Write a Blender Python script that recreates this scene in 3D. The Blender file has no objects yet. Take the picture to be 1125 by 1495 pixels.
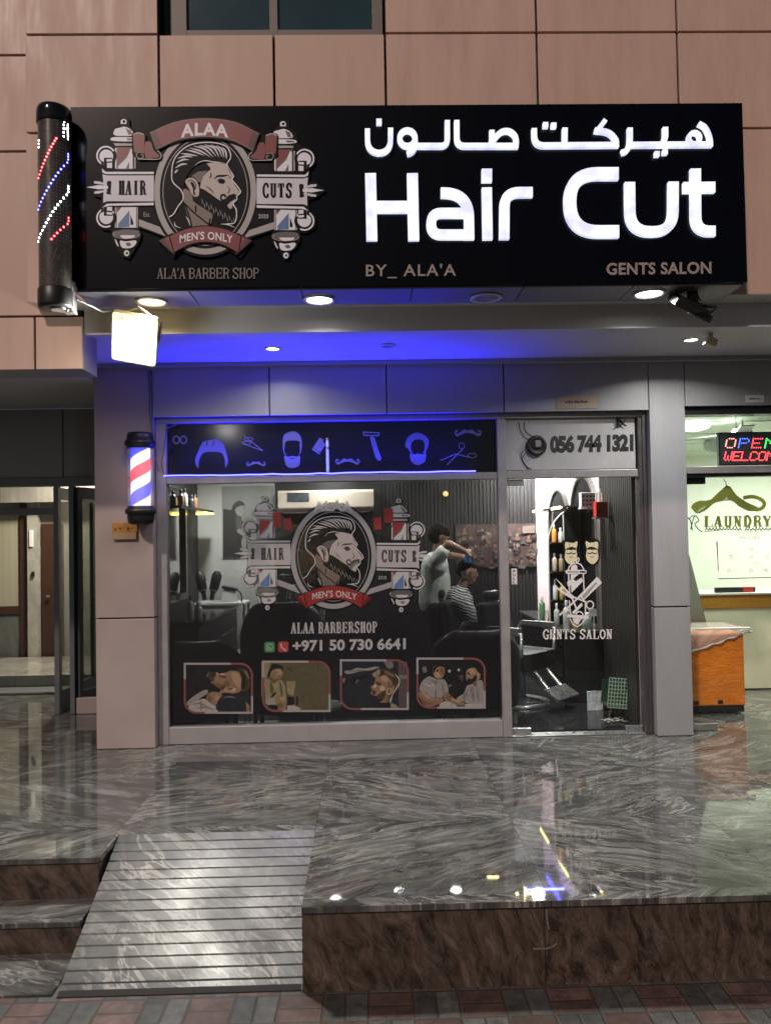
import bpy, bmesh, math, random
from math import sin, cos, pi, radians, sqrt, atan2
from mathutils import Vector, Matrix
from mathutils.geometry import tessellate_polygon
random.seed(7)
SC = bpy.context.scene
COL = SC.collection

# ------------------------------------------------------------------ camera
YAW, PITCH, ROLL, CAMH, FPX = 0.0208, 0.02446, -0.01779, 1.7195, 1130.0
CXP, CYP, WP, HP = 562.5, 756.0, 1125.0, 1495.0
CAMP = Vector((0, -6.5, CAMH))
_f = Vector((sin(YAW)*cos(PITCH), cos(YAW)*cos(PITCH), sin(PITCH)))
_r0 = Vector((cos(YAW), -sin(YAW), 0)); _u0 = _r0.cross(_f)
_r = cos(ROLL)*_r0 + sin(ROLL)*_u0; _u = -sin(ROLL)*_r0 + cos(ROLL)*_u0
cam = bpy.data.cameras.new('camera'); camo = bpy.data.objects.new('camera', cam); COL.objects.link(camo)
M = Matrix.Identity(4)
for i in range(3):
    M[i][0] = _r[i]; M[i][1] = _u[i]; M[i][2] = -_f[i]; M[i][3] = CAMP[i]
camo.matrix_world = M
cam.sensor_fit = 'VERTICAL'; cam.sensor_height = 36.0; cam.sensor_width = 36.0
cam.lens = FPX/HP*36.0
cam.shift_y = (CYP-HP/2)/HP
cam.clip_end = 800; cam.clip_start = 0.05
SC.camera = camo

# ------------------------------------------------------------------ world, sun, exposure
SUNDIR = Vector((0.5, 1.0, -0.84)).normalized()          # direction the light travels
w = bpy.data.worlds.new('World'); SC.world = w; w.use_nodes = True
nt = w.node_tree; bg = nt.nodes['Background']
sky = nt.nodes.new('ShaderNodeTexSky'); sky.sky_type = 'NISHITA'; sky.sun_disc = False
sky.sun_elevation = math.asin(-SUNDIR.z); sky.sun_rotation = atan2(-SUNDIR.x, -SUNDIR.y)
nt.links.new(sky.outputs[0], bg.inputs[0]); bg.inputs[1].default_value = 0.011
sl = bpy.data.lights.new('street_glow', 'SUN'); sl.energy = 1.2; sl.angle = radians(2.5); sl.color = (1.0, 0.79, 0.69)
so = bpy.data.objects.new('street_glow', sl); COL.objects.link(so)
so.rotation_euler = SUNDIR.to_track_quat('-Z', 'Y').to_euler()
SC.view_settings.view_transform = 'Standard'; SC.view_settings.look = 'None'
SC.view_settings.exposure = 0.6; SC.view_settings.gamma = 1.0
SC.render.engine = 'CYCLES'
cy = SC.cycles
cy.use_denoising = True; cy.max_bounces = 8; cy.diffuse_bounces = 5; cy.glossy_bounces = 5
cy.transparent_max_bounces = 32; cy.sample_clamp_indirect = 4.0; cy.caustics_reflective = False; cy.caustics_refractive = False

# ------------------------------------------------------------------ helpers
def at(x, y, Y=None, Z=None, X=None):
    """point of a plane of the place that the photograph shows at pixel x, y"""
    d = _r*((x-CXP)/FPX) - _u*((y-CYP)/FPX) + _f
    if Y is not None: t = (Y-CAMP.y)/d.y
    elif Z is not None: t = (Z-CAMP.z)/d.z
    else: t = (X-CAMP.x)/d.x
    return CAMP + d*t
def ax(x, y, Y): return at(x, y, Y=Y).x
def az(x, y, Y): return at(x, y, Y=Y).z

def link(a, b): a.id_data.links.new(a, b)
MATS = {}
def mat(name, col, rough=0.5, metal=0.0, emit=None, es=0.0, var=0.0, vscale=6.0, bump=0.0, bscale=60.0, alpha=1.0, spec=0.5, coat=0.0, stretch=None):
    if name in MATS: return MATS[name]
    m = bpy.data.materials.new(name); m.use_nodes = True; MATS[name] = m
    t = m.node_tree; b = t.nodes['Principled BSDF']
    b.inputs['Base Color'].default_value = (*col, 1); b.inputs['Roughness'].default_value = rough
    b.inputs['Metallic'].default_value = metal; b.inputs['Specular IOR Level'].default_value = spec
    b.inputs['Coat Weight'].default_value = coat; b.inputs['Coat Roughness'].default_value = 0.05
    if emit: b.inputs['Emission Color'].default_value = (*emit, 1); b.inputs['Emission Strength'].default_value = es
    b.inputs['Alpha'].default_value = alpha
    if var or bump:
        tc = t.nodes.new('ShaderNodeTexCoord'); mp = t.nodes.new('ShaderNodeMapping')
        link(tc.outputs['Object'], mp.inputs['Vector'])
        if stretch: mp.inputs['Scale'].default_value = stretch
    if var:
        n = t.nodes.new('ShaderNodeTexNoise'); n.inputs['Scale'].default_value = vscale; n.inputs['Detail'].default_value = 7
        n.inputs['Roughness'].default_value = 0.65
        link(mp.outputs[0], n.inputs['Vector'])
        r = t.nodes.new('ShaderNodeMapRange'); r.inputs[1].default_value = 0.25; r.inputs[2].default_value = 0.75
        r.inputs[3].default_value = 1-var; r.inputs[4].default_value = 1+var*0.6
        link(n.outputs['Fac'], r.inputs[0])
        mx = t.nodes.new('ShaderNodeMix'); mx.data_type = 'RGBA'; mx.blend_type = 'MULTIPLY'; mx.inputs[0].default_value = 1
        mx.inputs[6].default_value = (*col, 1); link(r.outputs[0], mx.inputs[7]); link(mx.outputs[2], b.inputs['Base Color'])
        r2 = t.nodes.new('ShaderNodeMapRange'); r2.inputs[1].default_value = 0.3; r2.inputs[2].default_value = 0.7
        r2.inputs[3].default_value = max(0.02, rough*0.75); r2.inputs[4].default_value = min(1, rough*1.3)
        link(n.outputs['Fac'], r2.inputs[0]); link(r2.outputs[0], b.inputs['Roughness'])
    if bump:
        n2 = t.nodes.new('ShaderNodeTexNoise'); n2.inputs['Scale'].default_value = bscale; n2.inputs['Detail'].default_value = 4
        link(mp.outputs[0], n2.inputs['Vector'])
        bp = t.nodes.new('ShaderNodeBump'); bp.inputs['Strength'].default_value = bump; bp.inputs['Distance'].default_value = 0.01
        link(n2.outputs['Fac'], bp.inputs['Height']); link(bp.outputs[0], b.inputs['Normal'])
    return m
def emat(name, col, es):
    return mat(name, tuple(min(0.8, c*0.5+0.05) for c in col), 0.4, emit=col, es=es)
def glass(name, tint=(0.9, 0.93, 0.92), gloss=0.06, dirt=0.0):
    if name in MATS: return MATS[name]
    m = bpy.data.materials.new(name); m.use_nodes = True; MATS[name] = m
    t = m.node_tree; t.nodes.remove(t.nodes['Principled BSDF']); out = t.nodes['Material Output']
    tr = t.nodes.new('ShaderNodeBsdfTransparent'); tr.inputs[0].default_value = (*tint, 1)
    gl = t.nodes.new('ShaderNodeBsdfGlossy'); gl.inputs['Roughness'].default_value = 0.02
    fr = t.nodes.new('ShaderNodeFresnel'); geo = t.nodes.new('ShaderNodeNewGeometry'); im = t.nodes.new('ShaderNodeMapRange'); im.inputs[3].default_value = 1.45; im.inputs[4].default_value = 1/1.45
    link(geo.outputs['Backfacing'], im.inputs[0]); link(im.outputs[0], fr.inputs[0])
    mx = t.nodes.new('ShaderNodeMixShader')
    link(fr.outputs[0], mx.inputs[0]); link(tr.outputs[0], mx.inputs[1]); link(gl.outputs[0], mx.inputs[2])
    last = mx
    if dirt:
        df = t.nodes.new('ShaderNodeBsdfDiffuse'); df.inputs[0].default_value = (0.5, 0.5, 0.48, 1)
        tc = t.nodes.new('ShaderNodeTexCoord'); n = t.nodes.new('ShaderNodeTexNoise'); n.inputs['Scale'].default_value = 2.2; n.inputs['Detail'].default_value = 8
        link(tc.outputs['Object'], n.inputs['Vector'])
        r = t.nodes.new('ShaderNodeMapRange'); r.inputs[1].default_value = 0.4; r.inputs[2].default_value = 0.8; r.inputs[3].default_value = 0.0; r.inputs[4].default_value = dirt
        link(n.outputs['Fac'], r.inputs[0])
        m2 = t.nodes.new('ShaderNodeMixShader'); link(r.outputs[0], m2.inputs[0]); link(mx.outputs[0], m2.inputs[1]); link(df.outputs[0], m2.inputs[2]); last = m2
    link(last.outputs[0], out.inputs[0])
    return m
def film(name, col, op, rough=0.3):
    """printed translucent film: op = opacity"""
    if name in MATS: return MATS[name]
    m = bpy.data.materials.new(name); m.use_nodes = True; MATS[name] = m
    t = m.node_tree; b = t.nodes['Principled BSDF']; out = t.nodes['Material Output']
    b.inputs['Base Color'].default_value = (*col, 1); b.inputs['Roughness'].default_value = rough
    tr = t.nodes.new('ShaderNodeBsdfTransparent')
    mx = t.nodes.new('ShaderNodeMixShader'); mx.inputs[0].default_value = op
    link(tr.outputs[0], mx.inputs[1]); link(b.outputs[0], mx.inputs[2]); link(mx.outputs[0], out.inputs[0])
    return m

def thing(name, label, cat, loc=(0, 0, 0), group=None):
    o = bpy.data.objects.new(name, None); COL.objects.link(o); o.location = loc; o.empty_display_size = 0.1
    o['label'] = label; o['category'] = cat
    if group: o['group'] = group
    return o
def tag(o, label, cat, group=None):
    o['label'] = label; o['category'] = cat
    if group: o['group'] = group
    return o
def base_of(p):
    v = Vector((0, 0, 0))
    while p is not None: v += p.location; p = p.parent
    return v
def dup(o, loc=None, label=None, parent=None):
    c = o.copy(); COL.objects.link(c)
    if parent is not None: c.parent = parent
    if loc is not None: c.location = loc
    if label: c['label'] = label
    for ch in list(o.children): dup(ch, parent=c)
    return c

class MB:
    def __init__(s): s.v = []; s.f = []; s.m = []; s.smooth = []
    def add(s, vs, fs, mi=0, sm=False):
        n = len(s.v); s.v += [Vector(a) for a in vs]
        for f in fs: s.f.append([i+n for i in f]); s.m.append(mi); s.smooth.append(sm)
        return s
    def box(s, x0, x1, y0, y1, z0, z1, mi=0, rot=None, piv=None):
        vs = [Vector((x, y, z)) for x in (x0, x1) for y in (y0, y1) for z in (z0, z1)]
        if rot is not None:
            p = Vector(piv) if piv is not None else Vector(((x0+x1)/2, (y0+y1)/2, (z0+z1)/2))
            vs = [rot @ (v-p) + p for v in vs]
        return s.add(vs, [(0, 1, 3, 2), (4, 6, 7, 5), (0, 4, 5, 1), (2, 3, 7, 6), (0, 2, 6, 4), (1, 5, 7, 3)], mi)
    def rings(s, rings, mi=0, caps=True, sm=True, closed=True):
        n = len(rings[0]); b = len(s.v); vs = [p for r in rings for p in r]; fs = []
        for k in range(len(rings)-1):
            for i in range(n if closed else n-1):
                j = (i+1) % n
                fs.append((k*n+i, k*n+j, (k+1)*n+j, (k+1)*n+i))
        s.add(vs, fs, mi, sm)
        if caps and closed:
            s.add(rings[0], [tuple(range(n))[::-1]], mi); s.add(rings[-1], [tuple(range(n))], mi)
        return s
    def cyl(s, p0, p1, r0, r1=None, n=20, mi=0, caps=True, sm=True):
        r1 = r0 if r1 is None else r1; p0 = Vector(p0); p1 = Vector(p1)
        d = (p1-p0).normalized(); a = d.orthogonal().normalized(); b = d.cross(a)
        R = [[p+(a*cos(2*pi*i/n)+b*sin(2*pi*i/n))*r for i in range(n)] for p, r in ((p0, r0), (p1, r1))]
        return s.rings(R, mi, caps, sm)
    def lathe(s, c, prof, n=28, mi=0, axis=Vector((0, 0, 1)), caps=True):
        """prof: list of (radius, height) along the axis"""
        c = Vector(c); a = axis.orthogonal().normalized(); b = axis.cross(a)
        R = [[c+axis*h+(a*cos(2*pi*i/n)+b*sin(2*pi*i/n))*max(r, 1e-4) for i in range(n)] for r, h in prof]
        return s.rings(R, mi, caps, True)
    def tube(s, pts, r, n=8, mi=0, closed=False):
        pts = [Vector(p) for p in pts]; R = []; up = None
        for i, p in enumerate(pts):
            d = (pts[min(i+1, len(pts)-1)]-pts[max(i-1, 0)]).normalized()
            if up is None: up = d.orthogonal().normalized()
            up = (up-d*up.dot(d)).normalized(); b = d.cross(up)
            rr = r[i] if isinstance(r, (list, tuple)) else r
            R.append([p+(up*cos(2*pi*k/n)+b*sin(2*pi*k/n))*rr for k in range(n)])
        return s.rings(R, mi, True, True)
    def sphere(s, c, r, n=16, m=10, mi=0, sc=(1, 1, 1)):
        c = Vector(c); R = []
        for k in range(m+1):
            t = pi*k/m; rr = max(1e-4, sin(t))*r
            R.append([c+Vector((cos(2*pi*i/n)*rr*sc[0], sin(2*pi*i/n)*rr*sc[1], -cos(t)*r*sc[2])) for i in range(n)])
        return s.rings(R, mi, True, True)
    def prism(s, pts, axis, a0, a1, mi=0, holes=()):
        """extrude a 2D outline along an axis ('x','y','z'); outline in the two other coordinates in order"""
        def P(q, h): return Vector((h, q[0], q[1])) if axis == 'x' else Vector((q[0], h, q[1])) if axis == 'y' else Vector((q[0], q[1], h))
        loops = [list(pts)]+[list(h) for h in holes]
        tris = tessellate_polygon([[Vector((q[0], q[1], 0)) for q in L] for L in loops])
        flat = [q for L in loops for q in L]
        s.add([P(q, a0) for q in flat], [tuple(t) for t in tris], mi); s.add([P(q, a1) for q in flat], [tuple(t) for t in tris], mi)
        for L in loops:
            n = len(L); s.add([P(q, a0) for q in L]+[P(q, a1) for q in L], [(i, (i+1) % n, n+(i+1) % n, n+i) for i in range(n)], mi)
        return s
    def build(s, name, mats, parent=None, bevel=0.0, kind=None, seg=2, fixn=True):
        me = bpy.data.meshes.new(name); b = base_of(parent) if parent is not None else Vector((0, 0, 0))
        me.from_pydata([tuple(v-b) for v in s.v], [], s.f)
        if not isinstance(mats, (list, tuple)): mats = [mats]
        for m in mats: me.materials.append(m)
        me.polygons.foreach_set('material_index', s.m); me.polygons.foreach_set('use_smooth', s.smooth)
        if fixn:
            bm = bmesh.new(); bm.from_mesh(me); bmesh.ops.recalc_face_normals(bm, faces=bm.faces[:]); bm.to_mesh(me); bm.free()
        me.update()
        o = bpy.data.objects.new(name, me); COL.objects.link(o)
        if parent is not None: o.parent = parent
        if kind: o['kind'] = kind
        if bevel:
            md = o.modifiers.new('bevel', 'BEVEL'); md.width = bevel; md.segments = seg; md.limit_method = 'ANGLE'; md.angle_limit = radians(40)
        return o
def lamp(parent, kind, loc, energy, col=(1, 1, 1), size=0.1, aim=(0, 0, -1), size_y=None, spread=None, spot=None, blend=0.5):
    l = bpy.data.lights.new('glow', kind); l.energy = energy; l.color = col
    if kind == 'AREA':
        l.size = size
        if size_y: l.shape = 'RECTANGLE'; l.size_y = size_y
        else: l.shape = 'DISK'
        if spread: l.spread = radians(spread)
    elif kind == 'SPOT': l.shadow_soft_size = size; l.spot_size = radians(spot or 100); l.spot_blend = blend
    else: l.shadow_soft_size = size
    o = bpy.data.objects.new('glow', l); COL.objects.link(o)
    if parent is not None: o.parent = parent
    o.location = Vector(loc) - (base_of(parent) if parent is not None else Vector((0, 0, 0)))
    o.rotation_euler = Vector(aim).to_track_quat('-Z', 'Y').to_euler()
    return o

def cr(pts, n=6, closed=False):
    """Catmull-Rom through points"""
    P = [Vector((p[0], p[1])) for p in pts]; N = len(P); out = []
    for i in range(N if closed else N-1):
        p0 = P[(i-1) % N] if closed or i > 0 else P[0]*2-P[1]
        p1 = P[i]; p2 = P[(i+1) % N]
        p3 = P[(i+2) % N] if closed or i+2 < N else P[-1]*2-P[-2]
        for k in range(n):
            t = k/n; t2 = t*t; t3 = t2*t
            q = 0.5*((2*p1)+(p2-p0)*t+(2*p0-5*p1+4*p2-p3)*t2+(3*p1-p0-3*p2+p3)*t3)
            out.append((q.x, q.y))
    if not closed: out.append((P[-1].x, P[-1].y))
    return out
def ell(cx, cy, rx, ry, a0=0, a1=360, n=40):
    full = abs(a1-a0) >= 360
    return [(cx+rx*cos(radians(a0+(a1-a0)*i/(n if full else n-1))), cy+ry*sin(radians(a0+(a1-a0)*i/(n if full else n-1)))) for i in range(n)]
def rrect(x0, y0, x1, y1, r, n=5):
    o = []
    for cx, cy, a in ((x1-r, y1-r, 0), (x0+r, y1-r, 90), (x0+r, y0+r, 180), (x1-r, y0+r, 270)):
        o += [(cx+r*cos(radians(a+90*k/n)), cy+r*sin(radians(a+90*k/n))) for k in range(n+1)]
    return o
def fillet(pts, r, n=6):
    """round the corners of an open path"""
    out = [pts[0]]
    for i in range(1, len(pts)-1):
        a, b, c = (Vector(pts[j]) for j in (i-1, i, i+1))
        rr = r[i-1] if isinstance(r, (list, tuple)) else r
        u = (a-b); v = (c-b); d = min(rr, u.length*0.98, v.length*0.98); u.normalize(); v.normalize()
        p = b+u*d; q = b+v*d
        for k in range(n+1):
            t = k/n; w_ = p*(1-t)**2+b*2*t*(1-t)+q*t*t; out.append((w_.x, w_.y))
    out.append(pts[-1]); return out

def text2d(s, bold=0.0, space=1.0):
    """2D triangles of a line of text set in the built-in face: verts, faces, cap-height box"""
    c = bpy.data.curves.new('t', 'FONT'); c.body = s; c.offset = bold; c.space_character = space; c.resolution_u = 3
    o = bpy.data.objects.new('t', c); COL.objects.link(o)
    me = o.evaluated_get(bpy.context.evaluated_depsgraph_get()).to_mesh()
    vs = [(v.co.x, v.co.y) for v in me.vertices]; fs = [tuple(p.vertices) for p in me.polygons]
    bpy.data.objects.remove(o); bpy.data.curves.remove(c)
    xs = [v[0] for v in vs]
    return vs, fs, (min(xs), max(xs), 0.0-bold, 0.687+bold)

# condensed slab-serif capitals drawn as strokes on a unit-high box; returns (width, [ (points, weight) ])
def serif_glyph(ch, w=0.5, st=0.15, th=0.05, sf=0.05):
    S = []
    def stem(x, a=0.0, b=1.0, wt=st): S.append(([(x, a), (x, b)], wt))
    def slab(x, y, l=None):
        l = l or st+2*sf; yy = 0.03 if y == 0 else 0.97
        S.append(([(x-l/2, yy), (x+l/2, yy)], 0.06))
    L = st/2+sf; R = w-st/2-sf
    if ch == 'I': stem(w/2) ; slab(w/2, 0); slab(w/2, 1)
    elif ch == 'H':
        stem(L); stem(R); S.append(([(L, .5), (R, .5)], th*1.3))
        for x in (L, R): slab(x, 0); slab(x, 1)
    elif ch == 'A':
        S.append(([(sf*1.2, 0), (w/2-.02, 1)], th*1.4)); S.append(([(w-st/2-sf, 0), (w/2-.01, .98)], st))
        S.append(([(w*.25, .3), (w*.72, .3)], th*1.2)); slab(sf*1.4, 0, .2); slab(w-st/2-sf, 0)
    elif ch == 'L':
        stem(L); slab(L, 0); slab(L, 1); S.append(([(L, .035), (w-.03, .035)], .07)); S.append(([(w-.04, 0), (w-.04, .3)], .07))
    elif ch == 'T':
        stem(w/2); slab(w/2, 0); S.append(([(0.02, .965), (w-.02, .965)], .07)); S.append(([(.045, .72), (.045, 1)], .07)); S.append(([(w-.045, .72), (w-.045, 1)], .07))
    elif ch == 'E':
        stem(L); slab(L, 0); slab(L, 1)
        for y in (.035, .965): S.append(([(L, y), (w-.03, y)], .07))
        S.append(([(w-.05, 0), (w-.05, .26)], .07)); S.append(([(w-.05, .74), (w-.05, 1)], .07)); S.append(([(L, .5), (w*.75, .5)], th*1.3)); S.append(([(w*.75, .38), (w*.75, .62)], .06))
    elif ch in 'PRB':
        stem(L); slab(L, 0); slab(L, 1)
        top = cr([(L, .97), (w*.62, .95), (w-st*.55, .74), (w*.62, .53), (L, .5)], 6)
        S.append((top, st*.62))
        if ch == 'R': S.append((cr([(w*.5, .5), (w*.74, .4), (w*.78, .12), (w-.0, .03)], 5), st*.8))
        if ch == 'B': S.append((cr([(L, .5), (w*.65, .5), (w-st*.5, .27), (w*.62, .04), (L, .03)], 6), st*.66))
    elif ch == 'D':
        stem(L); slab(L, 0); slab(L, 1); S.append((cr([(L, .97), (w*.6, .94), (w-st*.5, .5), (w*.6, .06), (L, .03)], 7), st*.85))
    elif ch == 'O':
        S.append((cr([(w/2, .975), (st*.55, .72), (st*.5, .5), (st*.55, .28), (w/2, .025), (w-st*.55, .28), (w-st*.5, .5), (w-st*.55, .72), (w/2, .975)], 5), st*.82))
    elif ch in 'CG':
        S.append((cr([(w-.06, .74), (w*.72, .95), (w*.45, .96), (st*.55, .72), (st*.5, .5), (st*.55, .28), (w*.45, .04), (w*.75, .05), (w-.07, .27)], 5), st*.8))
        S.append(([(w-.05, .66), (w-.05, .96)], .06))
        if ch == 'G': S.append(([(w-st*.6, .03), (w-st*.6, .42)], st)); S.append(([(w*.5, .43), (w, .43)], .06))
    elif ch == 'S':
        S.append((cr([(w-.07, .76), (w*.7, .95), (w*.4, .96), (st*.6, .78), (w*.35, .57), (w*.68, .43), (w-st*.6, .22), (w*.6, .04), (w*.3, .05), (.07, .25)], 5), st*.85))
        S.append(([(w-.05, .68), (w-.05, .97)], .06)); S.append(([(.05, .03), (.05, .33)], .06))
    elif ch == 'U':
        S.append((cr([(L, 1), (L, .3), (L+.03, .12), (w*.52, .03), (R-.01, .14), (R, .3), (R, 1)], 5), st*.8)); slab(L, 1); slab(R, 1, st+sf)
    elif ch == 'N':
        stem(L*.9, wt=th*1.4); stem(R, wt=th*1.4); S.append(([(L*.8, .98), (R, .02)], st)); slab(L*.9, 0); slab(L*.7, 1); slab(R, 1)
    elif ch == 'Y':
        S.append(([(sf*1.6, 1), (w/2, .45)], st)); S.append(([(w-sf*1.4, 1), (w/2+.02, .45)], th*1.4)); stem(w/2, 0, .48); slab(w/2, 0); slab(st*.6, 1); slab(w-st*.5, 1, .18)
    elif ch == "'": S.append(([(.06, 1), (.03, .72)], .09)); return .12, S
    elif ch == ' ': return .22, S
    return w, S

class Art:
    """flat artwork on a plane Y = const, laid out on the pixels where the photograph shows it"""
    def __init__(s, Y, xf=None, th=0.0, eps=0.00006, off=0.0):
        s.Y = Y; s.xf = xf or (lambda x, y: (x, y)); s.th = th; s.eps = eps; s.off = off; s.k = 0
        s.mb = MB(); s.mats = []
    def mi(s, m):
        if m not in s.mats: s.mats.append(m)
        return s.mats.index(m)
    def W(s, x, y):
        x, y = s.xf(x, y); p = at(x, y, Y=s.Y); return (p.x, p.z)
    def tri(s, vs, fs, m, lift=0.0, th=None):
        s.k += 1; y = s.Y-s.off-s.eps*s.k-lift; th = s.th if th is None else th
        q = [s.W(*v) for v in vs]
        s.mb.add([(a, y, b) for a, b in q], fs, s.mi(m))
    def poly(s, pts, m, holes=(), lift=0.0, th=None):
        if m is None: return
        s.k += 1; y = s.Y-s.off-s.eps*s.k-lift; th = s.th if th is None else th
        loops = [[s.W(*p) for p in L] for L in [pts]+list(holes)]
        if th > 0:
            s.mb.prism(loops[0], 'y', y-th, y, s.mi(m), loops[1:]); return
        tris = tessellate_polygon([[Vector((a, b, 0)) for a, b in L] for L in loops])
        fl = [p for L in loops for p in L]
        s.mb.add([(a, y, b) for a, b in fl], [tuple(t) for t in tris], s.mi(m))
    def stroke(s, pts, wd, m, lift=0.0, th=None, taper=False, closed=False):
        if m is None: return
        P = [Vector((p[0], p[1])) for p in pts]; Q = [P[0]]
        for p in P[1:]:
            if (p-Q[-1]).length > 1e-6: Q.append(p)
        P = Q; N = len(P)
        if N < 2: return
        if closed and (P[0]-P[-1]).length < 1e-5: P = P[:-1]; N -= 1
        Lf = []; Rt = []
        for i in range(N):
            a = P[i-1] if (i > 0 or closed) else None; b = P[(i+1) % N] if (i < N-1 or closed) else None
            d0 = (P[i]-a).normalized() if a is not None else None; d1 = (b-P[i]).normalized() if b is not None else None
            if d0 is None: d0 = d1
            if d1 is None: d1 = d0
            n0 = Vector((-d0.y, d0.x)); n1 = Vector((-d1.y, d1.x)); n = n0+n1
            if n.length < 1e-4: n = n0
            n.normalize(); k = 1/max(0.45, n.dot(n0))
            h = wd/2*k
            if taper: h *= max(0.08, sin(pi*(0.04+0.92*i/(N-1)))) if taper == 2 else max(0.06, 1-i/(N-1))
            Lf.append((P[i]+n*h)[:]); Rt.append((P[i]-n*h)[:])
        if closed: s.poly(Lf, m, [Rt[::-1]], lift, th)
        elif (s.th if th is None else th) > 0: s.poly(Lf+Rt[::-1], m, (), lift, th)
        else: s.tri(Lf+Rt, [(i, i+1, N+i+1, N+i) for i in range(N-1)], m, lift)
    def text(s, t, x0, y0, x1, y1, m, bold=0.0, space=1.0, warp=None, lift=0.0, slope=0.0):
        """built-in face, cap height from y0 (top) to y1 (baseline), fitted to x0..x1"""
        vs, fs, (a, b, c, d) = text2d(t, bold, space)
        out = []
        for u, v in vs:
            fx = (u-a)/(b-a); x = x0+fx*(x1-x0); y = y1-(v-c)/(d-c)*(y1-y0)+slope*(x-x0)
            if warp: x, y = warp(x, y)
            out.append((x, y))
        s.tri(out, fs, m, lift)
    def serif(s, t, x0, y0, x1, y1, m, w=0.5, st=0.15, th=0.05, sf=0.05, gap=0.07, lift=0.0, slope=0.0, cut=None, warp=None):
        G = [serif_glyph(c, w, st, th, sf) for c in t]; tot = sum(g[0] for g in G)+gap*(len(G)-1); u = 0; sx = (x1-x0)/tot; H = y1-y0
        for wd, S in G:
            for pts, wt in S:
                A = MBstroke(pts, wt)
                q = [(x0+(u+p[0])*sx, y1-p[1]*H+slope*(u+p[0])*sx) for p in A[0]]
                if warp: q = [warp(*p) for p in q]
                s.tri(q, A[1], m, lift)
            u += wd+gap
    def build(s, name, parent): return s.mb.build(name, s.mats, parent)
def MBstroke(pts, wd):
    P = [Vector(p) for p in pts]; N = len(P); L = []; R = []
    for i in range(N):
        d0 = (P[i]-P[i-1]).normalized() if i > 0 else (P[1]-P[0]).normalized()
        d1 = (P[i+1]-P[i]).normalized() if i < N-1 else d0
        n = Vector((-(d0.y+d1.y), d0.x+d1.x)); n.normalize(); k = wd/2/max(.5, n.dot(Vector((-d0.y, d0.x))))
        L.append((P[i]+n*k)[:]); R.append((P[i]-n*k)[:])
    return L+R, [(i, i+1, N+i+1, N+i) for i in range(N-1)]
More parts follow.
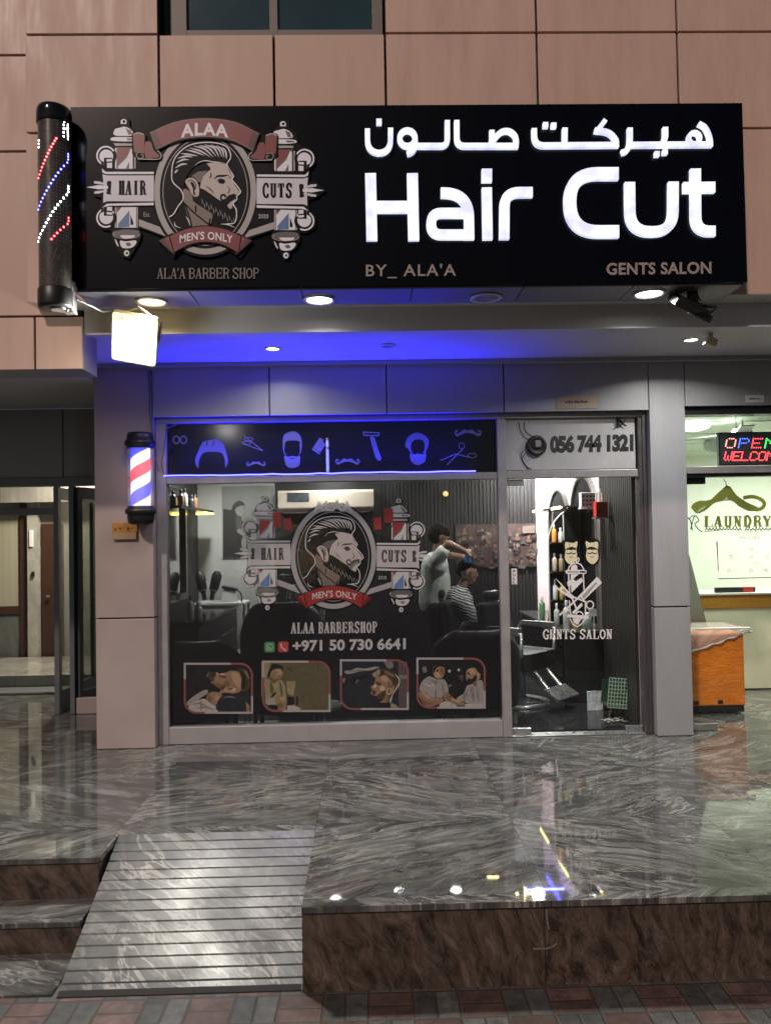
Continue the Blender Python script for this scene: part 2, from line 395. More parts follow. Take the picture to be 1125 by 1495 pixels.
# ------------------------------------------------------------------ special materials
def nd(t, kind, **k):
    n = t.nodes.new(kind)
    for a, v in k.items():
        if a.startswith('i'): n.inputs[int(a[1:])].default_value = v
        else: setattr(n, a, v)
    return n
def mth(t, op, a, b=None, c=None):
    n = t.nodes.new('ShaderNodeMath'); n.operation = op
    for i, q in enumerate((a, b, c)):
        if q is None: continue
        if hasattr(q, 'is_linked'): link(q, n.inputs[i])
        else: n.inputs[i].default_value = q
    return n.outputs[0]
def ramp(t, fac, stops):
    r = t.nodes.new('ShaderNodeValToRGB'); link(fac, r.inputs[0]); e = r.color_ramp.elements
    while len(e) < len(stops): e.new(0.5)
    for k, (p, c) in enumerate(stops): e[k].position = p; e[k].color = (*c, 1)
    return r.outputs[0]
def stone(name, stops, rough, tile=None, off=(0, 0), plane='xy', ang=(-0.55, 0.55), vs=(0.8, 6.5), joint=0.004, bump=0.0, jcol=0.35, detail=9, dist=1.6, vein=0.0, vcol=(0.42, 0.40, 0.36)):
    if name in MATS: return MATS[name]
    m = bpy.data.materials.new(name); m.use_nodes = True; MATS[name] = m; t = m.node_tree; b = t.nodes['Principled BSDF']
    tc = nd(t, 'ShaderNodeTexCoord'); sp = nd(t, 'ShaderNodeSeparateXYZ'); link(tc.outputs['Object'], sp.inputs[0])
    i0, i1 = {'xy': (0, 1), 'xz': (0, 2), 'yz': (1, 2)}[plane]
    a, c = sp.outputs[i0], sp.outputs[i1]
    cm = nd(t, 'ShaderNodeCombineXYZ'); link(a, cm.inputs[0]); link(c, cm.inputs[1]); pos = cm.outputs[0]
    jf = None
    if tile:
        ta = mth(t, 'DIVIDE', mth(t, 'ADD', a, off[0]), tile[0]); tb = mth(t, 'DIVIDE', mth(t, 'ADD', c, off[1]), tile[1])
        ca = mth(t, 'FLOOR', ta); cb = mth(t, 'FLOOR', tb)
        cc = nd(t, 'ShaderNodeCombineXYZ'); link(ca, cc.inputs[0]); link(cb, cc.inputs[1])
        wn = nd(t, 'ShaderNodeTexWhiteNoise', noise_dimensions='2D'); link(cc.outputs[0], wn.inputs['Vector'])
        par = mth(t, 'MODULO', mth(t, 'ABSOLUTE', mth(t, 'ADD', ca, cb)), 2.0)          # book-matched neighbours
        base_a = mth(t, 'ADD', mth(t, 'MULTIPLY', par, ang[1]-ang[0]), ang[0])
        an = mth(t, 'ADD', base_a, mth(t, 'MULTIPLY', mth(t, 'SUBTRACT', wn.outputs['Value'], 0.5), 0.35))
        vr = nd(t, 'ShaderNodeVectorRotate', rotation_type='Z_AXIS'); link(pos, vr.inputs['Vector']); link(an, vr.inputs['Angle'])
        va = nd(t, 'ShaderNodeVectorMath', operation='ADD'); link(vr.outputs[0], va.inputs[0])
        vm = nd(t, 'ShaderNodeVectorMath', operation='SCALE'); link(wn.outputs['Color'], vm.inputs[0]); vm.inputs['Scale'].default_value = 9
        link(vm.outputs[0], va.inputs[1]); pos = va.outputs[0]
        def edge(tt, size):
            fr = mth(t, 'FRACT', tt); d = mth(t, 'MINIMUM', fr, mth(t, 'SUBTRACT', 1.0, fr)); return mth(t, 'LESS_THAN', mth(t, 'MULTIPLY', d, size), joint)
        jf = mth(t, 'MAXIMUM', edge(ta, tile[0]), edge(tb, tile[1]))
    else:
        vr = nd(t, 'ShaderNodeVectorRotate', rotation_type='Z_AXIS'); link(pos, vr.inputs['Vector']); vr.inputs['Angle'].default_value = ang[0]; pos = vr.outputs[0]
    mp = nd(t, 'ShaderNodeMapping'); mp.inputs['Scale'].default_value = (vs[0], vs[1], 1); link(pos, mp.inputs[0])
    wv = nd(t, 'ShaderNodeTexNoise'); wv.inputs['Scale'].default_value = 0.9; wv.inputs['Detail'].default_value = 3
    link(pos, wv.inputs['Vector'])
    sc = nd(t, 'ShaderNodeVectorMath', operation='SCALE'); link(wv.outputs['Color'], sc.inputs[0]); sc.inputs['Scale'].default_value = dist
    ad = nd(t, 'ShaderNodeVectorMath', operation='ADD'); link(mp.outputs[0], ad.inputs[0]); link(sc.outputs[0], ad.inputs[1])
    n1 = nd(t, 'ShaderNodeTexNoise'); n1.inputs['Scale'].default_value = 1.5; n1.inputs['Detail'].default_value = detail; n1.inputs['Roughness'].default_value = 0.74; n1.inputs['Distortion'].default_value = 0.5
    link(ad.outputs[0], n1.inputs['Vector'])
    col = ramp(t, n1.outputs['Fac'], stops)
    if vein:                                                     # thin feathered light veins along the grain
        mv = nd(t, 'ShaderNodeMapping'); mv.inputs['Scale'].default_value = (vs[0]*1.1, vs[1]*1.5, 1); link(pos, mv.inputs[0])
        av = nd(t, 'ShaderNodeVectorMath', operation='ADD'); link(mv.outputs[0], av.inputs[0]); link(sc.outputs[0], av.inputs[1])
        nv = nd(t, 'ShaderNodeTexNoise'); nv.inputs['Scale'].default_value = 1.3; nv.inputs['Detail'].default_value = 6; nv.inputs['Roughness'].default_value = 0.6; nv.inputs['Distortion'].default_value = 0.35; link(av.outputs[0], nv.inputs['Vector'])
        rd = mth(t, 'ABSOLUTE', mth(t, 'SUBTRACT', nv.outputs['Fac'], 0.5))
        vr2 = nd(t, 'ShaderNodeMapRange', i1=0.0, i2=0.05, i3=vein, i4=0.0); link(rd, vr2.inputs[0]); vr2.inputs[2].default_value = 0.032
        pt_ = nd(t, 'ShaderNodeMapRange', i1=0.4, i2=0.62, i3=0.0, i4=1.0); link(wv.outputs['Fac'], pt_.inputs[0])
        mvx = nd(t, 'ShaderNodeMix', data_type='RGBA'); link(mth(t, 'MULTIPLY', vr2.outputs[0], pt_.outputs[0]), mvx.inputs[0]); link(col, mvx.inputs[6]); mvx.inputs[7].default_value = (*vcol, 1); col = mvx.outputs[2]
    n2 = nd(t, 'ShaderNodeTexNoise'); n2.inputs['Scale'].default_value = 160; n2.inputs['Detail'].default_value = 3; link(tc.outputs['Object'], n2.inputs['Vector'])
    g = nd(t, 'ShaderNodeMapRange', i1=0.3, i2=0.7, i3=0.78, i4=1.18); link(n2.outputs['Fac'], g.inputs[0])
    mx = nd(t, 'ShaderNodeMix', data_type='RGBA', blend_type='MULTIPLY', i0=1.0); link(col, mx.inputs[6]); link(g.outputs[0], mx.inputs[7]); col = mx.outputs[2]
    n4 = nd(t, 'ShaderNodeTexNoise'); n4.inputs['Scale'].default_value = 1.9; n4.inputs['Detail'].default_value = 10; n4.inputs['Roughness'].default_value = 0.7; link(tc.outputs['Object'], n4.inputs['Vector'])
    g4 = nd(t, 'ShaderNodeMapRange', i1=0.3, i2=0.7, i3=0.72, i4=1.2); link(n4.outputs['Fac'], g4.inputs[0])
    m4 = nd(t, 'ShaderNodeMix', data_type='RGBA', blend_type='MULTIPLY', i0=1.0); link(col, m4.inputs[6]); link(g4.outputs[0], m4.inputs[7]); col = m4.outputs[2]
    if jf is not None:
        mj = nd(t, 'ShaderNodeMix', data_type='RGBA', blend_type='MULTIPLY'); link(jf, mj.inputs[0]); link(col, mj.inputs[6]); mj.inputs[7].default_value = (jcol, jcol, jcol, 1); col = mj.outputs[2]
    link(col, b.inputs['Base Color'])
    n3 = nd(t, 'ShaderNodeTexNoise'); n3.inputs['Scale'].default_value = 3.0; n3.inputs['Detail'].default_value = 6; link(tc.outputs['Object'], n3.inputs['Vector'])
    rr = nd(t, 'ShaderNodeMapRange', i1=0.3, i2=0.75, i3=rough*0.6, i4=rough*1.5); link(n3.outputs['Fac'], rr.inputs[0]); link(rr.outputs[0], b.inputs['Roughness'])
    if bump:
        bp = nd(t, 'ShaderNodeBump'); bp.inputs['Strength'].default_value = bump; bp.inputs['Distance'].default_value = 0.004; link(n1.outputs['Fac'], bp.inputs['Height']); link(bp.outputs[0], b.inputs['Normal'])
    return m
GREY = [(0.27, (0.020, 0.020, 0.020)), (0.41, (0.050, 0.050, 0.048)), (0.52, (0.090, 0.090, 0.086)), (0.61, (0.16, 0.16, 0.153)), (0.71, (0.29, 0.29, 0.274)), (0.85, (0.38, 0.38, 0.36))]
BROWN = [(0.30, (0.004, 0.003, 0.0025)), (0.41, (0.032, 0.023, 0.018)), (0.50, (0.075, 0.055, 0.043)), (0.60, (0.12, 0.09, 0.072)), (0.74, (0.21, 0.17, 0.145))]
floor_m = stone('polished granite floor', GREY, 0.03, tile=(1.17, 0.97), off=(0.35, 1.90), joint=0.0018, vs=(1.5, 7.0), ang=(-0.45, 0.45), dist=3.2, vein=0.6, detail=15)
riser_m = stone('brown granite riser', BROWN, 0.32, tile=(1.15, 9.0), off=(0.36, 4.0), plane='xz', ang=(1.05, 1.25), vs=(4.0, 10.0), joint=0.003, bump=0.3, dist=3.2, detail=15)
ramp_m = stone('brushed granite ramp', [(p, tuple(x*0.66+0.018 for x in c)) for p, c in GREY], 0.40, ang=(0.7, 0.7), vs=(1.0, 4.0), bump=0.15, dist=2.2, vein=0.6)
darktile_m = stone('dark shop tile', [(0.3, (0.006, 0.006, 0.007)), (0.6, (0.018, 0.018, 0.019)), (0.8, (0.07, 0.07, 0.07))], 0.12, tile=(0.6, 0.6), off=(0.2, 0), joint=0.004, jcol=3.5)
cream_m = stone('cream lobby marble', [(0.3, (0.2, 0.185, 0.155)), (0.55, (0.31, 0.29, 0.25)), (0.75, (0.42, 0.4, 0.35))], 0.12, tile=(0.8, 0.8), joint=0.003)

def paver_material():
    m = bpy.data.materials.new('clay and grey pavers'); m.use_nodes = True; t = m.node_tree; b = t.nodes['Principled BSDF']
    tc = nd(t, 'ShaderNodeTexCoord'); sp = nd(t, 'ShaderNodeSeparateXYZ'); link(tc.outputs['Object'], sp.inputs[0])
    S = 0.205
    nz = nd(t, 'ShaderNodeTexNoise'); nz.inputs['Scale'].default_value = 7; link(tc.outputs['Object'], nz.inputs['Vector'])
    wob = mth(t, 'MULTIPLY', mth(t, 'SUBTRACT', nz.outputs['Fac'], 0.5), 0.05)
    u = mth(t, 'ADD', mth(t, 'DIVIDE', mth(t, 'ADD', sp.outputs[0], 0.04), S), wob); v = mth(t, 'ADD', mth(t, 'DIVIDE', mth(t, 'ADD', sp.outputs[1], 2.845), S), wob)
    cu = mth(t, 'FLOOR', u); cv = mth(t, 'FLOOR', v)
    par = mth(t, 'MODULO', mth(t, 'ABSOLUTE', mth(t, 'ADD', cu, cv)), 2.0)
    fu = mth(t, 'FRACT', u); fv = mth(t, 'FRACT', v)
    def e(f, h):
        d = mth(t, 'MINIMUM', f, mth(t, 'SUBTRACT', 1.0, f))
        mid = mth(t, 'ABSOLUTE', mth(t, 'SUBTRACT', f, 0.5))
        return d, mid
    du, mu = e(fu, 0); dv, mv = e(fv, 0)
    split = mth(t, 'ADD', mth(t, 'MULTIPLY', par, mv), mth(t, 'MULTIPLY', mth(t, 'SUBTRACT', 1.0, par), mu))
    d = mth(t, 'MINIMUM', mth(t, 'MINIMUM', du, dv), split)
    jm = nd(t, 'ShaderNodeMapRange', i1=0.012, i2=0.04, i3=0.0, i4=1.0); link(d, jm.inputs[0])
    half = mth(t, 'ADD', mth(t, 'MULTIPLY', par, mth(t, 'GREATER_THAN', fv, 0.5)), mth(t, 'MULTIPLY', mth(t, 'SUBTRACT', 1.0, par), mth(t, 'GREATER_THAN', fu, 0.5)))
    cc = nd(t, 'ShaderNodeCombineXYZ'); link(cu, cc.inputs[0]); link(cv, cc.inputs[1]); link(half, cc.inputs[2])
    wn = nd(t, 'ShaderNodeTexWhiteNoise', noise_dimensions='3D'); link(cc.outputs[0], wn.inputs['Vector'])
    red = ramp(t, wn.outputs['Value'], [(0.0, (0.065, 0.038, 0.033)), (1.0, (0.13, 0.082, 0.072))]); gry = ramp(t, wn.outputs['Value'], [(0.0, (0.05, 0.052, 0.05)), (1.0, (0.095, 0.095, 0.09))])
    mx = nd(t, 'ShaderNodeMix', data_type='RGBA'); link(par, mx.inputs[0]); link(gry, mx.inputs[6]); link(red, mx.inputs[7])
    n2 = nd(t, 'ShaderNodeTexNoise'); n2.inputs['Scale'].default_value = 14; n2.inputs['Detail'].default_value = 9; n2.inputs['Roughness'].default_value = 0.7; link(tc.outputs['Object'], n2.inputs['Vector'])
    g = nd(t, 'ShaderNodeMapRange', i1=0.3, i2=0.7, i3=0.4, i4=1.45); link(n2.outputs['Fac'], g.inputs[0])
    m2 = nd(t, 'ShaderNodeMix', data_type='RGBA', blend_type='MULTIPLY', i0=1.0); link(mx.outputs[2], m2.inputs[6]); link(g.outputs[0], m2.inputs[7])
    m3 = nd(t, 'ShaderNodeMix', data_type='RGBA'); link(jm.outputs[0], m3.inputs[0]); m3.inputs[6].default_value = (0.05, 0.042, 0.035, 1); link(m2.outputs[2], m3.inputs[7])
    link(m3.outputs[2], b.inputs['Base Color']); b.inputs['Roughness'].default_value = 0.62
    hh = mth(t, 'ADD', mth(t, 'MULTIPLY', n2.outputs['Fac'], 0.35), jm.outputs[0])
    bp = nd(t, 'ShaderNodeBump', i0=0.6); bp.inputs['Distance'].default_value = 0.006; link(hh, bp.inputs['Height']); link(bp.outputs[0], b.inputs['Normal'])
    return m
def stripes(name, a, bcol, step, duty, rough=0.4, axis=0):
    m = bpy.data.materials.new(name); m.use_nodes = True; t = m.node_tree; b = t.nodes['Principled BSDF']
    tc = nd(t, 'ShaderNodeTexCoord'); sp = nd(t, 'ShaderNodeSeparateXYZ'); link(tc.outputs['Object'], sp.inputs[0])
    f = mth(t, 'LESS_THAN', mth(t, 'FRACT', mth(t, 'DIVIDE', sp.outputs[axis], step)), duty)
    mx = nd(t, 'ShaderNodeMix', data_type='RGBA'); link(f, mx.inputs[0]); mx.inputs[6].default_value = (*a, 1); mx.inputs[7].default_value = (*bcol, 1)
    link(mx.outputs[2], b.inputs['Base Color']); b.inputs['Roughness'].default_value = rough
    return m
def wood(name, c0, c1, rough=0.35, st=(1, 1, 9)):
    if name in MATS: return MATS[name]
    m = bpy.data.materials.new(name); m.use_nodes = True; MATS[name] = m; t = m.node_tree; b = t.nodes['Principled BSDF']
    tc = nd(t, 'ShaderNodeTexCoord'); mp = nd(t, 'ShaderNodeMapping'); mp.inputs['Scale'].default_value = st; link(tc.outputs['Object'], mp.inputs[0])
    n = nd(t, 'ShaderNodeTexNoise'); n.inputs['Scale'].default_value = 4; n.inputs['Detail'].default_value = 6; n.inputs['Distortion'].default_value = 1.5; link(mp.outputs[0], n.inputs['Vector'])
    link(ramp(t, n.outputs['Fac'], [(0.3, c0), (0.7, c1)]), b.inputs['Base Color']); b.inputs['Roughness'].default_value = rough
    return m

panel_m = mat('beige composite panel', (0.58, 0.405, 0.328), 0.5, var=0.13, vscale=5, stretch=(1.6, 1.6, 0.28))
panelg_m = mat('silver grey composite panel', (0.29, 0.295, 0.315), 0.42, var=0.08, vscale=5, stretch=(1.6, 1.6, 0.3))
joint_m = mat('black joint', (0.012, 0.010, 0.010), 0.8)
ceil_m = mat('painted ceiling', (0.62, 0.62, 0.63), 0.6, var=0.06, vscale=3)
alu_m = mat('grey aluminium', (0.33, 0.31, 0.32), 0.38, metal=0.3, var=0.12, vscale=9)
dalu_m = mat('dark bronze aluminium', (0.07, 0.062, 0.064), 0.4, metal=0.3, var=0.15, vscale=9)
black_m = mat('black plastic', (0.012, 0.012, 0.013), 0.4, bump=0.05, bscale=300)
blackgloss_m = mat('black gloss', (0.008, 0.008, 0.010), 0.12)
steel_m = mat('brushed steel', (0.5, 0.5, 0.5), 0.3, metal=0.9, var=0.1, vscale=20)
white_m = mat('white paint', (0.72, 0.72, 0.7), 0.45, var=0.05)
cable_m = mat('grey cable', (0.10, 0.10, 0.11), 0.5)
pane_m = glass('clear shop glass', (0.93, 0.95, 0.94))
tintpane_m = glass('smoky tinted glass', (0.72, 0.74, 0.73), dirt=0.015)
upane_m = mat('teal reflecting glass', (0.028, 0.062, 0.078), 0.12, var=0.2, vscale=1.5)

# ------------------------------------------------------------------ the ground, the platform, the steps, the ramp
EY = -2.845; GZ = -0.40
g = MB(); g.add([(-220, -220, GZ), (220, -220, GZ), (220, 220, GZ), (-220, 220, GZ)], [(0, 1, 2, 3)])
g.build('pavement', paver_material(), kind='structure', fixn=False)
RX0, RX1, RY0, RY1 = -1.495, -0.352, -1.885, -2.815
SX, SY = -1.50, -2.205
out = [(-14, 16), (-14, SY), (SX, SY), (SX, RY0), (RX1+.004, RY0), (RX1+.004, EY), (14, EY), (14, 16)]
plat = thing('stone_platform', 'raised polished grey granite platform with a dark brown stone front', 'platform', (0, -2.8, 0))
pf = MB(); pf.prism(out, 'z', -0.028, 0.0)
pf.build('floor_slab', floor_m, plat, bevel=0.004)
ins = [(-14, 15.9), (-14, SY+.018), (SX-.01, SY+.018), (SX-.01, RY0+.018), (RX1+.004, RY0+.018), (RX1+.004, EY+.02), (14, EY+.02), (14, 15.9)]
pr = MB(); pr.prism(ins, 'z', GZ-.1, -0.0285)
pr.build('riser', riser_m, plat)
steps = thing('entrance_steps', 'two dark granite steps beside the grooved ramp', 'steps', (-4, -2.45, GZ))
st = MB(); st.box(-14, SX-.015, -2.452, SY+.017, -0.252, -0.224); st.build('tread', floor_m, steps, bevel=.004)
st = MB(); st.box(-14, SX-.015, -2.434, SY+.016, GZ-.05, -0.2525); st.build('riser', riser_m, steps)
st = MB(); st.box(-14, SX-.02, -2.80, -2.435, GZ-.05, GZ+.012, 0); st.build('bottom_slab', floor_m, steps, bevel=.004)
# the ramp: a wedge with a skin of narrow stone strips and open grooves between
rp = MB(); dy = RY0-RY1; slope = atan2(0.40, dy); L = sqrt(dy*dy+0.16); n = 15
rp.prism([(RY0, -0.025), (RY0, GZ-.02), (RY1, GZ-.02), (RY1, GZ+.005)], 'x', RX0+.004, RX1-.004, 1)
for k in range(n):
    a0 = L*k/n+0.0055; a1 = L*(k+1)/n-0.0055
    P = []
    for a in (a0, a1):
        y = RY0-a*cos(slope); z = 0.004-a*sin(slope)
        P += [(y, z), (y-0.03*sin(slope), z-0.03*cos(slope))]
    rp.prism([P[0], P[2], P[3], P[1]], 'x', RX0, RX1, 0)
tag(rp.build('entrance_ramp', [ramp_m, joint_m], ), 'grey stone ramp with cross grooves leading up to the platform', 'ramp')
# broken edge of the platform slab with a crack running back
ck = MB()
def fl(x, y, z=0.0022): p = at(x, y, Z=0.0); return (p.x, p.y, z)
pts = [fl(*p) for p in ((446, 1324), (470, 1322), (484, 1316), (498, 1319), (508, 1313), (517, 1312), (525, 1318), (534, 1321), (522, 1322.4), (480, 1323.4))]
pts = [(p[0], max(p[1], EY-.003), p[2]) for p in pts]
ck.add(pts, [tuple(range(len(pts)))])
L_ = [(511, 1313), (522, 1306), (533, 1302), (543, 1296), (550, 1291), (556, 1287)]
for (a, b) in zip(L_[:-1], L_[1:]):
    ck.add([fl(a[0], a[1]), fl(b[0], b[1]), fl(b[0], b[1]+.9), fl(a[0], a[1]+1.3)], [(0, 1, 2, 3)])
ck.build('crack', mat('dark crack', (0.012, 0.010, 0.009), 0.9), plat)
# grout smears left on the riser
def rv(x, y): p = at(x, y, Y=EY+.018); return (p.x, EY+.0175, p.z)
for path, wd in ((((797, 1328), (798, 1345), (801, 1357)), 3), (((778, 1385), (796, 1385), (806, 1382), (812, 1377)), 3.2)):
    sm = MB()
    for a, b in zip(path[:-1], path[1:]):
        dx, dy_ = b[0]-a[0], b[1]-a[1]; l = sqrt(dx*dx+dy_*dy_); nx, ny = -dy_/l*wd/2, dx/l*wd/2
        sm.add([rv(a[0]+nx, a[1]+ny), rv(b[0]+nx*.8, b[1]+ny*.8), rv(b[0]-nx*.8, b[1]-ny*.8), rv(a[0]-nx, a[1]-ny)], [(0, 1, 2, 3)])
    sm.build('grout_smear', mat('pale grout', (0.16, 0.135, 0.12), 0.9), plat)
# ------------------------------------------------------------------ the building
bld = thing('shop_building', 'pale panel clad building holding the barber shop, the entrance lobby and the laundry', 'building', (0, 0, 0))
FY, LY = -1.25, -1.10            # upper facade plane, lower left fascia plane
xl = ax(37, 250, FY)
jx = [xl]+[ax(x, 100, FY) for x in (232, 400, 562.5, 784, 989)]+[ax(1190, 100, FY), 5.2, 6.6]
z0 = az(1105, 431, FY); z1 = az(1105, 187, FY); z2 = az(562, 48.5, FY); rows = [z0, z1, z2, z2+1.05, z2+2.0]
G = 0.016
up = MB()
up.box(xl+.02, 6.6, FY+.03, FY+.10, z0+.02, rows[2]-.004, 1); up.box(xl+.02, jx[1]-.002, FY+.03, FY+.10, rows[2]-.0035, rows[-1], 1); up.box(jx[3]+.002, 6.6, FY+.03, FY+.10, rows[2]-.0035, rows[-1], 1)
for i in range(len(jx)-1):
    for k in range(len(rows)-1):
        if k >= 2 and i in (1, 2): continue                       # the upper window opening
        xa, xb, za, zb = jx[i]+G/2, jx[i+1]-G/2, rows[k]+G/2, rows[k+1]-G/2
        up.box(xa, xb, FY, FY+.028, za, zb)
up.build('upper_wall', [panel_m, joint_m], bld, bevel=0.003)
# lower left fascia: nearer the street wall, its own joints
fx = [-9.0, -6.2, -4.3, ax(-60, 500, LY), ax(51, 500, LY), ax(120, 510, LY)]
fz = [az(60, 539, LY), az(20, 462, LY), az(20, 221, LY), az(20, 80.5, LY), az(20, 80.5, LY)+1.6]
lf = MB(); lf.box(-9, fx[-1]-.004, LY+.03, LY+.31, fz[0]+.004, fz[1], 2); lf.box(-9, xl+.3, LY+.03, LY+.2, fz[1], fz[-1], 1)
for i in range(len(fx)-1): lf.box(fx[i]+G/2, fx[i+1]-(G/2 if i < len(fx)-2 else 0), LY, LY+.028, fz[0], fz[1]-G/2)
for (xa, xb) in ((-9, -5.5), (-5.5, -4.05), (-4.05, xl+.25)):
    for k in (1, 2, 3): lf.box(xa+G/2, xb-G/2, LY, LY+.028, fz[k]+G/2, fz[k+1]-G/2)
lf.build('entrance_fascia', [panel_m, joint_m, panelg_m], bld, bevel=0.003)
# soffit lip, beam and the ceiling over the shop front
CZ = 3.205; BY = -1.055
so_ = MB()
so_.box(xl+.02, 6.6, FY+.003, BY, z0-.02+.025, z0+.02, 1)
so_.box(fx[-1], 6.6, BY+.001, BY+.06, CZ-.03, z0+.02, 1)
so_.build('soffit', [panelg_m, ceil_m], bld, bevel=0.002)
ce = MB(); ce.box(fx[-1], 6.6, BY+.061, LY+.3105, CZ, CZ+.06); ce.box(-2.288, 6.6, LY+.311, -0.002, CZ, CZ+.06)
ce.box(-9, -2.29, LY+.311, 1.34, 3.07, 3.28)
ce.build('ceiling', ceil_m, bld)
tr = MB(); tr.box(-2.286, 6.6, -0.035, -0.002, CZ-.035, CZ-.001); tr.build('ceiling_trim', mat('grey trim', (0.30, 0.30, 0.31), 0.5), bld, bevel=0.003)
# lintel panels over the shop front (joints at 393, 564, 735 px)
zt = CZ-.036; zb = az(600, 603.5, 0)
PX0, PX1, QX0, QX1 = -2.286, -1.804, ax(950, 700, 0), ax(1006, 850, 0)
lp = MB(); lx = [PX1+.002, ax(393, 570, 0), ax(564, 570, 0), ax(735, 565, 0), QX0-.002]
lp.box(PX1, QX0, .03, .07, zb+.01, zt, 1)
for i in range(4): lp.box(lx[i]+.005, lx[i+1]-.005, 0, .028, zb, zt)
lp.box(QX1+.008, 4.6, 0, .028, az(1060, 592, 0), zt); lp.box(QX1+.008, 4.6, .03, .07, az(1060, 592, 0)+.01, zt, 1)
lp.build('lintel_cladding', [panelg_m, joint_m], bld, bevel=0.003)
def pillar(xa, xb, zj, m):
    q = MB(); q.box(xa+.01, xb-.01, .02, .34, .004, zt, 1)
    q.box(xa, xb, 0, .32, .004, zj-.006); q.box(xa, xb, 0, .32, zj+.006, zt)
    q.build('pillar', [m, joint_m], bld, bevel=0.004)
pillar(PX0, PX1, 1.08, mat('rose grey composite panel', (0.36, 0.30, 0.285), 0.42, var=0.10, vscale=2.5))
pillar(QX0, QX1, 1.085, panelg_m)
# upper window
uw = MB(); wx0, wx1, wz0 = jx[1]+.01, jx[3]-.01, rows[2]+.004
d0 = FY+.16
uw.box(wx0, ax(248, 30, d0), FY+.10, d0, wz0, wz0+2.2, 1)
for xa, xb in ((ax(248, 30, d0), ax(274, 30, d0)), (ax(394, 30, d0), ax(406, 30, d0)), (ax(543, 30, d0), wx1)): uw.box(xa, xb, d0-.03, d0+.03, wz0, wz0+2.2, 0)
uw.box(wx0, wx1, d0-.028, d0+.028, wz0, az(400, 47, d0), 0)
ufr = uw.build('window_frame', [mat('grey brown frame', (0.16, 0.135, 0.125), 0.5), black_m], bld, bevel=0.003)
up_ = MB(); up_.box(wx0, wx1, d0-.004, d0+.004, wz0, wz0+2.2); up_.build('pane', upane_m, ufr)
ub = MB(); ub.box(wx0-.3, wx1+.3, d0+.5, d0+.52, wz0-.3, wz0+2.5); ub.build('curtain', mat('teal curtain', (0.05, 0.13, 0.16), 0.8, var=0.3, vscale=4, stretch=(6, 1, 1)), bld)

# ---- the shop front: frame, sill, transom, panes
WY = 0.10; GY = 0.145
sx0 = PX1+.004; sx1 = QX0-.004
gx0 = ax(245, 880, WY); mx0 = ax(730, 880, WY); mx1 = ax(743, 880, WY); dx1 = ax(936, 880, WY)
tz0 = az(480, 703, WY); tz1 = az(480, 693, WY); tt0 = az(480, 615, WY); sz = az(480, 1057, WY)
fr = MB()
fr.box(sx0, gx0, WY-.01, WY+.09, .003, tt0)                       # left jamb
fr.box(gx0, mx0, WY, WY+.09, tz0, tz1)                            # transom bar
fr.box(mx0, mx1, WY-.015, WY+.09, .003, tt0)                      # mullion beside the door
fr.box(sx0, sx1, WY-.012, WY+.09, tt0, zb+.01)                    # head
fr.box(mx1, dx1, WY, WY+.09, az(840, 697, WY), az(840, 686, WY))  # bar over the door
sf = fr.build('shop_front_frame', alu_m, bld, bevel=0.004)
si = MB(); si.box(gx0+.001, mx0-.001, WY-.006, WY+.10, .003, sz); si.build('sill', mat('pale aluminium sill', (0.32, 0.31, 0.315), 0.4, metal=0.2, var=0.1), sf, bevel=0.004)
dj = MB(); dj.box(dx1, sx1, WY-.02, WY+.09, .003, tt0); dj.box(dx1+.03, dx1+.05, WY-.035, WY-.02, .003, tt0)
dj.build('door_jamb', dalu_m, sf, bevel=0.004)
pn = MB(); pn.box(gx0, mx0, GY, GY+.008, sz, tz0); win = pn.build('shop_window', tintpane_m, bld)
dn = MB(); dn.box(mx1+.006, dx1-.006, GY, GY+.010, .02, az(840, 698, WY)); door = dn.build('shop_door', pane_m, bld)
df = MB()
zd = az(840, 698, WY)
for xa, xb, za, zb_ in ((mx1+.004, mx1+.17, .008, .062), (dx1-.15, dx1-.004, .008, .062), (mx1+.004, mx1+.15, zd-.055, zd), ):
    df = MB(); df.box(xa, xb, GY-.012, GY+.022, za, zb_); df.build('hinge', steel_m, door, bevel=0.003)
th = MB(); th.box(mx1, dx1, WY-.02, WY+.10, .002, .010); th.build('threshold', steel_m, bld, bevel=0.002)
# ---- entrance lobby glazing on the left, set back
EYW = 1.36
en = MB(); p = lambda x: ax(x, 880, EYW)
ezt = 3.07; ezh = az(60, 700, EYW)
ep = MB(); ep.box(-8, p(93), EYW, EYW+.03, ezh+.02, ezt); ep.box(p(93)+.012, -1.9, EYW, EYW+.03, ezh+.02, ezt); ep.box(-8, -1.9, EYW+.03, EYW+.05, ezh, ezt, 1)
ep.build('entrance_panel', [mat('blue grey panel', (0.32, 0.345, 0.36), 0.45, var=0.08), joint_m], bld, bevel=0.003)
en.box(-8, -1.9, EYW-.02, EYW+.08, ezh-.07, ezh+.018)
en.box(p(80), p(87), EYW-.01, EYW+.06, .003, ezh-.07); en.box(p(103), p(110), EYW-.03, EYW+.06, .003, ezh-.07)
en.box(p(-70), p(-63), EYW-.01, EYW+.06, .003, ezh-.07)
en.box(p(-63), p(80), EYW, EYW+.05, az(40, 752, EYW), az(40, 742, EYW))
en.box(p(110), -1.9, EYW-.01, EYW+.05, .003, .16, 1)
ef = en.build('entrance_frame', [mat('slate aluminium', (0.13, 0.145, 0.165), 0.38, metal=0.4, var=0.1), mat('rose plinth', (0.3, 0.25, 0.24), 0.4)], bld, bevel=0.003)
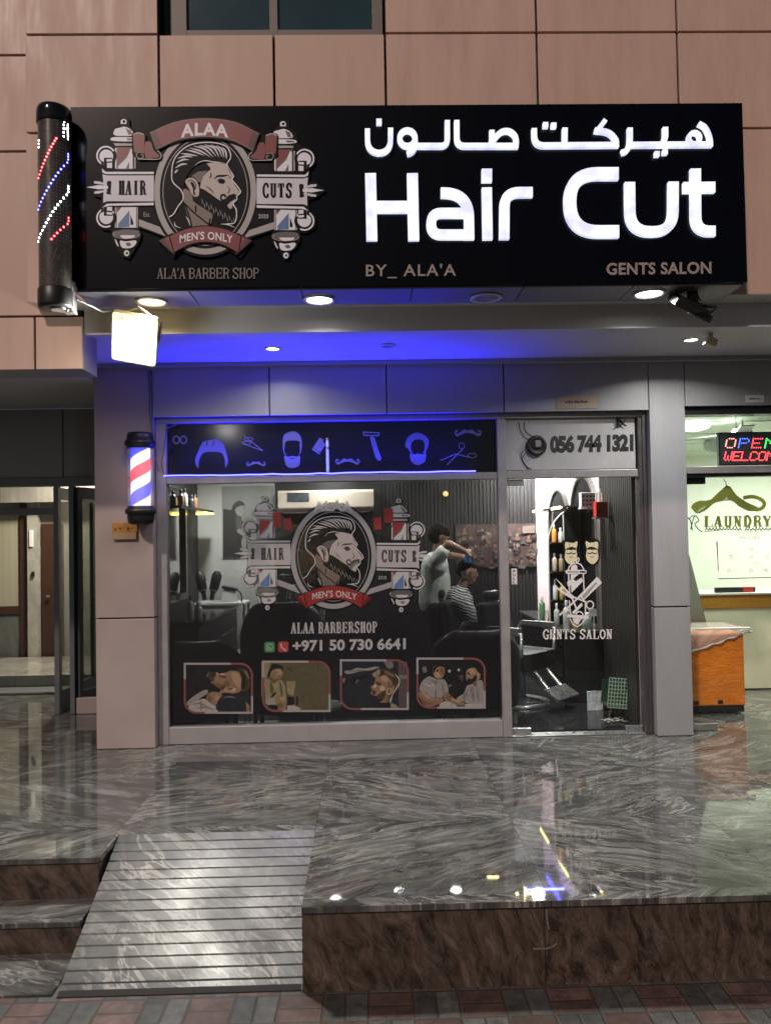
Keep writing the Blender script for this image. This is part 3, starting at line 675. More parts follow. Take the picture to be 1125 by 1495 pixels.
def leaf(x0, x1, yb, n):
    q = MB(); a0 = Vector((x0, EYW+.02, 0)); a1 = Vector((x1, yb, 0)); d = a1-a0; W = d.length; ang = atan2(d.y, d.x); R = Matrix.Rotation(ang, 3, 'Z')
    def bx(u0, u1, za, zb_, mi=0, dpt=.022): q.box(u0, u1, -dpt, dpt, za, zb_, mi)
    h = ezh-.08
    bx(0, .06, .01, h); bx(W-.06, W, .01, h); bx(.06, W-.06, .01, .22); bx(.06, W-.06, h-.12, h)
    q.v = [R @ v + a0 for v in q.v]
    L = q.build('entrance_door', MATS['slate aluminium'], bld, bevel=0.003)
    q2 = MB(); q2.box(.06, W-.06, -.004, .004, .22, h-.12); q2.v = [R @ v + a0 for v in q2.v]; q2.build('pane', tintpane_m, L)
    q3 = MB(); q3.cyl((W-.13, -.06, .92), (W-.13, -.06, 1.12), .012); q3.v = [R @ v + a0 for v in q3.v]; q3.build('handle', steel_m, L)
leaf(p(81), p(81)+.05, EYW+.95, 0)
leaf(p(112), p(112)+.34, EYW+.80, 1)
# lobby interior
lob = thing('lobby', 'dim marble lobby with beige wall panels behind the glass entrance', 'room', (-4.2, 3.0, 0))
LBY = 4.4
w1 = MB(); w1.box(-9, -1.9, LBY, LBY+.1, 0, 3.3); w1.box(-2.40, -2.35, EYW+.1, LBY, 0, 3.3)
w1.build('wall', mat('lobby plaster', (0.3, 0.28, 0.23), 0.5, var=0.06), lob)
q = lambda x, y=850: ax(x, y, LBY)
w2 = MB(); w2.box(-9, q(30), LBY-.03, LBY-.001, az(10, 885, LBY), az(10, 748, LBY)); w2.build('wall_panel', stripes('ribbed beige panel', (0.40, 0.37, 0.27), (0.34, 0.31, 0.22), .09, .12), lob)
w3 = MB(); w3.box(-9, q(34), LBY-.05, LBY-.001, az(10, 897, LBY), az(10, 886, LBY)); w3.box(q(32), q(43), LBY-.06, LBY-.001, 0.02, 2.6)
w3.build('timber_trim', wood('dark lobby timber', (0.035, 0.016, 0.010), (0.07, 0.032, 0.02)), lob, bevel=.004)
w4 = MB(); w4.box(-9, q(31), LBY-.034, LBY-.001, 0.02, az(10, 898, LBY)); w4.build('dado', stone('grey lobby dado', [(0.3, (0.09, 0.092, 0.085)), (0.7, (0.17, 0.17, 0.155))], 0.3, ang=(1.3, 1.3), plane='xz'), lob)
w5 = MB(); w5.box(q(46), q(61), LBY-.12, LBY-.001, 0.02, 2.75); w5.build('column', stone('pale lobby column', [(0.3, (0.28, 0.27, 0.22)), (0.7, (0.46, 0.44, 0.37))], 0.25, ang=(1.3, 1.3), plane='xz'), lob)
w6 = MB(); w6.box(q(63), q(94), LBY-.05, LBY-.001, 0.02, az(70, 765, LBY)); ld = w6.build('door', wood('lobby door timber', (0.03, 0.014, 0.009), (0.055, 0.026, 0.016), st=(9, 1, 1)), lob, bevel=.004)
w7 = MB(); w7.cyl((q(72), LBY-.09, az(70, 870, LBY)), (q(77), LBY-.09, az(70, 870, LBY)), .014); w7.build('handle', steel_m, ld)
w8 = MB(); w8.box(q(50), q(55), LBY-.14, LBY-.119, az(50, 798, LBY), az(50, 774, LBY)); w8.build('notice', white_m, lob)
w8 = MB(); w8.box(q(53), q(56.5), LBY-.15, LBY-.119, az(50, 841, LBY), az(50, 834, LBY)); w8.build('call_button', black_m, lob)
w9 = MB(); w9.box(-9, -2.41, 2.75, LBY-.16, .004, .16); w9.box(-9, -2.41, 2.4, 2.749, .004, .03, 1); w9.build('lobby_step', [cream_m, mat('grey step edge', (0.14, 0.145, 0.15), 0.3)], lob, bevel=.004)
w10 = MB(); w10.box(-9, -2.36, EYW+.09, LBY, 3.0, 3.04); w10.build('ceiling', ceil_m, lob)
w11 = MB(); w11.box(-9, -2.41, LBY-.3, LBY-.125, az(40, 735, LBY), az(40, 712, LBY)); w11.build('bulkhead', cream_m, lob)
ll = MB(); ll.cyl((-3.6, 3.4, 2.985), (-3.6, 3.4, 2.999), .10); lo = ll.build('ceiling_light', emat('lobby lamp', (1, .92, .75), 5), lob); lamp(lo, 'AREA', (-3.6, 3.4, 2.97), 80, (1, .93, .80), .3)
# ------------------------------------------------------------------ the shop sign
SF = -1.60
sgx0 = ax(104, 300, SF); sgx1 = ax(1087, 290, SF); sgz1 = az(600, 153, SF); sgz0 = az(600, 420, SF)
sign = thing('shop_sign', 'long black shop sign with glowing white Arabic and English letters and a barber emblem', 'sign', ((sgx0+sgx1)/2, SF, sgz0))
b = MB(); b.box(sgx0, sgx1, SF, FY-.003, sgz0+.012, sgz1)
b.build('sign_board', mat('black sign sheet', (0.0016, 0.0016, 0.0036), 0.22, spec=0.22), sign, bevel=0.004)
b = MB()
for k in range(6):
    xa = sgx0+.02+(sgx1-sgx0-.04)*k/6; xb = sgx0+.02+(sgx1-sgx0-.04)*(k+1)/6
    b.box(xa+.004, xb-.004, SF+.02, FY-.01, sgz0, sgz0+.011)
b.build('underside_panel', mat('sign underside sheet', (0.20, 0.20, 0.21), 0.4, metal=0.2, var=0.15, vscale=5), sign)

lit_m = bpy.data.materials.new('backlit acrylic'); lit_m.use_nodes = True
t = lit_m.node_tree; bb = t.nodes['Principled BSDF']; bb.inputs['Base Color'].default_value = (.6, .6, .65, 1); bb.inputs['Roughness'].default_value = .3
tc = nd(t, 'ShaderNodeTexCoord'); nz = nd(t, 'ShaderNodeTexNoise', i2=9.0, i3=2.0); link(tc.outputs['Object'], nz.inputs['Vector'])
link(ramp(t, nz.outputs['Fac'], [(0.35, (0.60, 0.64, 1.0)), (0.6, (0.86, 0.93, 1.0))]), bb.inputs['Emission Color']); bb.inputs['Emission Strength'].default_value = 0.62
LT = 0.03
def letters(name, S, origin, paths, dots=()):
    A = Art(SF, th=LT, eps=0.00002, xf=lambda x, y: (origin[0]+x/4.018, origin[1]+y/4.018))
    for pts, wd in paths: A.stroke(pts, wd, lit_m)
    for x0, y0, x1, y1 in dots: A.poly([(x0, y0), (x1, y0), (x1, y1), (x0, y1)], lit_m)
    return A.build(name, sign)
O1, O2 = (520, 160), (780, 160)
letters('letter_h', 1, O1, [([(83, 385), (91, 775)], 64), ([(327, 385), (335, 775)], 64), ([(114, 580), (301, 580)], 67)])
letters('letter_a', 1, O1, [(fillet([(493, 497), (655, 497), (659, 770)], 145, 10), 58), (fillet([(650, 741), (437, 741), (437, 615), (645, 615)], [60, 60], 8), 56)])
letters('letter_i', 1, O1, [([(761, 468), (766, 770)], 58)], [(731, 359, 791, 434)])
letters('letter_r', 1, O1, [(fillet([(863, 768), (865, 495), (1028, 494)], 85, 8), 58)])
letters('letter_c', 1, O2, [(fillet([(484, 386), (199, 386), (203, 725), (487, 724)], [165, 165], 10), 72)])
letters('letter_u', 1, O2, [(fillet([(550, 436), (553, 724), (802, 724), (804, 434)], [118, 118], 9), 60)])
letters('letter_t', 1, O2, [(fillet([(933, 358), (936, 722), (1049, 721)], 82, 8), 60), ([(862, 467), (1047, 465)], 61)])
aw = 30
letters('arabic_letters', 1, O1, [
    (fillet([(65, 124), (66, 265), (199, 265), (200, 120)], [78, 78], 9), aw),
    (ell(298, 178, 45, 46, 0, 359, 30), aw-1),
    (cr([(343, 180), (345, 215), (335, 245), (318, 262), (296, 268)], 4), aw-2),
    (fillet([(290, 223), (531, 223), (531, 75)], 40, 6), aw),
    (fillet([(586, 75), (587, 223), (945, 223)], 45, 6), aw),
    (cr([(791, 132), (791, 180), (785, 215)], 4), aw),
    (cr([(787, 222), (815, 170), (850, 140), (890, 137), (922, 160), (932, 190), (932, 222)], 5), aw-2),
], [(117, 67, 148, 98)])
letters('arabic_letters', 1, O2, [
    (fillet([(-7.5, 122), (-5, 221), (486, 217)], 55, 7), aw),
    (fillet([(172, 119), (171, 205)], 20), aw),
    (cr([(470, 217), (468, 190), (440, 155), (405, 139), (360, 134), (345, 131)], 5)[:], aw-1), ([(356, 140), (408, 72)], aw-4),
    (cr([(551, 119), (551, 190), (545, 225), (530, 252), (503, 263)], 5), aw),
    ([(548, 217), (1033, 214)], aw),
    (cr([(757, 115), (757, 170), (745, 205)], 4), aw),
    (ell(927, 178, 32, 33, 0, 359, 26), 24),
    (cr([(952, 92), (986, 112), (1008, 150), (1019, 190), (1019, 216)], 5), 25),
], [(44, 87, 74, 117), (91, 90, 121, 119), (695, 256, 723, 285), (742, 246, 770, 274)])

gold_m = mat('dull gilt letters', (0.34, 0.30, 0.28), 0.45)
A = Art(SF, th=0, off=.008); A.text("BY_ ALA'A", 534, 387, 665, 404, gold_m, bold=.012, space=1.15, slope=-.006); A.build('lettering', sign)
A = Art(SF, th=0, off=.008); A.text("GENTS SALON", 884, 384.5, 1037, 402, gold_m, bold=.03, space=1.05, slope=-.012); A.build('lettering', sign)
A = Art(SF, th=0, off=.008); A.serif("ALA'A BARBER SHOP", 230, 392, 379, 407.5, mat('dull silver letters', (0.22, 0.20, 0.19), 0.45), w=.62, st=.13, th=.045, sf=.05, gap=.05); A.build('lettering', sign)

# ---- the barber emblem, drawn once on the sign and again on the window glass
def emblem(A, m, full=True):
    """m: materials w(hite) g(rey) l(ight grey) k(black) d(ark) r(ed) q(dark red) b(lue) s(skin) o(dark grey)"""
    W, Gy, K, Rd, Q, Bl, Sk, D = (m[c] for c in 'wgkrqbsd')
    # side panels and braces
    A.poly([(199, 250), (232, 238), (232, 330), (203, 318)], D); A.poly([(370, 238), (404, 250), (402, 325), (370, 330)], D)
    A.poly([(203, 321), (243, 336), (250, 349), (203, 331)], Gy); A.poly([(402, 325), (360, 339), (351, 351), (402, 335)], Gy)
    A.poly([(199, 247), (236, 247), (232, 256), (199, 256)], D)
    # oval
    if full: A.poly(ell(300.5, 284, 48, 91, 25, 155, 20), m['g2'])
    A.poly(ell(300.5, 281, 78.5, 96, 0, 360, 56), K)
    A.poly(ell(300.5, 281, 74.5, 92, 0, 360, 56), Gy, [ell(300.5, 281, 66, 83.5, 0, 360, 56)[::-1]])
    A.poly(ell(300.5, 281, 64, 81, 0, 360, 56), D)
    A.stroke(ell(300.5, 281, 61.5, 78.5, 0, 359, 50), 1.0, Gy, closed=True)
    # poles
    for dx, dy in ((0, 0), (231.5, 3.5)):
        T = lambda L: [(x+dx, y+dy) for x, y in L]
        A.poly(T([(163, 203), (165, 195), (168, 189), (176, 186), (178, 181), (175, 178), (178, 175), (183, 174), (189, 177), (190, 183), (188, 187), (196, 191), (199, 200), (203, 206), (201, 212), (200, 252), (168, 252), (168, 214), (163, 209)]), K)
        A.poly(T(cr([(178, 183), (178, 178), (182, 175.5), (186, 178), (186, 183)], 4)), W)
        A.poly(T(ell(182.5, 179.5, 2.0, 2.2)), K)
        A.poly(T(cr([(168, 199), (169, 191), (176, 188.5), (184, 187), (192, 191), (196, 199), (182, 200.5)], 4, True)), W)
        A.poly(T([(185, 189), (192, 192), (194.5, 198.5), (189, 199)]), m['g2'])
        A.poly(T(cr([(164, 207), (166, 202.5), (183, 202), (199, 203), (201, 207), (183, 208.5)], 4, True)), W)
        A.poly(T([(186, 203.5), (198, 204.5), (199, 206.5), (188, 206.8)]), m['g2'])
        A.poly(T([(167, 211), (197, 211.5), (197, 214.5), (170, 215)]), Gy)
        A.poly(T([(171, 217), (196, 217), (196, 249), (171, 249)]), m['g2'])
        A.poly(T([(173, 217.5), (191.5, 217.5), (188, 226), (173, 243)]), Rd)
        A.poly(T([(192.5, 219), (195, 221), (195, 248), (174, 248), (173.5, 245), (187, 232)]), W)
        A.poly(T([(185, 248), (190, 238), (190, 248)]), m['g2'])
        A.poly(T([(169.5, 218), (171.5, 218), (171.5, 248), (169.5, 248)]), W); A.poly(T([(197.3, 219), (199.4, 219), (199.4, 248), (197.3, 248)]), Gy)
        # lower half
        U = lambda L: [(x+dx+1, y+dy) for x, y in L]
        A.poly(U([(168, 302), (203, 302), (203, 335), (207, 342), (206, 349), (201, 360), (192, 366), (191, 373), (186, 377), (181, 374), (179, 366), (170, 361), (166, 350), (164, 343), (168, 336)]), K)
        A.poly(U([(171, 304), (199, 304), (199, 334), (171, 334)]), W)
        A.poly(U([(171, 304), (178, 304), (172, 312)]), Rd)
        A.poly(U([(173, 328), (189.5, 309), (189.5, 333), (173, 334)]), Bl); A.poly(U([(191, 315), (195, 326), (195, 330), (191, 330)]), K)
        A.poly(U([(199.8, 304), (201.8, 304), (201.8, 334), (199.8, 334)]), Gy); A.poly(U([(168.2, 304), (170.3, 304), (170.3, 334), (168.2, 334)]), Gy)
        A.poly(U(cr([(168, 339), (184, 336.5), (201, 338), (204, 342), (203, 346), (184, 348), (167, 346), (165, 342)], 4, True)), m['g2'])
        A.poly(U(cr([(176, 347), (178, 345), (192, 345), (197, 345), (196, 348), (184, 350)], 4, True)), W)
        A.poly(U(cr([(168, 351), (170, 352), (174, 361), (171, 359)], 4, True)), W)
        A.poly(U(cr([(176, 353), (184, 354), (198, 352.5), (199, 357), (193, 363), (182, 364), (177, 361)], 4, True)), W)
        A.poly(U(cr([(184, 357), (189, 355.5), (192, 359), (187, 361)], 4, True)), m['g2'])
        A.poly(U(ell(185.3, 371, 4, 4.4)), W); A.poly(U(ell(185.8, 371.2, 1.6, 1.8)), K)
        A.stroke(U(cr([(167, 341), (166, 345), (171, 348), (184, 350), (200, 348), (204.5, 344)], 4)), .9, Gy)
    # side scrolls and banners; the right one is a mirror image
    for sgn in (1, -1):
        if sgn > 0: V = lambda L: [(x, y) for x, y in L]
        else: V = lambda L: [(601.5-x, y+4.5-0.008*(x-150)) for x, y in L]
        for cyy, f in ((229.5, 1), (320, -1)):
            A.poly(V(ell(156.5, cyy, 15, 15.2)), K); A.stroke(V(ell(156.5, cyy, 13, 13.2, 60 if f > 0 else -300, 330 if f > 0 else -30, 26)), 2.4, W)
            A.poly(V(ell(157, cyy+f*1, 10, 10)), W)
            A.poly(V([(153.5, cyy+f*3), (166, cyy+f*3), (166, cyy+f*18), (153.5, cyy+f*18)]), K)
            A.poly(V([(157.5, cyy+f*5.2), (165.5, cyy+f*4.6), (165.5, cyy+f*8), (157.5, cyy+f*8.6)]), W); A.poly(V([(158, cyy+f*10.6), (165.5, cyy+f*10), (165.5, cyy+f*18), (158, cyy+f*18)]), W)
            A.poly(V([(149, cyy+f*7), (153.3, cyy+f*9), (153.3, cyy+f*16), (150, cyy+f*14)]), K)
        A.poly(V([(149.5, 246.5), (158, 250.5), (226, 251.5), (226, 303), (158, 304), (149, 307), (151, 297), (150, 257)]), K)
        A.poly(V(fillet([(150.6, 248), (156, 253), (226, 253), (226, 256.2), (157, 256.4), (151.5, 254)], .5, 2)), W)
        A.poly(V([(151.6, 256.4), (158, 258.4), (226, 258.2), (226, 296), (158, 295.8), (152.4, 298), (153.4, 276)]), m['l'])
        A.poly(V([(150.6, 305.4), (158, 299.4), (226, 297.8), (226, 301.6), (162, 302.4), (154, 304.2)]), W)
        # tassel
        A.poly(V([(158, 267), (163, 266), (164.5, 268), (163.5, 284), (165, 286), (159, 286), (157, 284)]), K)
        A.poly(V([(128, 275.5), (146, 272.2), (159.5, 273.5), (159.5, 277.6), (146, 278.6)]), W)
        A.poly(V([(139, 266.5), (147, 267), (158.5, 271), (157, 272.4), (146, 271), (139.5, 270)]), m['l']); A.poly(V([(139.5, 285), (147, 284.6), (159, 281), (157, 279.4), (147, 280.6), (140, 281.6)]), m['l'])
    A.serif('HAIR', 175, 266, 214.5, 286.5, K, w=.42, st=.17, th=.05, sf=.03, gap=.06)
    A.serif('CUTS', 383.5, 270, 427, 290.5, K, w=.42, st=.17, th=.05, sf=.03, gap=.06)
    if full: A.text('Est.', 211.5, 312, 221, 318.5, Gy)
    A.text('2020', 378, 315, 392.5, 321, m['l'])
    # ---- head in the oval
    H = lambda L: [(240+x/9.375, 200+y/9.375) for x, y in L]
    A.poly(H(cr([(268, 745), (330, 745), (390, 800), (410, 900), (520, 980), (655, 1065), (665, 1130), (620, 1230), (390, 1245), (340, 1120), (285, 930)], 3, True)), m['s2'])
    face = [(500, 720), (512, 640), (545, 560), (600, 500), (645, 465), (590, 385), (700, 368), (862, 395), (880, 440), (900, 500), (945, 560), (922, 605), (985, 700), (1038, 775), (1020, 800), (985, 815), (980, 850), (985, 880), (940, 930), (940, 1000), (860, 990), (780, 900), (640, 800), (560, 745)]
    A.poly(H(face), Sk)
    A.poly(H(cr([(300, 640), (320, 600), (370, 580), (430, 600), (470, 660), (490, 760), (480, 840), (440, 855), (390, 800), (345, 720)], 4, True)), Sk)
    A.stroke(H(cr([(330, 640), (370, 610), (420, 640), (445, 700), (420, 760)], 4)), 12/9.375, K); A.poly(H(cr([(365, 650), (400, 640), (430, 700), (425, 760), (440, 820), (410, 800), (400, 720)], 4, True)), K)
    # hair mass and fade
    if full or True:
        A.poly(H(cr([(145, 620), (135, 520), (150, 400), (200, 270), (330, 170), (480, 125), (690, 125), (830, 165), (885, 240), (895, 310), (850, 390), (700, 365), (590, 355), (430, 420), (330, 540), (290, 640), (270, 730), (235, 700)], 4, True)), m['h'])
        A.poly(H([(330, 560), (430, 440), (560, 380), (640, 440), (600, 495), (545, 560), (510, 650), (470, 650), (430, 590)]), m['h'])
        A.poly(H([(380, 560), (470, 500), (560, 490), (600, 480), (545, 560), (515, 640), (470, 640), (440, 590)]), m['g2'])
        # beard
        A.poly(H([(495, 720), (540, 745), (600, 790), (640, 795), (700, 850), (780, 895), (830, 880), (900, 930), (870, 960), (900, 1010), (950, 1020), (985, 1000), (985, 1120), (955, 1195), (760, 1195), (650, 1060), (520, 980), (405, 900), (400, 850), (480, 830)]), m['h'])
    # outline, streaks and features
    A.stroke(H(cr([(80, 1115), (140, 1075), (205, 965), (262, 890), (272, 830), (235, 745), (130, 640), (115, 520), (135, 370), (200, 255), (330, 150), (500, 105), (700, 105), (850, 150), (905, 230), (915, 310), (868, 395), (900, 470), (955, 560), (932, 605), (1000, 690), (1052, 775), (1000, 830), (1000, 880), (948, 935), (990, 1010), (995, 1120), (960, 1200), (860, 1210)], 4)), 15/9.375, W)
    for L in (((150, 520), (200, 470)), ((160, 450), (250, 400), (330, 395)), ((175, 380), (270, 335), (350, 335)), ((190, 320), (300, 290), (400, 300)), ((235, 250), (350, 265), (470, 285)), ((300, 200), (430, 230), (560, 280)), ((350, 175), (500, 215), (640, 300)), ((410, 150), (560, 190), (680, 300)), ((480, 140), (620, 180), (720, 290)), ((560, 130), (690, 180), (760, 300)), ((640, 130), (750, 190), (800, 300)), ((720, 140), (800, 200), (830, 310)), ((800, 160), (850, 230), (860, 330))):
        A.stroke(H(cr(L, 6)), 24/9.375, m['l'], taper=2)
    A.stroke(H(cr([(415, 430), (480, 375), (570, 350), (660, 362), (760, 372), (860, 392)], 5)), 12/9.375, W, taper=2)
    for L, wd in (((( 690, 600), (740, 560), (820, 555), (890, 545)), 26), (((720, 630), (780, 600), (840, 620)), 16), (((740, 640), (800, 660), (830, 640)), 9), (((870, 690), (900, 730), (890, 780), (865, 800)), 12), (((940, 800), (990, 815)), 14), (((630, 590), (650, 550), (640, 510)), 16), (((890, 560), (930, 600)), 10), (((570, 690), (640, 740), (690, 800)), 12), (((945, 560), (900, 480), (868, 400)), 7)):
        A.stroke(H(cr(L, 5)), wd/9.375, K, taper=2)
    A.poly(H(cr([(745, 625), (800, 605), (840, 630), (820, 660), (775, 655)], 4, True)), K)
    A.stroke(H(cr([(850, 850), (830, 815), (790, 825), (785, 870), (820, 890), (860, 870), (900, 830), (960, 820), (985, 850)], 5)), 24/9.375, K)
    A.poly(H(cr([(850, 880), (900, 835), (975, 830), (985, 860), (940, 890), (890, 920)], 4, True)), m['h'])
    A.poly(H(cr([(875, 950), (910, 935), (935, 960), (915, 1010), (885, 985)], 4, True)), Sk)
    for k in range(15):
        x = 520+k*31; y = 860+k*17+((k*37) % 70)
        A.stroke(H([(x, y), (x+14, y+45), (x+6, y+90)]), 9/9.375, Gy, taper=2)
    for L in (((255, 920), (300, 960), (360, 1130), (385, 1240)), ((290, 930), (420, 1060), (620, 1220)), ((640, 1140), (620, 1230)), ((440, 960), (440, 1050))): A.stroke(H(cr(L, 4)), 18/9.375, K)
    for L in (((150, 1180), (170, 1240), (240, 1270)), ((310, 1110), (340, 1160), (370, 1240)), ((780, 1215), (870, 1220), (980, 1265))): A.stroke(H(cr(L, 4)), 14/9.375, W, taper=2)
    # ---- red ribbons
    if full:
        for sgn in (1, -1):
            V = (lambda L: [(x, y) for x, y in L]) if sgn > 0 else (lambda L: [(601-x, y+1.5) for x, y in L])
            A.poly(V([(194.5, 197.5), (206, 195), (215, 199), (215, 211), (222, 211), (239, 229), (236, 236), (205, 236.5), (199, 231), (195, 228)]), K)
            A.poly(V(cr([(213.5, 212), (222, 210.5), (226, 222), (235, 231), (226, 233.5), (214.5, 233)], 3, True)), Rd)
            A.poly(V([(196, 199.5), (206, 197.5), (212.8, 200), (212.5, 226), (206, 223.5), (199.5, 226.5), (197.5, 224)]), Rd)
            A.stroke(V(cr([(196, 199.5), (204, 197), (212, 199.5)], 4)), 1.6, Gy)
            A.stroke(V(cr([(212, 226), (205, 225), (201, 229), (204, 234), (210, 233.5), (211, 229.5), (207.5, 228.5)], 4)), 1.8, m['s2'])
            A.stroke(V(cr([(203, 235), (220, 235.5), (234, 235), (237, 229), (231, 222)], 4)), 1.3, Gy)
        top = cr([(220.5, 196.5), (258, 181), (301, 176), (343, 181), (379, 198)], 8); bot = cr([(229.5, 221.5), (262, 207.5), (301, 203), (339, 208), (370, 223)], 8)
        A.poly([(219, 196)]+cr([(219, 195.5), (258, 179), (301, 174.2), (343, 179), (381, 197.5)], 8)+cr([(229, 224), (262, 210), (301, 205.5), (339, 210.5), (371, 225.5)], 8)[::-1], K)
        A.poly(top+bot[::-1], Rd); A.stroke([(x, y+.8) for x, y in top], 1.3, m['s2']); A.stroke([(x, y-.6) for x, y in bot], 1.3, m['s2'])
        A.poly([(221, 198), (229, 195), (238, 217), (230, 220.5)], Q); A.poly([(378.5, 199.5), (370, 196), (362, 218), (369.5, 221.5)], Q)
    A.text('ALAA', 265.5, 184, 334.5, 202.5, W, bold=.035, space=1.12, warp=lambda x, y: (x, y+((x-300)/35)**2*3.5-1.6))
    mt = cr([(250, 347), (274, 337), (301, 333), (328, 337), (352, 347)], 8); mbt = cr([(256, 370), (278, 359), (301, 355), (326, 359), (349, 371)], 8)
    for sgn in (1, -1):
        V = (lambda L: [(x, y) for x, y in L]) if sgn > 0 else (lambda L: [(602-x, y) for x, y in L])
        A.poly(V([(232, 353.5), (254, 342), (262, 362), (256.5, 376), (246, 367)]), K); A.poly(V([(234, 353.8), (252, 345), (258, 366), (255, 373), (247.5, 366)]), Rd); A.poly(V([(234, 353.8), (241, 350.5), (250, 364), (255, 373), (247.5, 366)]), Q)
        A.stroke(V([(245, 352), (254, 350), (250, 356)]), .9, m['s2'])
    A.poly(cr([(248, 347), (274, 335.5), (301, 331.5), (328, 335.5), (354, 347)], 8)+cr([(255, 372), (278, 361), (301, 357), (326, 361), (350, 373)], 8)[::-1], K)
    A.poly(mt+mbt[::-1], Rd)
    A.text("MEN'S ONLY", 264, 341.5, 341, 353, W, bold=.02, space=1.05, warp=lambda x, y: (x, y+((x-301)/39)**2*5.5-.8))

em = dict(w=mat('emblem white', (0.84, 0.88, 0.95), 0.4), l=mat('emblem light', (0.70, 0.72, 0.79), 0.4), g=mat('emblem grey', (0.42, 0.41, 0.42), 0.4), g2=mat('emblem mid grey', (0.12, 0.115, 0.12), 0.4),
          k=mat('emblem black', (0.004, 0.004, 0.006), 0.4, spec=.12), d=mat('emblem charcoal', (0.009, 0.009, 0.012), 0.4, spec=.12), r=mat('emblem red', (0.21, 0.024, 0.034), 0.4), q=mat('emblem dark red', (0.075, 0.012, 0.016), 0.4),
          b=mat('emblem blue', (0.09, 0.2, 0.42), 0.4), s=mat('emblem skin', (0.56, 0.50, 0.47), 0.4), s2=mat('emblem tan', (0.2, 0.155, 0.135), 0.4), h=mat('emblem hair', (0.005, 0.005, 0.007), 0.4, spec=.12))
A = Art(SF, off=.016, eps=.00005); emblem(A, em); A.build('emblem', sign)
# raised backing plate of the emblem, following its outline
A = Art(SF, th=.0155)
A.poly([(128, 275), (142, 264), (150, 262), (148, 246), (140, 236), (141, 222), (150, 214), (164, 214), (162, 206), (168, 188), (175, 184), (177, 174), (190, 175), (191, 186), (201, 197), (218, 200), (232, 187), (268, 176), (301, 172.5), (340, 177), (366, 187), (382, 198), (394, 200), (402, 190), (409, 184), (410, 177), (422, 178), (423, 188), (434, 198), (436, 212), (446, 218), (458, 226), (461, 240), (452, 251), (451, 266), (462, 268), (476, 280), (462, 290), (451, 294), (452, 308), (461, 318), (461, 334), (448, 342), (437, 341), (438, 352), (424, 370), (417, 382), (408, 370), (397, 355), (398, 338), (354, 354), (370, 354), (352, 378), (332, 366), (301, 376), (270, 366), (254, 378), (232, 354), (248, 350), (205, 334), (208, 346), (198, 366), (190, 379), (180, 376), (166, 356), (164, 338), (150, 336), (141, 322), (147, 305), (150, 290), (140, 288)], em['k'])
A.build('emblem_plate', sign)

# ------------------------------------------------------------------ the LED cylinder at the sign's left end
cxp = (ax(54, 300, -1.72)+ax(103, 300, -1.72))/2; cr_ = (ax(103, 300, -1.72)-ax(56, 300, -1.72))/2; cyl_y = -1.70
cz0, cz1 = az(80, 447, cyl_y-.05), az(80, 152, cyl_y-.05)
lc = thing('led_cylinder', 'black cylinder running red, blue and white LED spirals at the emblem end of the sign', 'light display', (cxp, cyl_y, cz0))
c_ = Vector((cxp, cyl_y, 0)); hb = az(80, 415, cyl_y-.1); ht = az(80, 172, cyl_y-.1)
m_ = MB(); m_.lathe((cxp, cyl_y, 0), [(cr_*.6, cz0), (cr_*1.0, cz0), (cr_*1.04, cz0+.015), (cr_*1.04, hb-.01), (cr_*.98, hb)], 32)
m_.build('base_cap', black_m, lc)
m_ = MB(); m_.lathe((cxp, cyl_y, 0), [(cr_*.98, ht), (cr_*1.05, ht+.008), (cr_*1.05, cz1-.03), (cr_*.98, cz1-.008), (cr_*.8, cz1)], 32)
m_.build('top_cap', blackgloss_m, lc)
m_ = MB(); m_.lathe((cxp, cyl_y, 0), [(cr_*.965, hb-.01), (cr_*.965, ht+.01)], 40)
m_.build('drum', mat('dark led mesh', (0.07, 0.062, 0.056), 0.25, var=0.2, vscale=30), lc)
led_off = mat('unlit led', (0.32, 0.31, 0.29), 0.3)
cols = {'r': emat('red led', (1, .04, .05), 14), 'b': emat('blue led', (.06, .06, 1), 18), 'w': emat('white led', (.75, .88, 1), 14)}
def cylpt(a, z, rr): return Vector((cxp+rr*sin(a), cyl_y-rr*cos(a), z))
def leddot(mb, a, z, s, mi=0):
    n = Vector((sin(a), -cos(a), 0)); tq = Vector((cos(a), sin(a), 0)); p = cylpt(a, z, cr_*.972)
    mb.add([p+(tq*cos(2*pi*k/6)+Vector((0, 0, 1))*sin(2*pi*k/6))*s for k in range(6)]+[p+n*s*.8], [(k, (k+1) % 6, 6) for k in range(6)], mi)
m_ = MB(); zr0 = az(80, 349, cyl_y-.1); zr1 = az(80, 207, cyl_y-.1); nr = 30
for r_ in range(nr):
    for k in range(26): leddot(m_, -pi/2*1.6+pi*1.6*k/25, zr0+(zr1-zr0)*r_/(nr-1), .0030)
m_.build('led_grid', led_off, lc)
def pxa(x, y): # angle and height on the drum for a photo pixel
    for _ in range(1):
        p = at(x, y, Y=cyl_y-cr_*.8); s_ = max(-.97, min(.97, (p.x-cxp)/(cr_*.97))); a = math.asin(s_)
    return a, at(x, y, Y=cyl_y-cr_*.97*cos(a)).z
for key, (xa, ya), (xb, yb), n_ in (('r', (83, 202), (55, 260), 13), ('b', (102, 225), (54, 306), 17), ('w', (102, 272), (53, 353), 17), ('r', (101, 318), (77, 349), 8)):
    q_ = MB()
    for k in range(n_):
        u_ = k/(n_-1); x = xa+(xb-xa)*u_**1.08; y = ya+(yb-ya)*(u_**(1.12 if xb < 60 else 1))
        a_, z_ = pxa(x, y); leddot(q_, a_, z_, .0064)
    q_.build('lit_led', cols[key], lc)
q_ = MB()
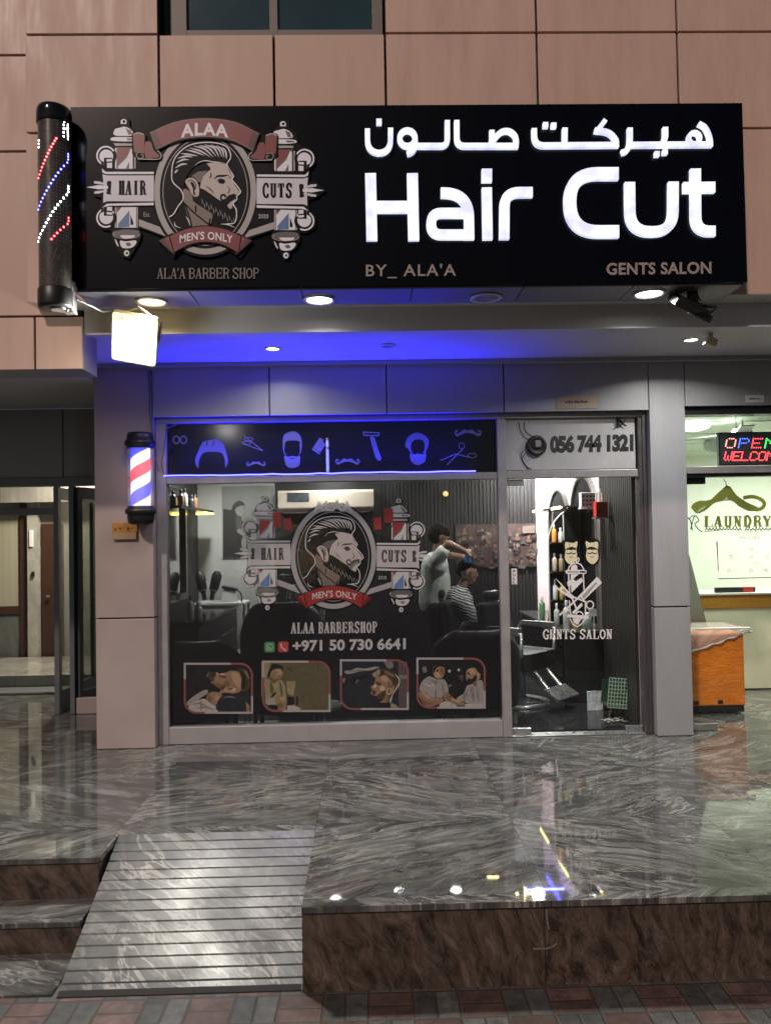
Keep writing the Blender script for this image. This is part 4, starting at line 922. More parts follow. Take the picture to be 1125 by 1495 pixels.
def dotpath(q_, P, n_, s):
    for k in range(n_):
        t_ = k/(n_-1)*(len(P)-1); i = min(int(t_), len(P)-2); f_ = t_-i
        a_, z_ = pxa(P[i][0]+(P[i+1][0]-P[i][0])*f_, P[i][1]+(P[i+1][1]-P[i][1])*f_); leddot(q_, a_, z_, s)
dotpath(q_, [(91, 199), (91, 178), (99, 178), (101, 184), (98, 188), (92, 188)], 20, .0055); dotpath(q_, [(95, 188), (101, 199)], 6, .0055); dotpath(q_, [(100, 200), (101, 203)], 2, .005); dotpath(q_, [(56, 205), (55.5, 215)], 3, .005)
q_.build('lit_letter', cols['w'], lc)
q_ = MB(); dotpath(q_, [(63, 199), (71, 174), (77, 199)], 22, .0022); dotpath(q_, [(66, 190), (75, 190)], 7, .0022); dotpath(q_, [(84, 174), (84, 199)], 11, .0022); dotpath(q_, [(80, 175), (88, 175)], 6, .0022)
for P in ([(59, 365), (72, 386), (80, 404)], [(92, 365), (80, 386), (72, 404)], [(66, 362), (73, 385)], [(84, 362), (77, 385)], [(73, 350), (73, 384)]): dotpath(q_, P, 20, .0022)
for cx_, cy_ in ((62, 398), (66, 407), (80, 407), (90, 400)): dotpath(q_, ell(cx_, cy_, 4.2, 5.2, 0, 359, 13), 13, .0022)
q_.build('scissors_pattern', led_off, lc)
m_ = MB(); bx0 = ax(100, 430, -1.66); bx1 = ax(108, 430, -1.66)
m_.box(bx0-.03, bx1, -1.66, -1.602, az(104, 456, -1.66), az(104, 415, -1.66)); m_.box(bx1-.008, bx1+.004, -1.70, -1.64, az(104, 455, -1.66), az(104, 412, -1.66))
m_.cyl((cxp+.02, cyl_y, cz0-.012), (cxp+.02, cyl_y, cz0+.02), .045); m_.tube([(cxp+.05, cyl_y, cz0), (cxp+.07, cyl_y, cz0-.02), (cxp+.075, cyl_y+.02, cz0+.01)], .006)
m_.build('bracket', steel_m, lc, bevel=.002)

# ------------------------------------------------------------------ floodlights
def floodlight(name, label, c, normal, upv, w_, h_, lit, arm):
    n = Vector(normal).normalized(); u_ = Vector(upv); u_ = (u_-n*u_.dot(n)).normalized(); r_ = u_.cross(n)
    t_ = thing(name, label, 'floodlight', c)
    R = Matrix((r_, u_, n)).transposed(); C = Vector(c)
    def place(mb): mb.v = [R @ v + C for v in mb.v]; return mb
    m1 = MB(); m1.prism(rrect(-w_/2, -h_/2, w_/2, h_/2, .018), 'z', -.035, .004); m1.prism(rrect(-w_/2, -h_/2, w_/2, h_/2, .018), 'z', .0042, .012, 0, [rrect(-w_/2+.012, -h_/2+.012, w_/2-.012, h_/2-.012, .01)[::-1]])
    for k in range(7): m1.box(-w_/2+.03+k*(w_-.06)/6-.003, -w_/2+.03+k*(w_-.06)/6+.003, -h_/2+.03, h_/2-.03, -.055, -.034)
    place(m1).build('housing', mat('cream lamp housing', (0.55, 0.5, 0.3), 0.4) if lit else black_m, t_, bevel=.002)
    m2 = MB(); m2.prism(rrect(-w_/2+.013, -h_/2+.013, w_/2-.013, h_/2*.62, .008), 'z', .0041, .007)
    place(m2).build('lens', emat('flood lens', (1, .98, .92), 60) if lit else mat('dark lamp lens', (0.03, 0.03, 0.035), 0.1), t_)
    m3 = MB(); m3.box(-w_/2+.013, w_/2-.013, h_/2*.63, h_/2-.013, .0041, .006)
    if lit:
        lab = place(m3).build('rating_label', emat('glowing label', (.95, .75, .32), .5), t_)
        vs, fs, bx = text2d('100W', .02, 1.3); q3 = MB(); q3.add([((v[0]-bx[0])/(bx[1]-bx[0])*.075+.015, h_/2-.045+v[1]*.028, .0066) for v in vs], fs)
        for k in range(11): q3.box(-w_/2+.03+k*.0085, -w_/2+.03+k*.0085+.004+.003*(k % 2), h_/2-.043, h_/2-.027-.005*(k % 3), .0062, .0066)
        place(q3).build('lettering', black_m, lab)
    m4 = MB(); m4.tube([C+R @ Vector((-w_/2-.006, 0, -.01)), C+R @ Vector((-w_/2-.012, h_*.35, -.05)), C+R @ Vector((0, h_*.55, -.09)), C+R @ Vector((w_/2+.012, h_*.35, -.05)), C+R @ Vector((w_/2+.006, 0, -.01))], .009, 8)
    m4.tube([C+R @ Vector((0, h_*.55, -.09))]+[Vector(a) for a in arm], .010, 8)
    m4.build('bracket', steel_m if lit else black_m, t_)
    return t_, C+n*.03, n, u_
fc = at(197, 495, Y=-1.42)
ft, fp, fn, fu = floodlight('floodlight', 'lit square white floodlight hanging under the emblem end of the sign', fc, (0.02, -0.80, -0.60), (0.22, -0.35, 1), .285, .335, True, [at(150, 455, Y=-1.45), at(135, 447, Y=-1.5), at(112, 437, Y=-1.58)])
lamp(ft, 'POINT', fp+fn*.14, 7, (1, .98, .92), .08)
lamp(ft, 'AREA', fp, 62, (1, .97, .87), .25, aim=fn, size_y=.25)
fc2 = at(1005, 452, Y=-1.45)
floodlight('floodlight', 'black unlit floodlight tilted down under the far end of the sign', fc2, (-.45, .45, -.80), (.85, .1, -.5), .23, .27, False, [at(992, 438, Y=-1.46), at(990, 425, Y=-1.46)])
wr = MB(); random.seed(3)
for k in range(6):
    a_ = at(985+k*6, 424, Y=-1.46); b_ = at(995+random.random()*30, 440+random.random()*18, Y=-1.47); wr.tube([a_, (a_+b_)/2+Vector((random.uniform(-.06, .06), 0, -.03)), b_, b_+Vector((random.uniform(-.05, .05), .02, .03))], .004, 6)
wr.box(ax(1003, 425, -1.45), ax(1016, 425, -1.45), -1.47, -1.44, az(1010, 458, -1.45), sgz0)
tag(wr.build('cable_tangle', black_m), 'tangle of black cables beside the unlit floodlight under the sign', 'cable')

# ------------------------------------------------------------------ downlights
def downlight(label, x, y, Z, r, on, warm, energy, seed=0):
    p = at(x, y, Z=Z)
    t_ = thing('downlight', label, 'ceiling light', p, 'round downlights over the shop front')
    m1 = MB(); m1.lathe(p, [(r*.78, -.001), (r, -.002), (r*1.02, -.008), (r*.9, -.014), (r*.8, -.006), (r*.78, .002)], 36, caps=False); m1.build('trim', mat('white lamp trim', (0.6, 0.6, 0.6), 0.35), t_)
    m2 = MB(); m2.lathe(p, [(1e-3, -.0045), (r*.8, -.004), (r*.8, -.001)], 32)
    m2.build('lens', (emat('warm lamp lens', (1, .78, .30), 3.0) if warm else emat('white lamp lens', (1, .98, .9), 7)) if on else mat('dead lamp lens', (0.25, 0.25, 0.27), 0.3), t_)
    if on: lamp(t_, 'AREA', p+Vector((0, 0, -.02)), energy, (1, .8, .45) if warm else (1, .97, .9), r*1.4, spread=150)
    return t_
UZ = sgz0-.002
downlight('yellowish downlight under the sign nearest the lit floodlight', 222, 440, UZ, .105, True, True, 5)
downlight('bright white downlight under the sign below the emblem and the word hair', 466, 437, UZ, .105, True, False, 5)
downlight('unlit grey downlight under the sign', 709, 434, UZ, .105, False, False, 0)
downlight('bright white downlight under the sign next to the black unlit floodlight', 947, 428, UZ, .105, True, False, 18)
downlight('small lit downlight in the blue ceiling above the transom panel', 398, 508, CZ-.001, .062, True, False, 4)
downlight('small dark downlight in the middle of the blue ceiling', 566, 504, CZ-.001, .062, False, False, 0)
downlight('small lit downlight in the grey ceiling beside the beige sensor', 1008, 495, CZ-.001, .062, True, False, 11)
# beige sensor on the ceiling
p = at(1036, 487, Z=CZ-.0); se = thing('sensor', 'small beige sensor hanging from the ceiling beside the right downlight', 'sensor', p)
m1 = MB(); m1.cyl(p, p+Vector((0, 0, -.05)), .018); m1.build('stem', mat('beige plastic', (0.5, 0.42, 0.3), 0.5), se)
m1 = MB(); m1.box(p.x-.045, p.x+.035, p.y-.05, p.y+.03, p.z-.10, p.z-.035, rot=Matrix.Rotation(.4, 3, 'Y')); m1.build('head', MATS['beige plastic'], se, bevel=.012)

# ------------------------------------------------------------------ blue LED strip on the transom ledge
stp = thing('led_strip', 'glowing blue LED strip lying along the ledge under the black transom panel', 'strip light', (ax(460, 690, .06), .06, tz1))
sxa, sxb = ax(237, 690, .05), ax(695, 690, .05)
blue = (.012, .012, 1.0)
m1 = MB(); zz = tz1+.004; random.seed(5); N = 26; pts = []
for k in range(N+1): pts.append((sxa+(sxb-sxa)*k/N, WY-.012+random.uniform(-.004, .004), zz+.006+random.uniform(-.003, .004)))
m1.tube(pts, .0055, 8); m1.build('tube', emat('blue neon', (.13, .13, 1), 3.0), stp)
lamp(stp, 'AREA', ((sxa+sxb)/2, WY-.055, zz+.012), 22, blue, sxb-sxa-.25, aim=(0, -.12, 1), size_y=.02, spread=118)
lamp(stp, 'AREA', ((sxa+sxb)/2, WY-.02, zz+.012), 6, blue, sxb-sxa-.1, aim=(0, .35, 1), size_y=.02)
m1 = MB(); m1.tube([(sxa, WY-.01, zz+.02), (sxa-.015, WY-.015, zz+.12), (sxa+.01, WY-.01, zz+.24), (sxa+.03, WY-.012, tt0-.04), (sxa+.12, WY-.01, tt0-.01)], .005, 6)
m1.build('lead', cable_m, stp)
# ------------------------------------------------------------------ the barber pole on the pillar
PY = -0.13; pcx = ax(205.5, 700, PY); s_ = 1130/6.37
pole = thing('barber_pole', 'lit red, white and blue striped barber pole with black caps on the pillar', 'barber pole', (pcx, PY, az(205, 767, PY)))
zA, zB, zC, zD = az(205, 766, PY), az(205, 739, PY), az(205, 655, PY), az(205, 631, PY)
m1 = MB(); m1.lathe((pcx, PY, 0), [(.06, zA), (.098, zA+.012), (.108, zA+.06), (.108, zA+.085), (.124, zA+.09), (.124, zA+.125), (.108, zA+.132), (.104, zB)], 36); m1.build('base_cap', black_m, pole)
m1 = MB(); m1.lathe((pcx, PY, 0), [(.104, zC), (.108, zC+.02), (.124, zC+.026), (.124, zC+.06), (.108, zC+.068), (.106, zD-.03), (.098, zD-.008), (.05, zD)], 36); m1.build('top_cap', black_m, pole)
sm_ = bpy.data.materials.new('lit barber stripes'); sm_.use_nodes = True; t = sm_.node_tree; bb = t.nodes['Principled BSDF']
tc = nd(t, 'ShaderNodeTexCoord'); sp = nd(t, 'ShaderNodeSeparateXYZ'); link(tc.outputs['Object'], sp.inputs[0])
ang = mth(t, 'ARCTAN2', sp.outputs[0], mth(t, 'MULTIPLY', sp.outputs[1], -1.0))
ph = mth(t, 'FRACT', mth(t, 'ADD', mth(t, 'SUBTRACT', mth(t, 'DIVIDE', sp.outputs[2], 70/s_), mth(t, 'MULTIPLY', ang, 7.5/70)), 0.70))
link(ramp(t, ph, [(0.0, (.80, .84, 1)), (0.17, (.80, .84, 1)), (0.172, (.03, .03, .95)), (0.44, (.03, .03, .95)), (0.442, (.80, .84, 1)), (0.67, (.80, .84, 1)), (0.672, (1, .05, .08)), (0.93, (1, .05, .08)), (0.932, (.80, .84, 1))]), bb.inputs['Emission Color'])
sm_.node_tree.nodes['Color Ramp'].color_ramp.interpolation = 'CONSTANT'
bb.inputs['Emission Strength'].default_value = 0.95; bb.inputs['Base Color'].default_value = (.3, .3, .3, 1)
m1 = MB(); m1.lathe((pcx, PY, 0), [(.078, zB-.004), (.078, zC+.004)], 40); m1.build('striped_drum', sm_, pole)
m1 = MB(); m1.lathe((pcx, PY, 0), [(.102, zB-.002), (.102, zC+.002)], 40, caps=False); m1.build('clear_tube', film('clear pole tube', (.62, .64, .80), .22, .1), pole)
m1 = MB(); m1.box(pcx-.05, pcx+.05, PY+.07, -.001, zA+.03, zA+.08); m1.box(pcx-.05, pcx+.05, PY+.07, -.001, zD-.08, zD-.03); m1.build('bracket', black_m, pole)
lamp(pole, 'POINT', (pcx, PY-.05, (zB+zC)/2), 1.2, (.7, .72, 1), .1)
m1 = MB(); w_ = lambda x, y, Y=-.012: at(x, y, Y=Y)
m1.tube([at(208, 530, Y=-.2), w_(217, 545), w_(219, 575), w_(218, 600), w_(221, 622), w_(224, 640)], .0055, 6); m1.tube([w_(220, 540), w_(222, 575), w_(221, 605), w_(226, 640), w_(226, 665), at(232, 688, Y=.06)], .005, 6)
tag(m1.build('power_cable', cable_m), 'grey cable running from the lit floodlight down past the barber pole', 'cable')
# yellow plate on the pillar
p = at(183, 775, Y=-.004); py_ = thing('wall_plate', 'small worn yellow plate on the left pillar under the barber pole', 'plate', p)
m1 = MB(); a, b_ = at(165, 788, Y=-.01), at(201, 763, Y=-.01); zs = az(183, 777, -.01)
m1.box(a.x, b_.x, -.022, -.001, zs, b_.z, 0); m1.box(a.x+.003, b_.x-.006, -.03, -.001, a.z, zs-.001, 1)
m1.build('body', [mat('worn yellow', (0.42, 0.20, 0.03), 0.6, var=0.5, vscale=40), mat('worn cream', (0.36, 0.25, 0.14), 0.6, var=0.3, vscale=40)], py_, bevel=.003)
m1 = MB()
for k in range(5): m1.box(a.x+.02+k*.034, a.x+.034+k*.034+.006*(k % 2), -.0235, -.0222, zs+.015+.01*(k % 3), zs+.034+.006*(k % 2))
m1.build('worn_marks', mat('brown worn print', (0.09, 0.035, 0.015), 0.7), py_)
# ------------------------------------------------------------------ transom panel with printed icons
TY = WY+.045
tp = thing('transom_panel', 'black transom panel printed with moustaches, hairstyles, scissors and razors', 'panel', (ax(485, 655, TY), TY, tz1))
m1 = MB(); m1.box(gx0-.02, mx0, TY, TY+.02, tz1, tt0); m1.build('board', mat('black transom sheet', (0.006, 0.006, 0.008), 0.18), tp)
A = Art(TY, off=.0006); ic = mat('printed lilac grey', (0.115, 0.115, 0.14), 0.5); bk = MATS['black transom sheet']
Zc = lambda L: [(200+x/3.125, 590+y/3.125) for x, y in L]; Zd = lambda L: [(380+x/3.125, 610+y/3.125) for x, y in L]
A.stroke(Zc(ell(180, 163, 14, 17, 0, 359, 16)), 2, ic, closed=True); A.stroke(Zc(ell(213, 163, 14, 17, 0, 359, 16)), 2, ic, closed=True)
A.build('printed_icon', tp); A = Art(TY, off=.0006)
A.poly(Zc(cr([(266, 250), (280, 215), (300, 175), (330, 165), (370, 162), (395, 185), (410, 230), (415, 265), (403, 290), (400, 250), (385, 222), (345, 217), (305, 222), (290, 240), (283, 265), (280, 292), (270, 280)], 3, True)), ic)
for x in (322, 352): A.stroke(Zc([(x, 165), (x-6, 190)]), 1.4, bk)
A.build('printed_icon', tp); A = Art(TY, off=.0006)
A.stroke(Zc([(478, 172), (510, 190), (575, 213)]), 1.2, ic); A.stroke(Zc([(490, 145), (520, 170), (575, 213)]), 1.2, ic); A.stroke(Zc(ell(500, 178, 20, 8, 0, 359, 14)), 1, ic, closed=True); A.stroke(Zc(ell(510, 160, 20, 8, 0, 359, 14)), 1, ic, closed=True)
def moust(L, cx, cy, s):
    A.poly(L(cr([(cx-55*s, cy+8*s), (cx-48*s, cy+22*s), (cx-25*s, cy+12*s), (cx, cy+6*s), (cx+25*s, cy+12*s), (cx+48*s, cy+22*s), (cx+55*s, cy+8*s), (cx+40*s, cy+8*s), (cx+18*s, cy-8*s), (cx, cy-4*s), (cx-18*s, cy-8*s), (cx-40*s, cy+8*s)], 3, True)), ic)
    for g_ in (-1, 1): A.stroke(L(cr([(cx+g_*48*s, cy+18*s), (cx+g_*56*s, cy+6*s), (cx+g_*50*s, cy-4*s), (cx+g_*44*s, cy+2*s)], 3)), 1.5*s+.4, ic)
A.build('printed_icon', tp); A = Art(TY, off=.0006)
moust(Zc, 543, 268, .75)
A.build('printed_icon', tp); A = Art(TY, off=.0006)
moust(Zc, 960, 256, .95)
A.build('printed_icon', tp); A = Art(TY, off=.0006)
moust(Zd, 946, 62, 1.05)
def head(L, hair, inner, brd):
    A.poly(L(cr(hair, 3, True)), ic); A.poly(L(cr(inner, 3, True)), bk); A.poly(L(cr(brd, 3, True)), ic)
A.build('printed_icon', tp); A = Art(TY, off=.0006)
head(Zc, [(665, 180), (668, 145), (690, 128), (720, 124), (745, 145), (752, 180), (748, 215), (735, 232), (680, 232), (668, 215)], [(675, 225), (674, 185), (685, 168), (738, 168), (742, 190), (740, 228), (708, 236)], [(672, 235), (690, 240), (708, 236), (728, 240), (742, 235), (742, 275), (725, 288), (708, 291), (690, 288), (677, 272)])
A.stroke(Zc([(697, 250), (708, 246), (720, 250)]), 1.0, bk)
A.build('printed_icon', tp); A = Art(TY, off=.0006)
head(Zd, [(660, 130), (668, 95), (690, 75), (720, 68), (755, 85), (768, 110), (758, 145), (745, 160), (690, 160), (672, 138)], [(690, 155), (686, 125), (700, 102), (735, 100), (748, 120), (745, 155), (717, 165)], [(683, 160), (700, 167), (718, 163), (740, 167), (754, 158), (752, 195), (735, 210), (717, 215), (697, 208), (684, 190)])
A.build('printed_icon', tp); A = Art(TY, off=.0006)
A.poly(Zd([(235, 145), (270, 90), (290, 100), (255, 158)]), ic); A.poly(Zd([(255, 158), (285, 110), (298, 120), (268, 168)]), ic); A.stroke(Zd([(245, 140), (275, 160)]), .8, bk)
A.build('printed_icon', tp); A = Art(TY, off=.0006)
A.poly(Zd([(466, 62), (545, 66), (540, 84), (470, 82)]), ic); A.poly(Zd([(474, 68), (536, 71), (534, 78), (476, 77)]), bk); A.poly(Zd(cr([(500, 88), (520, 90), (535, 140), (552, 185), (540, 196), (525, 180), (510, 130)], 3, True)), ic)
A.build('printed_icon', tp); A = Art(TY, off=.0006)
A.stroke(Zd([(820, 195), (890, 165), (960, 182)]), 1.3, ic); A.stroke(Zd([(850, 215), (905, 160), (925, 140)]), 1.3, ic); A.stroke(Zd(ell(917, 128, 13, 14, 0, 359, 14)), 1, ic, closed=True); A.stroke(Zd(ell(965, 172, 20, 10, 0, 359, 14)), 1, ic, closed=True)
A.build('printed_icon', tp)
p = at(478, 665, Y=TY-.02); fl_ = thing('tube_lamp', 'short upright silvery tube in front of the black transom panel', 'tube', p)
m1 = MB(); m1.cyl((p.x, TY-.014, tz1+.012), (p.x, TY-.014, az(478, 640, TY)), .013, n=14); m1.build('tube', mat('silver tube', (.75, .78, .85), .15, metal=.6, emit=(.8, .85, 1), es=.12), fl_)
m1 = MB(); [m1.cyl((p.x, TY-.014, z-.01), (p.x, TY-.014, z+.01), .0145, n=14) for z in (tz1+.02, az(478, 655, TY), az(478, 642, TY))]; m1.build('cap', steel_m, fl_)
# ------------------------------------------------------------------ number panel over the door
NY = WY+.03
npn = thing('number_panel', 'white panel with a black telephone number above the shop door', 'sign', (ax(836, 650, NY), NY, az(836, 683, NY)))
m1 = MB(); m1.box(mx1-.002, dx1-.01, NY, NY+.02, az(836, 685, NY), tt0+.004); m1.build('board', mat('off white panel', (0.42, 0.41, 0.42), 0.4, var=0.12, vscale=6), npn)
A = Art(NY, off=.001); A.text('056 744 1321', 802, 636.5, 924, 661.5, black_m, bold=.062, space=.92, slope=-.022); A.build('lettering', npn)
p = at(782, 651, Y=NY); sk = thing('horn_speaker', 'round black speaker with loose wires on the white number panel', 'speaker', p)
s1 = MB(); R_ = .088; s1.lathe((p.x, NY, p.z), [(R_, -.001), (R_, .03), (R_*.92, .05), (R_*.75, .055), (R_*.6, .042), (R_*.45, .04), (R_*.3, .06), (R_*.12, .066), (1e-3, .068)], 36, axis=Vector((0, -1, 0))); s1.build('cone', mat('black dusty plastic', (0.02, 0.02, 0.022), 0.35, var=.4, vscale=20), sk)
s1 = MB(); s1.box(p.x-.022, p.x+.026, NY-.075, NY-.05, p.z-.02, p.z+.04); s1.build('label', mat('grey label', (.2, .2, .2), .5), sk, bevel=.004)
s1 = MB(); W_ = lambda x, y: at(x, y, Y=NY-.008)
for P in ([(757, 617), (760, 630), (768, 640), (775, 640)], [(765, 617), (766, 628), (772, 634), (779, 638)], [(768, 660), (762, 670), (770, 682), (776, 684)], [(766, 656), (760, 664), (764, 676), (772, 686)]): s1.tube([W_(*q_) for q_ in cr(P, 4)], .0028, 6)
s1.build('wire', black_m, sk)
p = at(905, 615, Y=NY-.02); s1 = MB(); random.seed(11)
for k in range(5): s1.tube([p+Vector((random.uniform(-.05, .05), random.uniform(-.02, 0), random.uniform(-.045, .045))) for _ in range(5)], .0035, 6)
s1.box(p.x-.02, p.x+.02, NY-.03, NY-.002, p.z-.03, p.z+.01)
tag(s1.build('wire_bundle', black_m), 'small knot of black wires at the top right corner of the number panel', 'wires')
# two small name plates on the lintel
def plate(label, x0, y0, x1, y1, col, ink, n_):
    a, b_ = at(x0, y1, Y=-.001), at(x1, y0, Y=-.001); t_ = thing('name_plate', label, 'plate', ((a.x+b_.x)/2, -.001, a.z))
    q_ = MB(); q_.box(a.x, b_.x, -.006, -.001, a.z, b_.z); q_.build('board', mat(label[:12], col, .5, var=.08), t_)
    q_ = MB(); random.seed(n_); u_ = a.x+(b_.x-a.x)*.2; h_ = (b_.z-a.z)
    while u_ < b_.x-(b_.x-a.x)*.22:
        d_ = random.uniform(.004, .012); q_.box(u_, u_+d_, -.0075, -.0062, a.z+h_*.42, a.z+h_*(.55+random.random()*.1)); u_ += d_+.005
    q_.build('fine_print', mat('plate ink', ink, .6), t_)
plate('small tan plate with a line of fine print above the number panel', 812, 577, 870, 597, (0.36, 0.27, 0.20), (.03, .02, .02), 4)
plate('small white plate with fine print above the laundry window', 1087, 577, 1114, 588, (0.6, 0.6, 0.62), (.03, .03, .03), 5)

# ------------------------------------------------------------------ printing on the shop window
fm = dict(w=film('print white', (.50, .49, .49), .74), l=film('print light', (.45, .43, .43), .74), g=film('print grey', (.34, .33, .34), .72), g2=film('print mid grey', (.14, .14, .15), .6), k=film('print black', (.006, .006, .008), .66),
          d=film('print charcoal', (.012, .012, .014), .3), r=film('print red', (.25, .03, .028), .8), q=film('print dark red', (.12, .015, .015), .8), b=film('print blue', (.08, .17, .36), .72), s=film('print skin', (.46, .41, .395), .72), s2=film('print tan', (.25, .2, .17), .5), h=film('print hair', (.008, .008, .010), .4))
A = Art(GY, xf=lambda x, y: ((x-301)*.842+487, (y-278)*.83+810), off=.0012, eps=.00002); emblem(A, fm, False)
A.xf = lambda x, y: (x, y)
# red folds of the upper ribbon
for x0, y0, x1, y1 in ((398, 748, 410, 770), (414, 757, 425, 774), (560, 743, 573, 763), (545, 756, 556, 773)):
    A.poly([(x0, y0), (x1, y0-1), (x1+1, y1), (x0+1, y1)], fm['r'])
A.stroke(cr([(398, 770), (401, 776), (407, 773), (404, 769)], 3), 1.4, fm['k']); A.stroke(cr([(574, 763), (571, 770), (565, 768)], 3), 1.4, fm['k'])
A.build('window_emblem', win)
# dark printed lower band of the window film
A = Art(GY, off=.0005)
def gradfilm():
    m = bpy.data.materials.new('dark window film'); m.use_nodes = True; t = m.node_tree; b = t.nodes['Principled BSDF']; out = t.nodes['Material Output']
    b.inputs['Base Color'].default_value = (.010, .010, .013, 1); b.inputs['Roughness'].default_value = .22
    tr = nd(t, 'ShaderNodeBsdfTransparent'); mx = nd(t, 'ShaderNodeMixShader'); tc = nd(t, 'ShaderNodeTexCoord'); sp = nd(t, 'ShaderNodeSeparateXYZ'); link(tc.outputs['Object'], sp.inputs[0])
    r = nd(t, 'ShaderNodeMapRange', i1=.85, i2=1.75, i3=.82, i4=.10); link(sp.outputs[2], r.inputs[0]); link(r.outputs[0], mx.inputs[0]); link(tr.outputs[0], mx.inputs[1]); link(b.outputs[0], mx.inputs[2]); link(mx.outputs[0], out.inputs[0]); return m
A.poly([(246, 708), (727, 702), (734, 1042), (247, 1056)], gradfilm()); A.build('window_film', win)
pw = mat('print solid white', (.33, .32, .32), .4)
A = Art(GY, off=.0015); A.serif('ALAA BARBERSHOP', 425, 909, 551, 925, pw, w=.46, st=.17, th=.07, sf=.03, gap=.06, slope=-.012); A.build('lettering', win)
A = Art(GY, off=.0015); A.text('+971 50 730 6641', 427, 935, 592, 951, pw, bold=.035, slope=-.02); A.build('lettering', win)
A = Art(GY, off=.0015); gm = mat('print green', (.03, .17, .06), .4); rm = mat('print phone red', (.30, .04, .04), .4)
A.poly(rrect(386, 937, 401, 952.5, 3), gm); A.stroke(ell(393.7, 944.6, 4.6, 4.6, 0, 359, 20), 1.1, pw, closed=True); A.poly([(388.6, 950), (390, 946), (392, 948.6)], pw); A.stroke(cr([(391.8, 942.5), (392.4, 945.4), (395.8, 947)], 4), 1.5, pw)
A.build('message_icon', win)
A = Art(GY, off=.0015); A.poly(rrect(406, 936.6, 421, 952, 3), rm); A.stroke(cr([(410, 940.5), (411.4, 945.5), (417, 949)], 5), 1.9, pw); A.stroke([(409.4, 940), (411.6, 942)], 2.6, pw); A.stroke([(415, 948), (417.6, 949.6)], 2.6, pw); A.build('phone_icon', win)
fgm = mat('picture frame grey', (.27, .25, .25), .35); frm = mat('picture frame red', (.16, .055, .052), .35)
def pm(n_, c_): return mat('photo '+n_, c_, .35, var=.25, vscale=30)
pc = dict(k=pm('black', (.010, .009, .011)), n=pm('navy black', (.014, .016, .022)), s=pm('skin', (.20, .125, .075)), sl=pm('pale skin', (.29, .195, .125)), ss=pm('shaded skin', (.13, .078, .046)), hl=pm('lit skin', (.38, .28, .19)), sd=pm('deep skin', (.075, .042, .026)), ws=pm('shaded cloth', (.15, .138, .13)), h=pm('brown hair', (.045, .03, .02)), w=pm('white cloth', (.22, .20, .19)), wl=pm('bright cloth', (.30, .285, .275)), o=pm('olive', (.075, .066, .036)), ol=pm('pale olive', (.2, .17, .10)), g=pm('grey', (.12, .115, .115)), m=pm('mauve', (.07, .05, .055)))
def picture(o, sc, rect, bgc, items):
    x0, y0, x1, y1 = rect; L = lambda P: [(o[0]+x/sc, o[1]+y/sc) for x, y in P]
    A = Art(GY, off=.0014, eps=.00002)
    r_ = 17; arc1 = [(x1-r_+r_*cos(radians(a_)), y0+r_-r_*sin(radians(a_))) for a_ in range(90, -1, -10)]; arc2 = [(x0+r_-r_*cos(radians(a_)), y1-r_+r_*sin(radians(a_))) for a_ in range(0, 91, 10)]
    A.poly([(x0, y0)]+arc1+[(x1, y1)]+arc2[::-1], bgc)
    for P, c_, sm_ in items: A.poly(L(cr(P, 3, True) if sm_ else P), pc[c_])
    A.stroke([(x1-r_-14, y0)]+arc1+[(x1, y0+r_+30)], 3, frm); A.stroke([(x0, y1-r_-32)]+arc2+[(x0+r_+12, y1)], 3, frm)
    A.stroke([(x0, y1-r_-32), (x0, y0), (x1-r_-14, y0)], 3, fgm); A.stroke([(x1, y0+r_+30), (x1, y1), (x0+r_+12, y1)], 3, fgm)
    A.build('printed_picture', win)
